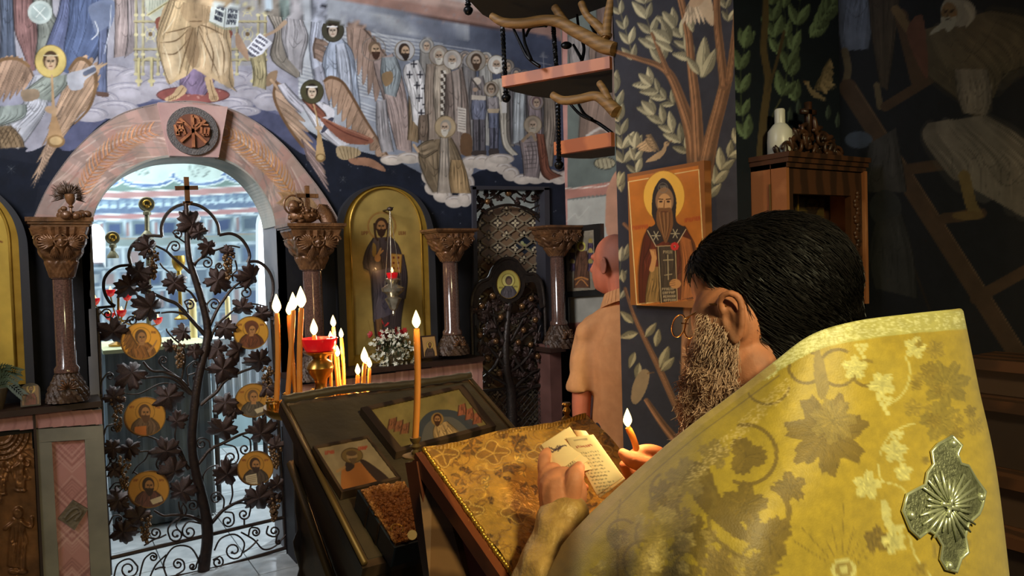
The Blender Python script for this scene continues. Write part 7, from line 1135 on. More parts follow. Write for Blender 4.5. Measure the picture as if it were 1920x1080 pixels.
# ================================================================== near lectern under gold brocade
NTL = P(800, 846, 1.35); NTR = hz(1086, 783, NTL[2]); NX = NTR-NTL; NW = np.linalg.norm(NX); NX /= NW; NF = np.array([NX[1], -NX[0], 0]); s2 = math.radians(33); ND = NF*math.cos(s2)-Z*math.sin(s2); NN = NF*math.sin(s2)+Z*math.cos(s2); NL = .35
NLE = Plane(NTL, NX, -ND, NN)
mat('red_wood', (112, 58, 32), .35, col2=(80, 38, 20), wave=(6, 4, 'X'), coat=.3); mat('brown_leather', (132, 58, 34), .6, col2=(100, 42, 26), nscale=12)
nl = thing('reading_desk', NTL*np.array([1, 1, 0])+NX*.2+NF*.15+Z*FZ, 'folding reddish wood reading desk draped with gold brocade', 'reading desk')
NA = (NX, -ND, NN); MB().box(NTL+NX*NW/2+ND*NL/2-NN*.02, (NW/2, NL/2, .008), NA).build('board', 'red_wood', nl)
MB().box(NTL+NX*.0+ND*NL/2-NN*.012-NX*.012, (.013, NL/2, .014), NA).build('side_rail', 'red_wood', nl)
MB().box(NTL+NX*NW+ND*NL/2-NN*.012+NX*.012, (.013, NL/2, .014), NA).build('side_rail', 'red_wood', nl)
for u in (-.02, NW+.02):
    a = NTL+NX*u-NN*.02; b = a+NF*.32; b[2] = FZ; c = NTL+NX*u+ND*NL*.85-NN*.03; e = c-NF*.40; e[2] = FZ
    for p_, q_ in ((a, b), (c, e)):
        d = (q_-p_)/np.linalg.norm(q_-p_); w = np.cross(d, NX)*.02; MB().hexa([p_-w-NX*.008, q_-w-NX*.008, q_+w-NX*.008, p_+w-NX*.008, p_-w+NX*.008, q_-w+NX*.008, q_+w+NX*.008, p_+w+NX*.008]).build('leg', 'red_wood', nl)
MB().prism([P(x, y, d) for x, y, d in ((778, 850, 1.352), (812, 846, 1.352), (874, 1090, 1.24), (806, 1090, 1.26))], NX*.02).build('front_post', mat('worn_wood', (126, 88, 52), .5, col2=(92, 62, 36), wave=(5, 4, 'Z')), nl)
MB().prism([P(x, y, d) for x, y, d in ((808, 866, 1.375), (956, 1090, 1.20), (962, 1200, 1.15), (820, 1200, 1.25))], NX*.01).build('side_panel', 'brown_leather', nl)
MB().tube([P(772, 1003, 1.29), P(773, 1003, 1.27)], 9/F*1.28, 12).build('hinge_bolt', 'old_gold', nl)
cg2 = Cv(740, 740, 1160, 1200, (176, 130, 48), 1.3)
for i in range(620):
    x, y = random.uniform(740, 1160), random.uniform(740, 1200); r = random.uniform(6, 22); c = random.choice([(122, 82, 28), (134, 92, 32), (206, 162, 74), (112, 74, 26), (150, 106, 40)])
    t = np.linspace(0, random.uniform(2, 5), 10); a0_ = random.uniform(0, 6.28); cg2.line(np.stack([x+r*(1-t/7)*np.cos(t+a0_), y+.7*r*(1-t/7)*np.sin(t+a0_)], 1), random.uniform(1.2, 3.4), c, .85)
    if i % 3 == 0: [cg2.leaf(x, y, r*.9, a0_+k*random.uniform(.7, 1.6), c, .34) for k in range(3)]
for i in range(14):
    x, y = 830+(i % 4)*95+(i//4 % 2)*45, 850+(i//4)*110
    t = np.linspace(0, 2*math.pi, 40); rr = 36*(.82+.18*np.cos(4*t+.6)); cg2.poly(np.stack([x+rr*np.cos(t), y+.7*rr*np.sin(t)], 1), (128, 88, 32), .8, sm=0); cg2.line(np.stack([x+rr*.9*np.cos(t), y+.63*rr*np.sin(t)], 1), 2, (214, 172, 86), .9, sm=0); [cg2.line([(x, y), (x+26*math.cos(k*1.257), y+18*math.sin(k*1.257))], 2, (206, 162, 78), .9, sm=0) for k in range(5)]
cg2.noise(.2, 12, 7); mat('brocade', 'Col', .42, .25, noise=.12, nscale=60, bump=.35, bscale=130, sheen=.3)
def cloth_disp(x, y): return .004*np.sin(x*.035)+.003*np.sin(y*.05+x*.02)
cloth = painted('brocade_cloth', NLE, (-.004, NW+.02), (-NL*1.0, .004), .0022, cg2, 'brocade', .004, parent=nl, disp=cloth_disp)
m = MB(); A_ = [NTL-NX*.006+ND*t+NN*.003 for t in np.linspace(0, NL, 60)]
for i, p in enumerate(A_): m.sph(p+NN*random.uniform(0, .003), random.uniform(.004, .006), 6, 4)
tag(m.build('gold_lace', 'gold_paint', nl, smooth=True), kind='stuff')
A_ = [NTL+NX*NW*t+NN*(.006+.006*math.sin(t*17)*math.sin(t*5)) for t in np.linspace(0, 1.03, 50)]; MB().strip(A_, [p-NF*.012-Z*(.09+.02*math.sin(i*.5)) for i, p in enumerate(A_)], NF*.004).build('cloth_overhang', mat('brocade_plain', (168, 124, 46), .45, .2, col2=(116, 80, 28), nscale=40, bump=.3, bscale=100), nl, smooth=True)
MB().lathe([(.012, 0), (.012, .006), (.005, .012), (.009, .022), (.005, .03), (.010, .036), (.008, .040)], P(1063, 789, 1.6), 14).build('finial', 'brass', nl, smooth=40)
hp = P(780, 856, 1.362); hd = thing('candle_holder', hp, 'small turned brass candle holder at the corner of the reading desk', 'candle holder'); kk = 1.36/F
MB().lathe([(26*kk, 0), (26*kk, 3*kk), (8*kk, 5*kk), (9*kk, 10*kk), (5*kk, 14*kk), (11*kk, 20*kk), (6*kk, 25*kk), (10*kk, 31*kk), (11*kk, 36*kk), (7*kk, 36*kk)], hp, 16).build('turned_stem', 'old_gold', hd, smooth=40)
candle('candle', hp+Z*34*kk, P(781, 616, 1.362), 6.2*kk, 30*kk, 'long beeswax candle burning on the corner of the reading desk', None, 2.6)
# ================================================================== people
def blob(name, mb, m_, parent, voxel=.006, smooth=6, colf=None, label=None, factor=.5, disp=None):
    V = np.array(mb.v, float); L = ORG[parent.name]; me = bpy.data.meshes.new(name); me.from_pydata([tuple(p) for p in V-L], [], mb.f); b = bmesh.new(); b.from_mesh(me); bmesh.ops.recalc_face_normals(b, faces=b.faces[:]); b.to_mesh(me); b.free()
    o = bpy.data.objects.new(name, me); COL.objects.link(o); r = o.modifiers.new('r', 'REMESH'); r.mode = 'VOXEL'; r.voxel_size = voxel
    if smooth: s = o.modifiers.new('s', 'SMOOTH'); s.factor = factor; s.iterations = smooth
    dg = bpy.context.evaluated_depsgraph_get(); nm = bpy.data.meshes.new_from_object(o.evaluated_get(dg)); bpy.data.objects.remove(o); nm.name = name
    n = len(nm.vertices); co = np.empty(n*3, np.float32); nm.vertices.foreach_get('co', co); co = co.reshape(-1, 3)
    if disp is not None:
        no = np.empty(n*3, np.float32); nm.vertices.foreach_get('normal', no); no = no.reshape(-1, 3); co = co+no*disp(co+L)[:, None]; nm.vertices.foreach_set('co', co.astype(np.float32).ravel()); nm.update()
    if colf is not None:
        for c_ in list(nm.color_attributes): nm.color_attributes.remove(c_)
        set_col(nm, lin(np.clip(colf(co+L), 0, 255)))
    nm.shade_smooth(); nm.materials.clear(); ob = link(name, nm, m_, parent); ORG[ob.name] = L; return tag(ob, label)
def hash_noise(p, f, seed=0):
    p = p*f; i = np.floor(p).astype(np.int64); fr = p-i; fr = fr*fr*(3-2*fr); out = 0
    for dx in (0, 1):
        for dy in (0, 1):
            for dz in (0, 1):
                h = ((i[:, 0]+dx)*73856093 ^ (i[:, 1]+dy)*19349663 ^ (i[:, 2]+dz)*83492791 ^ seed*2654435761) & 0xffff
                out = out+(h/65535.0)*np.where(dx, fr[:, 0], 1-fr[:, 0])*np.where(dy, fr[:, 1], 1-fr[:, 1])*np.where(dz, fr[:, 2], 1-fr[:, 2])
    return out
def frame_axes(f, up):
    f = np.array(f, float); f /= np.linalg.norm(f); u = np.array(up, float); u -= f*(u@f); u /= np.linalg.norm(u); return f, np.cross(u, f), u   # forward, left, up
def chain(mb, pts, rad, n=6, seg=12):
    q = catmull(np.array(pts, float), n); r = np.interp(np.linspace(0, 1, len(q)), np.linspace(0, 1, len(rad)), rad); mb.tube(q, r, seg); mb.sph(q[0], r[0], 12, 8); mb.sph(q[-1], r[-1], 12, 8)
mat('skin', 'Col', .68, noise=.07, nscale=60, sss=.12, bump=.08, bscale=200); mat('shirt', (206, 146, 94), .8, col2=(192, 132, 82), nscale=30, bump=.10, bscale=260); mat('trousers', (40, 40, 46), .85); mat('shoe', (24, 20, 18), .4)
# ------------------------------------------------------------------ man standing behind the pillar
md_ = 3.1; mc = P(1178, 600, md_)*np.array([1, 1, 0]); ms = md_/F
man = thing('person', mc+Z*FZ, 'balding man in a beige short-sleeved shirt, back turned, half hidden by the pillar', 'person')
ff, fl2, fu = frame_axes((-.66, .75, 0), Z)
hc = P(1150, 492, md_); E = lambda a, b, c, o=hc: o+ff*a+fl2*b+fu*c
m = MB(); m.sph(E(-.012, 0, .02), 1, 24, 16, (.098, .076, .098), (ff, fl2, fu)); m.sph(E(.035, 0, -.05), 1, 20, 14, (.068, .062, .085), (ff, fl2, fu)); m.sph(E(.06, 0, -.09), 1, 14, 10, (.038, .045, .035), (ff, fl2, fu)); m.tube([E(.095, 0, .01), E(.122, 0, -.035), E(.10, 0, -.045)], [.010, .014, .010], 10)
m.sph(E(.078, .0, .025), .026, 12, 8, (1, 2, .7), (ff, fl2, fu)); chain(m, [E(-.035, 0, -.06), E(-.045, 0, -.12), E(-.05, 0, -.19)], [.058, .058, .075])
for s in (-1, 1): # ears
    e0 = E(-.012, s*.083, -.012); er = frame_axes(ff*.25+fl2*s, fu); m.tube([e0+(-ff*.012+fl2*s*.008)+fu*(.032*math.sin(a))+ff*(-.014*math.cos(a)) for a in np.linspace(-2.2, 2.0, 10)], [.007]*10, 8); m.sph(e0-ff*.002, 1, 10, 8, (.019, .010, .031), (ff, fl2, fu)); m.sph(e0-fu*.03, .008, 8, 6)
def mancol(V):
    d = V-hc; a, c = d@ff, d@fu; hairline = ((a < .0) & (c < .05+.25*a) & (c > -.075)); base = np.array([188, 104, 74])*np.ones((len(V), 1)); base[:, :] *= (.95+.1*hash_noise(V, 60)[:, None]); st = np.clip((.03-a)/.05, 0, 1)*np.clip((c+.02)/.05, 0, 1); hm = np.clip((.02-a)/.04, 0, 1)*np.clip((c+.06)/.03, 0, 1)*.55; return base*(1-hm[:, None])+np.array([104, 70, 60])*hm[:, None]
# arm with hand (left arm, hanging)
sh = P(1106, 628, md_-.02); el = P(1090, 755, md_-.05); wr_ = P(1096, 870, md_-.02); hd_ = wr_+(wr_-el)*.3
chain(m, [sh, el, wr_], [.052, .045, .040, .034, .028])
m.sph(hd_-Z*.02, 1, 14, 10, (.030, .018, .05), (ff, fl2, fu))
for i in range(4): b = hd_-Z*.06+ff*(.024-.016*i); chain(m, [b, b-Z*(.035+.006*(i in (1, 2)))+fl2*-.006, b-Z*(.062+.008*(i in (1, 2)))-fl2*.02], [.0085, .008, .006], 4, 8)
chain(m, [hd_+ff*.022, hd_+ff*.042-Z*.03, hd_+ff*.044-Z*.055], [.011, .010, .007], 4, 8)
sh2 = sh-fl2*.40; chain(m, [sh2, sh2-Z*.28, sh2-Z*.52], [.052, .045, .03]); m.sph(sh2-Z*.58, 1, 12, 8, (.03, .018, .06), (ff, fl2, fu))
for i in range(4): b = sh2-Z*.62+ff*(.024-.016*i); chain(m, [b, b-Z*.035, b-Z*.066], [.0085, .008, .006], 4, 8)
chain(m, [E(-.05, 0, -.19), E(-.05, 0, -.30)], [.08, .09])
blob('body', m, 'skin', man, .0062, 5, mancol)
m = MB(); cx = mc+fl2*.02; tz = lambda y: P(1178, y, md_)[2]
rowsT = np.array(((585, .085, .115, -.045), (612, .105, .165, -.05), (640, .118, .192, -.05), (690, .128, .195, -.04), (740, .13, .185, -.025), (800, .132, .180, -.01), (860, .130, .182, -.005), (920, .128, .184, 0), (980, .125, .186, 0)))
for t_ in np.linspace(0, 8, 49): y, a, b, off = [np.interp(t_, np.arange(9), rowsT[:, k_]) for k_ in range(4)]; m.sph(np.array([*cx[:2], tz(y)])+ff*off, 1, 30, 12, (a, b, .05), (ff, fl2, fu))
chain(m, [sh-fl2*.05+Z*.01, sh+(el-sh)*.35, sh+(el-sh)*.62], [.078, .074, .068]); m.tube([sh+(el-sh)*.3, sh+(el-sh)*.84], [.072, .068], 20); chain(m, [sh2+fl2*.05, sh2-Z*.14, sh2-Z*.22], [.078, .074, .066]); chain(m, [E(-.05, .03, -.205), sh], [.06, .07]); chain(m, [E(-.05, -.03, -.205), sh2], [.06, .07])
def folds(V):
    d = V-mc; t = V[:, 2]; s = d@fl2; return .008*np.sin(75*s+14*t+3*np.sin(9*t))*np.clip((1.42-t)/.15, 0, 1)+.004*np.sin(60*s-35*t)*np.clip((1.3-t)/.3, 0, 1)
blob('shirt', m, 'shirt', man, .008, 14, label='beige short-sleeved shirt', disp=folds)
m = MB(); tt_ = np.linspace(0, 2*math.pi, 33); c1_ = [E(-.043, 0, -.118)+.066*(math.cos(a)*ff+math.sin(a)*fl2)-fu*.02*math.cos(a) for a in tt_]; c2_ = [E(-.047, 0, -.172)+.090*(math.cos(a)*ff+math.sin(a)*fl2)-fu*.03*math.cos(a) for a in tt_]
for i in range(32): o1, o2 = (c1_[i]+c2_[i])/2, (c1_[i+1]+c2_[i+1])/2; ex = (o1-E(-.045, 0, -.15)); ex /= np.linalg.norm(ex); m.hexa([c1_[i], c1_[i+1], c2_[i+1], c2_[i], c1_[i]+ex*.008, c1_[i+1]+ex*.008, c2_[i+1]+ex*.008, c2_[i]+ex*.008])
m.build('collar', 'shirt', man, label='beige shirt collar', smooth=60)
m = MB()
for s in (-1, 1): h = np.array([*mc[:2], .93])+fl2*s*.09; chain(m, [h, h-Z*.40+ff*.01, np.array([h[0], h[1], FZ+.09])], [.10, .075, .06, .055])
m.sph(np.array([*mc[:2], .95]), 1, 20, 12, (.125, .18, .12), (ff, fl2, fu)); blob('trousers', m, 'trousers', man, .012, 5)
for s in (-1, 1): h = np.array([*mc[:2], FZ])+fl2*s*.09; m = MB(); m.sph(h+ff*.05+Z*.045, 1, 16, 10, (.135, .045, .045), (ff, fl2, fu)); m.sph(h-ff*.03+Z*.06, .05, 12, 8); blob('shoe', m, 'shoe', man, .008, 4)
# ------------------------------------------------------------------ priest in the foreground
pdp = 1.1; pbase = P(1560, 700, 1.12)*np.array([1, 1, 0])+Z*FZ
priest = thing('person', pbase, 'bearded priest in glasses and yellow brocade vestment reading from papers, seen from behind', 'person')
Q = lambda x, y, d=pdp: P(x, y, d)
gf, gl, gu = frame_axes((-.80, .42, -.42), (-.2, .1, 1))
hk = Q(1440, 560, 1.14)  # skull centre
H = lambda a, b, c: hk+gf*a+gl*b+gu*c
A3 = (gf, gl, gu); m = MB()
m.sph(hk, 1, 28, 20, (.105, .078, .098), A3); m.sph(Q(1368, 605, 1.115), 1, 22, 16, (.056, .060, .062), A3); m.sph(Q(1362, 670, 1.12), 1, 20, 14, (.056, .056, .060), A3); m.sph(Q(1355, 735, 1.125), 1, 16, 12, (.045, .05, .045), A3)
m.sph(Q(1352, 540, 1.15), 1, 16, 12, (.045, .055, .05), A3); m.tube([Q(1322, 590, 1.18), Q(1296, 652, 1.21), Q(1312, 672, 1.19)], [.010, .016, .012], 10)
chain(m, [Q(1440, 640, 1.13), Q(1450, 720, 1.13), Q(1490, 840, 1.12)], [.066, .066, .075, .09]); m.sph(Q(1410, 700, 1.09), 1, 16, 10, (.045, .04, .06), A3)
# ear: helix, antihelix, lobe
eo = 1.05; hel = catmull([Q(1362, 598, eo+.012), Q(1350, 574, eo+.006), Q(1354, 556, eo), Q(1370, 550, eo-.006), Q(1386, 560, eo-.010), Q(1391, 588, eo-.010), Q(1390, 615, eo-.006), Q(1383, 634, eo-.002), Q(1374, 642, eo)], 5); m.tube(hel, np.interp(np.linspace(0, 1, len(hel)), [0, .5, 1], [.0045, .006, .0055]), 8)
m.sph(Q(1375, 634, eo+.002), 1, 12, 8, (.008, .006, .010), A3); m.tube([Q(1368, 575, eo+.004), Q(1376, 590, eo), Q(1378, 612, eo+.002), Q(1372, 628, eo+.004)], .004, 8); m.tube([Q(1357, 592, eo+.012), Q(1360, 608, eo+.008), Q(1364, 620, eo+.008)], .005, 8); m.sph(Q(1372, 596, eo+.013), 1, 12, 10, (.017, .010, .036), A3); m.sph(Q(1380, 600, eo+.022), 1, 12, 10, (.014, .016, .028), A3)
def priestcol(V):
    base = np.array([158, 98, 66])*np.ones((len(V), 1)); x, y = proj(V); n = hash_noise(V, 240)[:, None]; n2 = hash_noise(V, 900, 3)[:, None]; b = np.clip((y-560)/90, 0, 1)*np.clip((1395-x)/50, 0, 1)*np.clip((x-1200)/20, 0, 1)*np.where(y > 560, 1, 0); b = b[:, None]*(.45+.5*n2); c = base*(.9+.2*n); return c*(1-b)+np.array([140, 112, 92])*b
blob('body', m, 'skin', priest, .0036, 4, priestcol)
mat('hair', (11, 9, 8), .6, col2=(20, 15, 12), nscale=120, bump=.08, bscale=60, spec=.22); mat('beard', (160, 124, 100), .7, col2=(120, 90, 70), nscale=90)
# hair: closed cap with combed grooves
m = MB(); m.sph(Q(1452, 538, 1.135), 1, 48, 32, (.124, .094, .112), A3); m.sph(Q(1500, 585, 1.135), 1, 32, 20, (.088, .088, .085), A3); m.sph(Q(1525, 622, 1.13), 1, 24, 16, (.068, .08, .068), A3); m.sph(Q(1390, 500, 1.145), 1, 28, 18, (.085, .074, .066), A3); m.sph(Q(1500, 660, 1.125), 1, 20, 14, (.05, .068, .05), A3); m.sph(Q(1440, 590, 1.09), 1, 20, 14, (.05, .034, .055), A3); m.sph(Q(1466, 640, 1.09), 1, 16, 12, (.04, .034, .055), A3)
HL = [(1286, 508), (1316, 524), (1326, 562), (1346, 546), (1390, 542), (1404, 590), (1418, 640), (1434, 700), (1500, 740), (1500, 820), (1240, 820), (1240, 508)]
def groove(V):
    d = V-hk; b = d@gl; x, y = proj(V); cut = inside(x, y, HL); near = (V-CAM)@FWD < 1.17
    return .0004*np.sin(b*900+9*hash_noise(V, 30))+.0005*(hash_noise(V*np.array([1, 1, .3]), 300)-.5)-.045*(cut & near)
blob('hair', m, 'hair', priest, .0040, 14, label='short glossy black hair', disp=groove)
hr_ = [c for c in priest.children if c.name.startswith('hair')][0]; hco = np.empty(len(hr_.data.vertices)*3, np.float32); hr_.data.vertices.foreach_get('co', hco); hno = np.empty_like(hco); hr_.data.vertices.foreach_get('normal', hno); hco = hco.reshape(-1, 3)+ORG[priest.name]; hno = hno.reshape(-1, 3); rh = np.random.default_rng(5)
hx, hy = proj(hco); ok = np.where((hno@(-FWD) > -.5) & ~inside(hx, hy, [(a_, b_-4) for a_, b_ in HL]))[0]; m = MB()
for i in rh.choice(ok, min(5200, len(ok)), replace=False):
    p, n = hco[i].astype(float), hno[i].astype(float); d = -gf*.75-gu*.75-Z*.35+rh.normal(0, .10, 3); d -= n*(d@n); d /= np.linalg.norm(d)+1e-9; L = rh.uniform(.018, .034); m.tube([p-n*.0006, p+d*L*.5+n*.0012, p+d*L-n*.0002], [.0006, .0007, .0003], 3, cap=False)
tag(m.build('hair_strands', mat('hair_strand', (15, 12, 11), .42, col2=(24, 19, 16), nscale=50, spec=.4), hr_), kind='stuff')
# beard: curly strands over the cheek and jaw
m = MB(); m.sph(Q(1350, 704, 1.115), 1, 20, 14, (.046, .054, .058), A3); m.sph(Q(1340, 765, 1.125), 1, 20, 14, (.043, .052, .07), A3); m.sph(Q(1334, 830, 1.14), 1, 18, 14, (.036, .05, .07), A3); m.sph(Q(1310, 900, 1.15), 1, 16, 12, (.028, .04, .05), A3)
bd = blob('beard', m, 'beard', priest, .0045, 3, label='grizzled curly beard', disp=lambda V: .004*(hash_noise(V, 180)-.4))
m = MB(); rr_ = np.random.default_rng(3)
bco = np.empty(len(bd.data.vertices)*3, np.float32); bd.data.vertices.foreach_get('co', bco); bno = np.empty_like(bco); bd.data.vertices.foreach_get('normal', bno); bco = bco.reshape(-1, 3)+ORG[priest.name]; bno = bno.reshape(-1, 3)
sel = np.where((bno@(-FWD) > -.35))[0]; sel = rr_.choice(sel, min(1500, len(sel)), replace=False)
for i in sel:
    p = bco[i]; n = bno[i]; d = np.array([-.25, .1, -1.0])+rr_.normal(0, .35, 3); d -= n*(d@n)*.7; d /= np.linalg.norm(d); L = rr_.uniform(.012, .026); w = rr_.normal(0, .006, 3); m.tube([p-n*.002, p+d*L*.4+n*.002+w*.6, p+d*L*.75+n*.003-w*.5, p+d*L+n*.001+w], [.0007, .0008, .0006, .0003], 4, cap=False)
tag(m.build('beard_strands', mat('beard_hair', (186, 150, 124), .55, col2=(130, 98, 78), nscale=60), bd), kind='stuff')
m = MB(); sel2 = rr_.uniform(0, 1, (900, 2))   # short stubble hairs up the cheek to the ear
for a, b in sel2:
    x = 1306+82*a; y = 585+130*b
    if x > 1352-(y-600)*-.18 and y < 600: continue
    p = None
    r_ = ray(x, y)
    # find the skin by marching to the ellipsoid of the cheek
    c0 = Q(1364, 638, 1.118); o_ = CAM-c0; S = np.array([gf/.066, gl/.066, gu/.085]); o2, r2_ = S@o_, S@r_; aa = r2_@r2_; bb = 2*o2@r2_; cc2 = o2@o2-1; dsc = bb*bb-4*aa*cc2
    if dsc < 0: continue
    p = CAM+r_*((-bb-math.sqrt(dsc))/(2*aa)); n = p-c0; n /= np.linalg.norm(n); d = np.array([-.3, .1, -1])+rr_.normal(0, .3, 3); d /= np.linalg.norm(d); m.tube([p-n*.003, p+d*.006+n*.001, p+d*.012+n*.0005], [.0006, .0006, .0003], 4, cap=False)
tag(m.build('cheek_stubble', MATS['beard_hair'], bd), kind='stuff')
# glasses
gl_ = thing('eyeglasses', Q(1300, 640, 1.16), 'thin gold-rimmed eyeglasses on the priest', 'glasses'); mat('gold_wire', (170, 120, 60), .25, .9); mat('lens', (190, 180, 160), .3, alpha=.10, spec=.1)
MB().tube(catmull([Q(1362, 574, 1.055), Q(1326, 571, 1.085), Q(1306, 585, 1.10), Q(1284, 597, 1.12)], 5), .0014, 6).build('temple_arm', 'gold_wire', gl_, smooth=True)
lc = Q(1297, 612, 1.135); e1 = (Q(1310, 606, 1.12)-Q(1284, 612, 1.15)); e1 /= np.linalg.norm(e1); e2 = Z*.9+CR*.1; pts = [lc+.018*math.cos(a)*e1*1.0+.020*math.sin(a)*e2 for a in np.linspace(0, 2*math.pi, 26)]; MB().tube(pts, .0012, 6, cap=False).build('rim', 'gold_wire', gl_, smooth=True); MB().prism(pts[:-1], FWD*.0008).build('lens', 'lens', gl_)
lc2 = lc+np.array([-.006, .062, -.004]); pts = [lc2+.018*math.cos(a)*e1+.020*math.sin(a)*e2 for a in np.linspace(0, 2*math.pi, 26)]; MB().tube(pts, .0012, 6, cap=False).build('rim', 'gold_wire', gl_, smooth=True); MB().prism(pts[:-1], FWD*.0008).build('lens', 'lens', gl_); MB().tube([lc+np.array([-.012, .014, .004]), lc2+np.array([.012, -.014, .004])], .0012, 6).build('bridge', 'gold_wire', gl_)
# vestment: wrapped cape built from draped control curves (x, y, depth of each control point)
VC = [ # columns left to right, each from top edge to bottom
 [(1130, 985, 1.21), (1090, 1085, 1.20), (1060, 1200, 1.18), (1050, 1400, 1.16), (1050, 1700, 1.16)],
 [(1052, 1038, 1.16), (1010, 1100, 1.12), (975, 1200, 1.10), (960, 1400, 1.08), (960, 1700, 1.08)],
 [(1068, 1010, 1.09), (1060, 1080, 1.02), (1050, 1180, .98), (1045, 1400, .96), (1045, 1700, .96)],
 [(1120, 955, 1.06), (1130, 1020, .98), (1140, 1120, .93), (1140, 1400, .90), (1140, 1700, .9)],
 [(1200, 882, 1.04), (1216, 960, .95), (1230, 1080, .88), (1235, 1400, .85), (1235, 1700, .85)],
 [(1290, 806, 1.02), (1310, 900, .92), (1325, 1040, .85), (1335, 1400, .82), (1335, 1700, .82)],
 [(1375, 742, 1.02), (1398, 850, .93), (1420, 1010, .85), (1430, 1400, .82), (1430, 1700, .82)],
 [(1450, 684, 1.00), (1475, 800, .94), (1500, 980, .88), (1515, 1400, .84), (1515, 1700, .84)],
 [(1520, 632, .995), (1545, 760, .96), (1575, 960, .91), (1590, 1400, .88), (1590, 1700, .88)],
 [(1600, 606, 1.0), (1622, 740, .98), (1650, 950, .95), (1668, 1400, .93), (1668, 1700, .93)],
 [(1700, 592, 1.05), (1722, 730, 1.04), (1750, 940, 1.01), (1775, 1400, 1.0), (1775, 1700, 1.0)],
 [(1775, 584, 1.12), (1795, 720, 1.10), (1828, 930, 1.07), (1865, 1400, 1.06), (1865, 1700, 1.06)],
 [(1800, 582, 1.18), (1826, 720, 1.17), (1868, 930, 1.15), (1915, 1400, 1.16), (1915, 1700, 1.16)],
 [(1790, 592, 1.27), (1815, 722, 1.28), (1850, 935, 1.28), (1890, 1400, 1.28), (1890, 1700, 1.28)],
 [(1700, 640, 1.34), (1700, 760, 1.36), (1700, 960, 1.38), (1700, 1400, 1.38), (1700, 1700, 1.38)],
 [(1540, 690, 1.32), (1530, 800, 1.34), (1520, 980, 1.36), (1510, 1400, 1.36), (1510, 1700, 1.36)],
 [(1430, 800, 1.24), (1420, 880, 1.27), (1410, 1000, 1.29), (1400, 1400, 1.30), (1400, 1700, 1.30)],
 [(1290, 880, 1.19), (1280, 960, 1.19), (1270, 1060, 1.18), (1260, 1400, 1.18), (1260, 1700, 1.18)],
]
VC = np.array(VC, float); nc, nr = VC.shape[:2]; NS, NT = 150, 64
rowsI = [catmull(VC[:, j], 26, True) for j in range(nr)]          # closed loops round the body
R_ = np.stack(rowsI, 0); nu = R_.shape[1]; full = np.stack([catmull(R_[:, i], NT) for i in range(nu)], 1); nv = full.shape[0]
lip = full[:1].copy(); lip[..., 2] += .03; lip[..., 1] += 14; lip2 = full[:1].copy(); lip2[..., 2] += .012; lip2[..., 1] += 1; full = np.concatenate([lip, lip2, full], 0); nv = full.shape[0]
PX, PY, PD = full[..., 0].ravel(), full[..., 1].ravel(), full[..., 2].ravel()
# soft folds near the raised arm
fo_ = .010*np.sin((PX-1130)*.055+(PY-950)*.012)*np.exp(-((PX-1200)/110)**2)*np.clip((PY-930)/120, 0, 1); PD = PD+fo_+.004*np.sin(PX*.02+PY*.013)*np.clip((PY-700)/100, 0, 1)
PV = CAM+PD[:, None]*(FWD+((PX-960)/F)[:, None]*CR-((PY-540)/F)[:, None]*CU); PV[:, 2] = np.maximum(PV[:, 2], FZ+.25)
cvv = Cv(900, 540, 1960, 1340, (166, 140, 40), 1.4); DKm = (112, 90, 34); LTm = (196, 186, 116)
def vine_leaf(x, y, r, c, rot=0, lob=5):
    t = np.linspace(0, 2*math.pi, 60); rr = r*(.55+.45*np.abs(np.cos(lob/2*(t+rot)))**.8)*(1+.09*np.sin(19*t)); cvv.poly(np.stack([x+rr*np.cos(t), y+rr*np.sin(t)], 1), c, .92, sm=0)
    for k in range(lob): a = 2*math.pi*k/lob-rot; [cvv.line([(x, y), (x+r*.85*math.cos(a+e), y+r*.85*math.sin(a+e))], 1.3, np.array(c)*(1.25 if e == 0 else .8), .6, sm=0) for e in (0, .22, -.22)]
def ring_arc(x, y, r, a0, a1, w, c): t = np.linspace(a0, a1, 24); cvv.line(np.stack([x+r*np.cos(t), y+r*np.sin(t)], 1), w, c, .9, sm=0)
def grapes(x, y, s, c): [cvv.ell(x+s*(i-(3-j)/2+.5)*2.1, y+j*s*1.8, s, s, c) or cvv.ell(x+s*(i-(3-j)/2+.5)*2.1-s*.3, y+j*s*1.8-s*.3, s*.4, s*.4, np.clip(np.array(c)*1.15, 0, 255), .7) for j in range(4) for i in range(3-j if j < 3 else 1)]
vine_leaf(1548, 815, 78, DKm, .3, 7); vine_leaf(1560, 790, 44, (134, 112, 48), .1, 7); vine_leaf(1400, 858, 38, DKm, 0, 3); ring_arc(1400, 855, 56, -1.8, 2.0, 7, DKm); vine_leaf(1480, 915, 30, DKm, .5, 5); vine_leaf(1395, 950, 44, DKm, .2, 5); ring_arc(1430, 960, 46, -1.2, 1.6, 10, DKm); vine_leaf(1440, 1010, 46, DKm, .8, 3); vine_leaf(1300, 1010, 44, DKm, .1, 5); cvv.poly([(1300, 870), (1330, 880), (1350, 930), (1400, 1000), (1380, 1010), (1320, 960), (1296, 920)], DKm); vine_leaf(1290, 900, 40, (140, 118, 60), .4, 5); vine_leaf(1340, 855, 30, (136, 114, 54), .2, 5)
for x, y, r in ((1230, 1010, 36), (1250, 930, 30), (1200, 1060, 30), (1350, 1060, 40), (1290, 1075, 26), (1240, 1080, 30), (1420, 1070, 36), (1160, 1010, 22)): vine_leaf(x, y, r, random.choice([(118, 96, 40), (128, 104, 50), (150, 126, 66)]), random.random(), random.choice([3, 5, 7])); ring_arc(x+10, y-6, r*1.25, random.uniform(0, 3), random.uniform(3.5, 5.5), 5, (122, 100, 44))
for x, y in ((1260, 975), (1330, 1000), (1385, 1050), (1215, 990)): grapes(x, y, 5, (150, 126, 60))
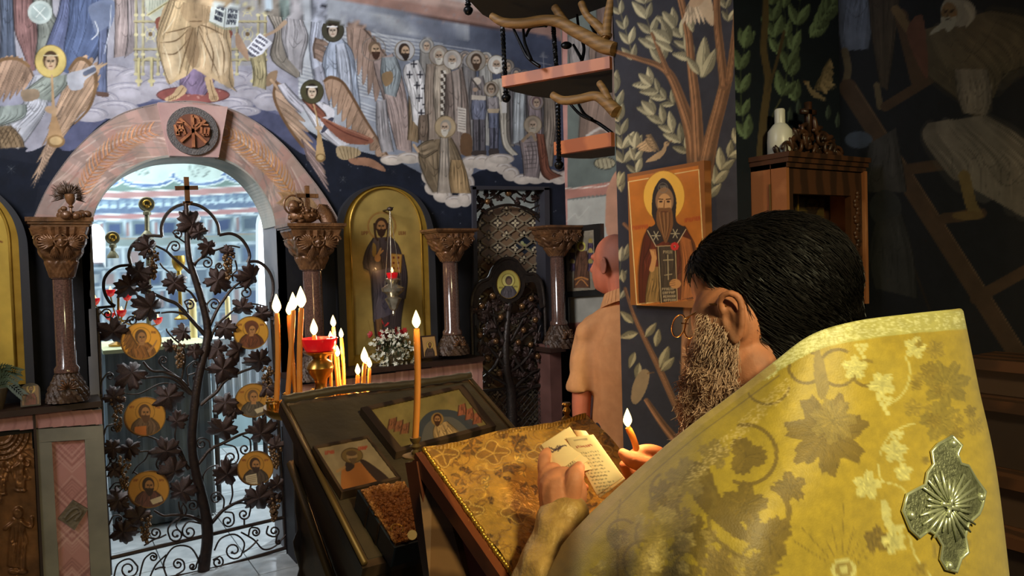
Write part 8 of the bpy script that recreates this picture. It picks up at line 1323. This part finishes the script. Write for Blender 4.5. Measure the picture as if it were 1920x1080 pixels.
cvv.line(catmull([(1300, 880), (1340, 930), (1330, 990), (1380, 1040), (1460, 1060)], 6), 7, (120, 98, 40), .9, sm=0); cvv.line(catmull([(1300, 880), (1270, 930), (1280, 1000), (1240, 1050)], 6), 6, (120, 98, 40), .9, sm=0)
for x, y, r, c in ((1510, 690, 30, DKm), (1570, 690, 34, DKm), (1620, 700, 24, DKm)): ring_arc(x, y, r, .3, 5.2, 6, c)
cvv.poly([(1530, 650), (1546, 690), (1552, 730), (1536, 750), (1524, 700)], (132, 110, 48)); ring_arc(1440, 720, 40, .2, 2.6, 5, DKm)
vine_leaf(1770, 720, 46, (132, 112, 40), .2, 7); vine_leaf(1760, 790, 40, (134, 114, 42), .5, 5); vine_leaf(1640, 1010, 26, DKm, .3, 5)
for x, y in ((1626, 655), (1660, 690), (1590, 690), (1690, 720)): cvv.ell(x, y, 26, 22, (178, 154, 56), .5, soft=.6)
vine_leaf(1600, 690, 24, LTm, .3, 5); grapes(1612, 648, 4, LTm); vine_leaf(1712, 652, 22, LTm, .1, 5); vine_leaf(1650, 722, 26, LTm, .8, 5); grapes(1655, 748, 5, LTm); ring_arc(1640, 700, 62, -.5, 1.4, 3.5, LTm); ring_arc(1720, 870, 76, -2.9, -1.7, 3.5, LTm); cvv.line([(1642, 870), (1650, 900), (1680, 910), (1700, 930)], 3, LTm); grapes(1678, 812, 4.5, LTm); vine_leaf(1674, 846, 24, LTm, .3, 5); vine_leaf(1690, 885, 18, LTm, .3, 5); vine_leaf(1622, 910, 28, LTm, .2, 5); cvv.poly([(1650, 935), (1664, 950), (1668, 980), (1690, 985), (1684, 1000), (1660, 990), (1648, 965)], LTm); vine_leaf(1672, 1015, 24, LTm, .6, 5); cvv.line([(1700, 1000), (1712, 1040), (1740, 1080)], 3, LTm)
for a in np.linspace(-2.6, -.5, 9): cvv.line([(1575+34*math.cos(a), 1070+34*math.sin(a)), (1575+(90+30*math.sin(a*7))*math.cos(a), 1070+(95+30*math.sin(a*7))*math.sin(a))], 2, (128, 106, 36), .8, sm=0)
cvv.ell(1578, 1068, 24, 22, LTm); cvv.ell(1578, 1066, 17, 15, (150, 128, 60)); cvv.ell(1578, 1066, 8, 8, LTm)
for i in range(26): x = random.uniform(1700, 1840); y = random.uniform(620, 1080); vine_leaf(x, y, random.uniform(8, 20), random.choice([(140, 116, 38), (130, 108, 36), (150, 126, 44)]), random.random(), 5)
for i in range(60): x = random.uniform(1060, 1300); y = 1100-(x-1060)*.9+random.uniform(0, 180); vine_leaf(x, y, random.uniform(8, 20), random.choice([(176, 152, 84), (140, 116, 60), (156, 132, 66)]), random.random(), 5)
# pale galloon along the collar
edge = catmull([(1440, 700), (1480, 668), (1530, 640), (1600, 622), (1700, 608), (1830, 598)], 8); cvv.line(edge, [20, 30, 34, 36, 36, 36], (176, 168, 96), .95, sm=0)
for i in range(900): t = random.random(); e = edge[int(t*(len(edge)-1))]; cvv.ell(e[0]+random.uniform(-6, 6), e[1]+random.uniform(-15, 15), 2.2, 1.1, (214, 208, 150), .8)
for i in range(400): x = random.uniform(1290, 1480); y = 1080-(x-1100)*.94+random.uniform(-18, 18); cvv.ell(x, y, 2, 1.2, (206, 180, 120), .6)
e2_ = catmull([(1100, 990), (1200, 890), (1290, 812), (1375, 748), (1450, 692)], 8); cvv.line(e2_, 16, (178, 150, 84), .8, sm=0); cvv.line(e2_+np.array([12, 14]), 2, (120, 98, 50), .8, sm=0); cvv.line(catmull([(1166, 940), (1160, 1000), (1166, 1120)], 6), 3, (110, 90, 40), .6, sm=0); cvv.noise(.10, 14, 22)
hv = (cvv.a.mean(2)-110)/255*.004   # embroidered parts stand slightly proud
Qf = grid_faces(nu, nv); i_, j_ = np.arange(nv-1), nu-1; Qf = np.concatenate([Qf, np.stack([i_*nu+nu-1, i_*nu, (i_+1)*nu, (i_+1)*nu+nu-1], 1)])
CVc = np.clip(cvv.sample(PX, PY), 0, 255); hid = (PD > 1.2); CVc[hid] = np.array([160, 134, 40])
mat('vestment', 'Col', .55, .08, noise=.12, nscale=140, bump=.10, bscale=420, sheen=.3)
me = fast_mesh('vestment', PV-ORG[priest.name], Qf); set_col(me, lin(CVc)); me.shade_smooth(); ve = link('vestment', me, 'vestment', priest); ORG[ve.name] = ORG[priest.name]; ve['label'] = 'yellow brocade vestment with vine pattern'
so2 = ve.modifiers.new('thickness', 'SOLIDIFY'); so2.thickness = .003; so2.offset = -1
# silver cross sewn on the back
def vsurf(x, y):  # point of the vestment at a pixel, nearest to the viewer
    msk = PD < 1.16; d2 = np.where(msk, (PX-x)**2+(PY-y)**2, 1e9); k = np.argsort(d2)[:4]; w = 1/(d2[k]+1); return P(x, y, (PD[k]*w).sum()/w.sum()-.004)
mat('silver_cross', (150, 152, 120), .36, .6, col2=(104, 106, 84), nscale=160, bump=.5, bscale=260); mat('silver_bright', (206, 210, 176), .28, .7)
cr0 = [(1782, 817), (1800, 834), (1792, 850), (1798, 868), (1812, 872), (1826, 896), (1844, 920), (1838, 948), (1832, 962), (1812, 980), (1806, 1004), (1812, 1034), (1798, 1046), (1790, 1070), (1770, 1064), (1760, 1046), (1764, 1020), (1752, 1000), (1738, 992), (1720, 1006), (1704, 990), (1690, 956), (1698, 926), (1716, 916), (1732, 908), (1736, 886), (1748, 870), (1744, 846), (1756, 832)]
cenx = np.array([1774, 946]); m = MB(); ol = [vsurf(*p) for p in cr0]; c0 = vsurf(*cenx)-FWD*.006
n = len(cr0); rings = []
for q_ in (1.0, .75, .5, .25): rings += [vsurf(*(cenx+(np.array(p)-cenx)*q_))-FWD*(.004+.002*(1-q_)) for p in cr0]
m.add([p+FWD*.006 for p in rings[:n]]+rings+[c0], [((i+1) % n, i, n+i, n+(i+1) % n) for i in range(n)]+[(n*(k+1)+i, n*(k+1)+(i+1) % n, n*(k+2)+(i+1) % n, n*(k+2)+i) for k in range(3) for i in range(n)]+[(4*n+i, 4*n+(i+1) % n, 5*n) for i in range(n)]); crs = m.build('cross_applique', 'silver_cross', ve, label='large silvery embroidered cross', smooth=60)
m = MB(); m.tube([vsurf(*p)-FWD*.004 for p in cr0+cr0[:1]], .0024, 6)
for a in np.linspace(0, 2*math.pi, 25)[:-1]:
    t1 = 62 if abs(math.sin(2*a)) > .5 else 46; q = [vsurf(cenx[0]+r*math.cos(a)*.9, cenx[1]+r*math.sin(a)*1.1)-FWD*.007 for r in (12, 28, t1)]; m.tube(q, [.0012, .0026, .0016], 6)
for p in ((1782, 830), (1775, 1058), (1704, 964), (1834, 930)): m.sph(vsurf(*p)-FWD*.005, .006, 8, 6)
for a in range(4): m.tube([c0-FWD*.002, vsurf(cenx[0]+16*math.cos(a*1.57+.3), cenx[1]+20*math.sin(a*1.57+.3))-FWD*.009], .0035, 6)
m.build('cross_rays', 'silver_bright', crs, smooth=True)
# left sleeve and hand holding the papers
mat('sleeve', (186, 146, 74), .55, .1, col2=(150, 112, 52), nscale=50, bump=.25, bscale=160, sheen=.2)
m = MB(); sa, sb = Q(1058, 975, 1.19), Q(1030, 1120, 1.12); chain(m, [sa, (sa+sb)/2, sb, Q(1090, 1260, 1.08)], [.044, .052, .062, .07]); blob('sleeve', m, 'sleeve', priest, .005, 4, label='tight gold sleeve cuff', disp=lambda V: .002*np.sin(V[:, 2]*120+V[:, 0]*60))
m = MB(); hdp = 1.215; wz = [(1062, 985, 1.195, .033), (1054, 950, 1.205, .037), (1050, 918, 1.21, .036)]
chain(m, [Q(x, y, d) for x, y, d, r in wz], [r for *_, r in wz]); m.sph(Q(1056, 925, 1.208), 1, 18, 12, (.040, .026, .044), (CR, FWD, CU)); m.sph(Q(1036, 905, 1.225), 1, 14, 10, (.026, .02, .034), (CR, FWD, CU))
chain(m, [Q(1068, 930, 1.19), Q(1076, 904, 1.183), Q(1080, 888, 1.188), Q(1086, 876, 1.197)], [.018, .0155, .0145, .010], 5)         # thumb over the papers
for i, pts in enumerate(([(1026, 905, 1.225), (1020, 876, 1.235), (1024, 852, 1.25), (1040, 846, 1.262)], [(1030, 915, 1.24), (1030, 880, 1.258), (1046, 862, 1.268), (1066, 862, 1.274)], [(1036, 925, 1.245), (1046, 898, 1.268), (1066, 886, 1.278), (1086, 888, 1.282)], [(1046, 935, 1.245), (1062, 918, 1.268), (1080, 910, 1.278), (1096, 914, 1.28)])): chain(m, [Q(*p) for p in pts], [.0125-.0008*i, .0115-.0008*i, .0105-.0008*i, .008], 5)
def handcol(V): n = hash_noise(V, 150)[:, None]; return np.array([196, 124, 84])*(.9+.2*n)
blob('left_hand', m, 'skin', priest, .0026, 3, handcol, label='left hand gripping the papers')
m = MB(); chain(m, [Q(1244, 880, 1.275), Q(1214, 872, 1.27), Q(1184, 862, 1.268), Q(1168, 850, 1.272)], [.017, .016, .014, .009], 5); chain(m, [Q(1262, 872, 1.29), Q(1232, 850, 1.285), Q(1206, 846, 1.28), Q(1188, 852, 1.278)], [.015, .0135, .012, .009], 5); chain(m, [Q(1262, 900, 1.30), Q(1215, 893, 1.305), Q(1180, 884, 1.30), Q(1170, 872, 1.292)], [.014, .0125, .011, .009], 5); chain(m, [Q(1266, 920, 1.30), Q(1220, 912, 1.31), Q(1186, 900, 1.305), Q(1176, 888, 1.296)], [.013, .012, .0105, .008], 5); chain(m, [Q(1268, 935, 1.30), Q(1228, 928, 1.31), Q(1198, 916, 1.305)], [.012, .011, .008], 5)
m.sph(Q(1275, 900, 1.285), 1, 18, 12, (.04, .026, .038), (CR, FWD, CU)); chain(m, [Q(1275, 900, 1.285), Q(1340, 960, 1.26)], [.03, .034]); blob('right_hand', m, 'skin', priest, .0026, 3, handcol, label='right hand pinching a candle')
m = MB(); m.tube([Q(1330, 950, 1.262), Q(1460, 1080, 1.24)], [.044, .055], 16); m.build('sleeve', 'sleeve', priest, smooth=60)
# dark cassock below the vestment
m = MB(); c0 = np.array([*P(1500, 900, 1.14)[:2], FZ]); m.lathe([(.17, .0), (.18, .1), (.17, .5), (.15, .9)], c0, 28, None, lambda a, i: 1+.08*math.sin(9*a)); m.build('cassock', mat('cassock', (24, 22, 24), .85), priest, smooth=60)
for s in (-1, 1): m = MB(); h = c0+np.array([.07*s, .1, .04]); m.sph(h, 1, 14, 10, (.045, .13, .045)); m.build('shoe', 'shoe', priest, smooth=True)
kk = 1.274/F; candle('candle', Q(1196, 862, 1.274), Q(1177, 801, 1.276), 6.2*kk, 31*kk, 'short candle held in the priest\'s right hand', None, 2.6)
# ------------------------------------------------------------------ handwritten notes in his hand
mat('paper', 'Col', .8, noise=.05, nscale=50)
SH = [([(1010, 838), (1060, 804), (1092, 850), (1040, 890)], 1.262, 'rearmost note sheet at the left of the fanned papers', 0), ([(1014, 834), (1068, 800), (1110, 860), (1056, 892)], 1.256, 'note sheet with a small dark drawing, left in the fan', 1), ([(1076, 806), (1098, 808), (1150, 880), (1110, 900)], 1.254, 'narrow note edge showing at the top of the fan', 0), ([(1040, 846), (1070, 826), (1110, 880), (1064, 890)], 1.246, 'lined note sheet between the drawing and the top sheet', 2), ([(1058, 830), (1112, 822), (1172, 898), (1124, 934)], 1.242, 'note sheet just beneath the top one', 2), ([(1061, 821), (1112, 815), (1169, 895), (1119, 929)], 1.236, 'topmost cream note sheet with a red heading and handwriting', 3)]
for q, d, lab, kd in SH:
    c = Cv(990, 780, 1190, 960, (242, 208, 150), 3.0); q = np.array(q, float); a, b, e = q[0], q[1], q[3]
    if kd == 1:
        for k in range(5): c.line([(1030+k*4, 838+k*2), (1036+k*5, 848-k*3), (1046+k*4, 836)], 2, (70, 50, 60), .9)
    if kd in (2, 3):
        for r in range(3 if kd == 3 else 0, 15):
            t = .1+r*.058; s0 = a*(1-t)+e*t+(b-a)*.12; L = (b-a)*random.uniform(.5, .78); c.text(s0[0], s0[1], L[0], L[1], 12, 2.2, (120, 96, 70), .55, (.5, .8))
    if kd == 3:
        s0 = a*.94+e*.06+(b-a)*.25; c.line([s0, s0+(b-a)*.45], 3, (150, 120, 88), .7, sm=0); s0 = a*.84+e*.16+(b-a)*.2; c.text(s0[0], s0[1], (b-a)[0]*.6, (b-a)[1]*.6, 10, 3, (170, 70, 50), .9, (.4, .9)); c.line([q[0]+1, q[1]+1], .8, (190, 160, 110), sm=0)
        c.quad([(1060, 824), (1063, 823), (1068, 836), (1064, 838)], (120, 60, 60))
    n = 24; U, Vv = np.meshgrid(np.linspace(0, 1, n*2), np.linspace(0, 1, n*2)); U, Vv = U.ravel(), Vv.ravel(); g = (q[0]*(1-U)[:, None]+q[1]*U[:, None])*(1-Vv)[:, None]+(q[3]*(1-U)[:, None]+q[2]*U[:, None])*Vv[:, None]; dd = d+.006*np.sin(U*3.1)-.05*Vv
    dd = d-.045*Vv+.008*(U-.5)**2*4
    W = CAM+dd[:, None]*(FWD+((g[:, 0]-960)/F)[:, None]*CR-((g[:, 1]-540)/F)[:, None]*CU); L = W.mean(0); me = fast_mesh('note_sheet', W-L, grid_faces(n*2, n*2)); set_col(me, lin(np.clip(c.sample(g[:, 0], g[:, 1]), 0, 255))); me.shade_smooth(); o = link('note_sheet', me, 'paper', None, L); tag(o, lab, 'paper', 'notes in the priest\'s hand'); sm_ = o.modifiers.new('t', 'SOLIDIFY'); sm_.thickness = .0006
# turn the whole place so that the iconostasis runs along the x axis (rotation baked into the meshes)
_a = -math.atan2(WX[1], WX[0]); RZ = Matrix.Rotation(_a, 4, 'Z'); _done = set()
for o in SC.objects:
    plain = o.type == 'EMPTY' or (o.type == 'MESH' and o.data.users == 1 and o.rotation_euler.to_quaternion().angle < 1e-6 and (o.scale-Vector((1, 1, 1))).length < 1e-6)
    if plain:
        o.location = RZ @ o.location
        if o.type == 'MESH' and o.data.name not in _done: o.data.transform(RZ); o.data.update(); _done.add(o.data.name)
    else: o.matrix_basis = RZ @ o.matrix_basis
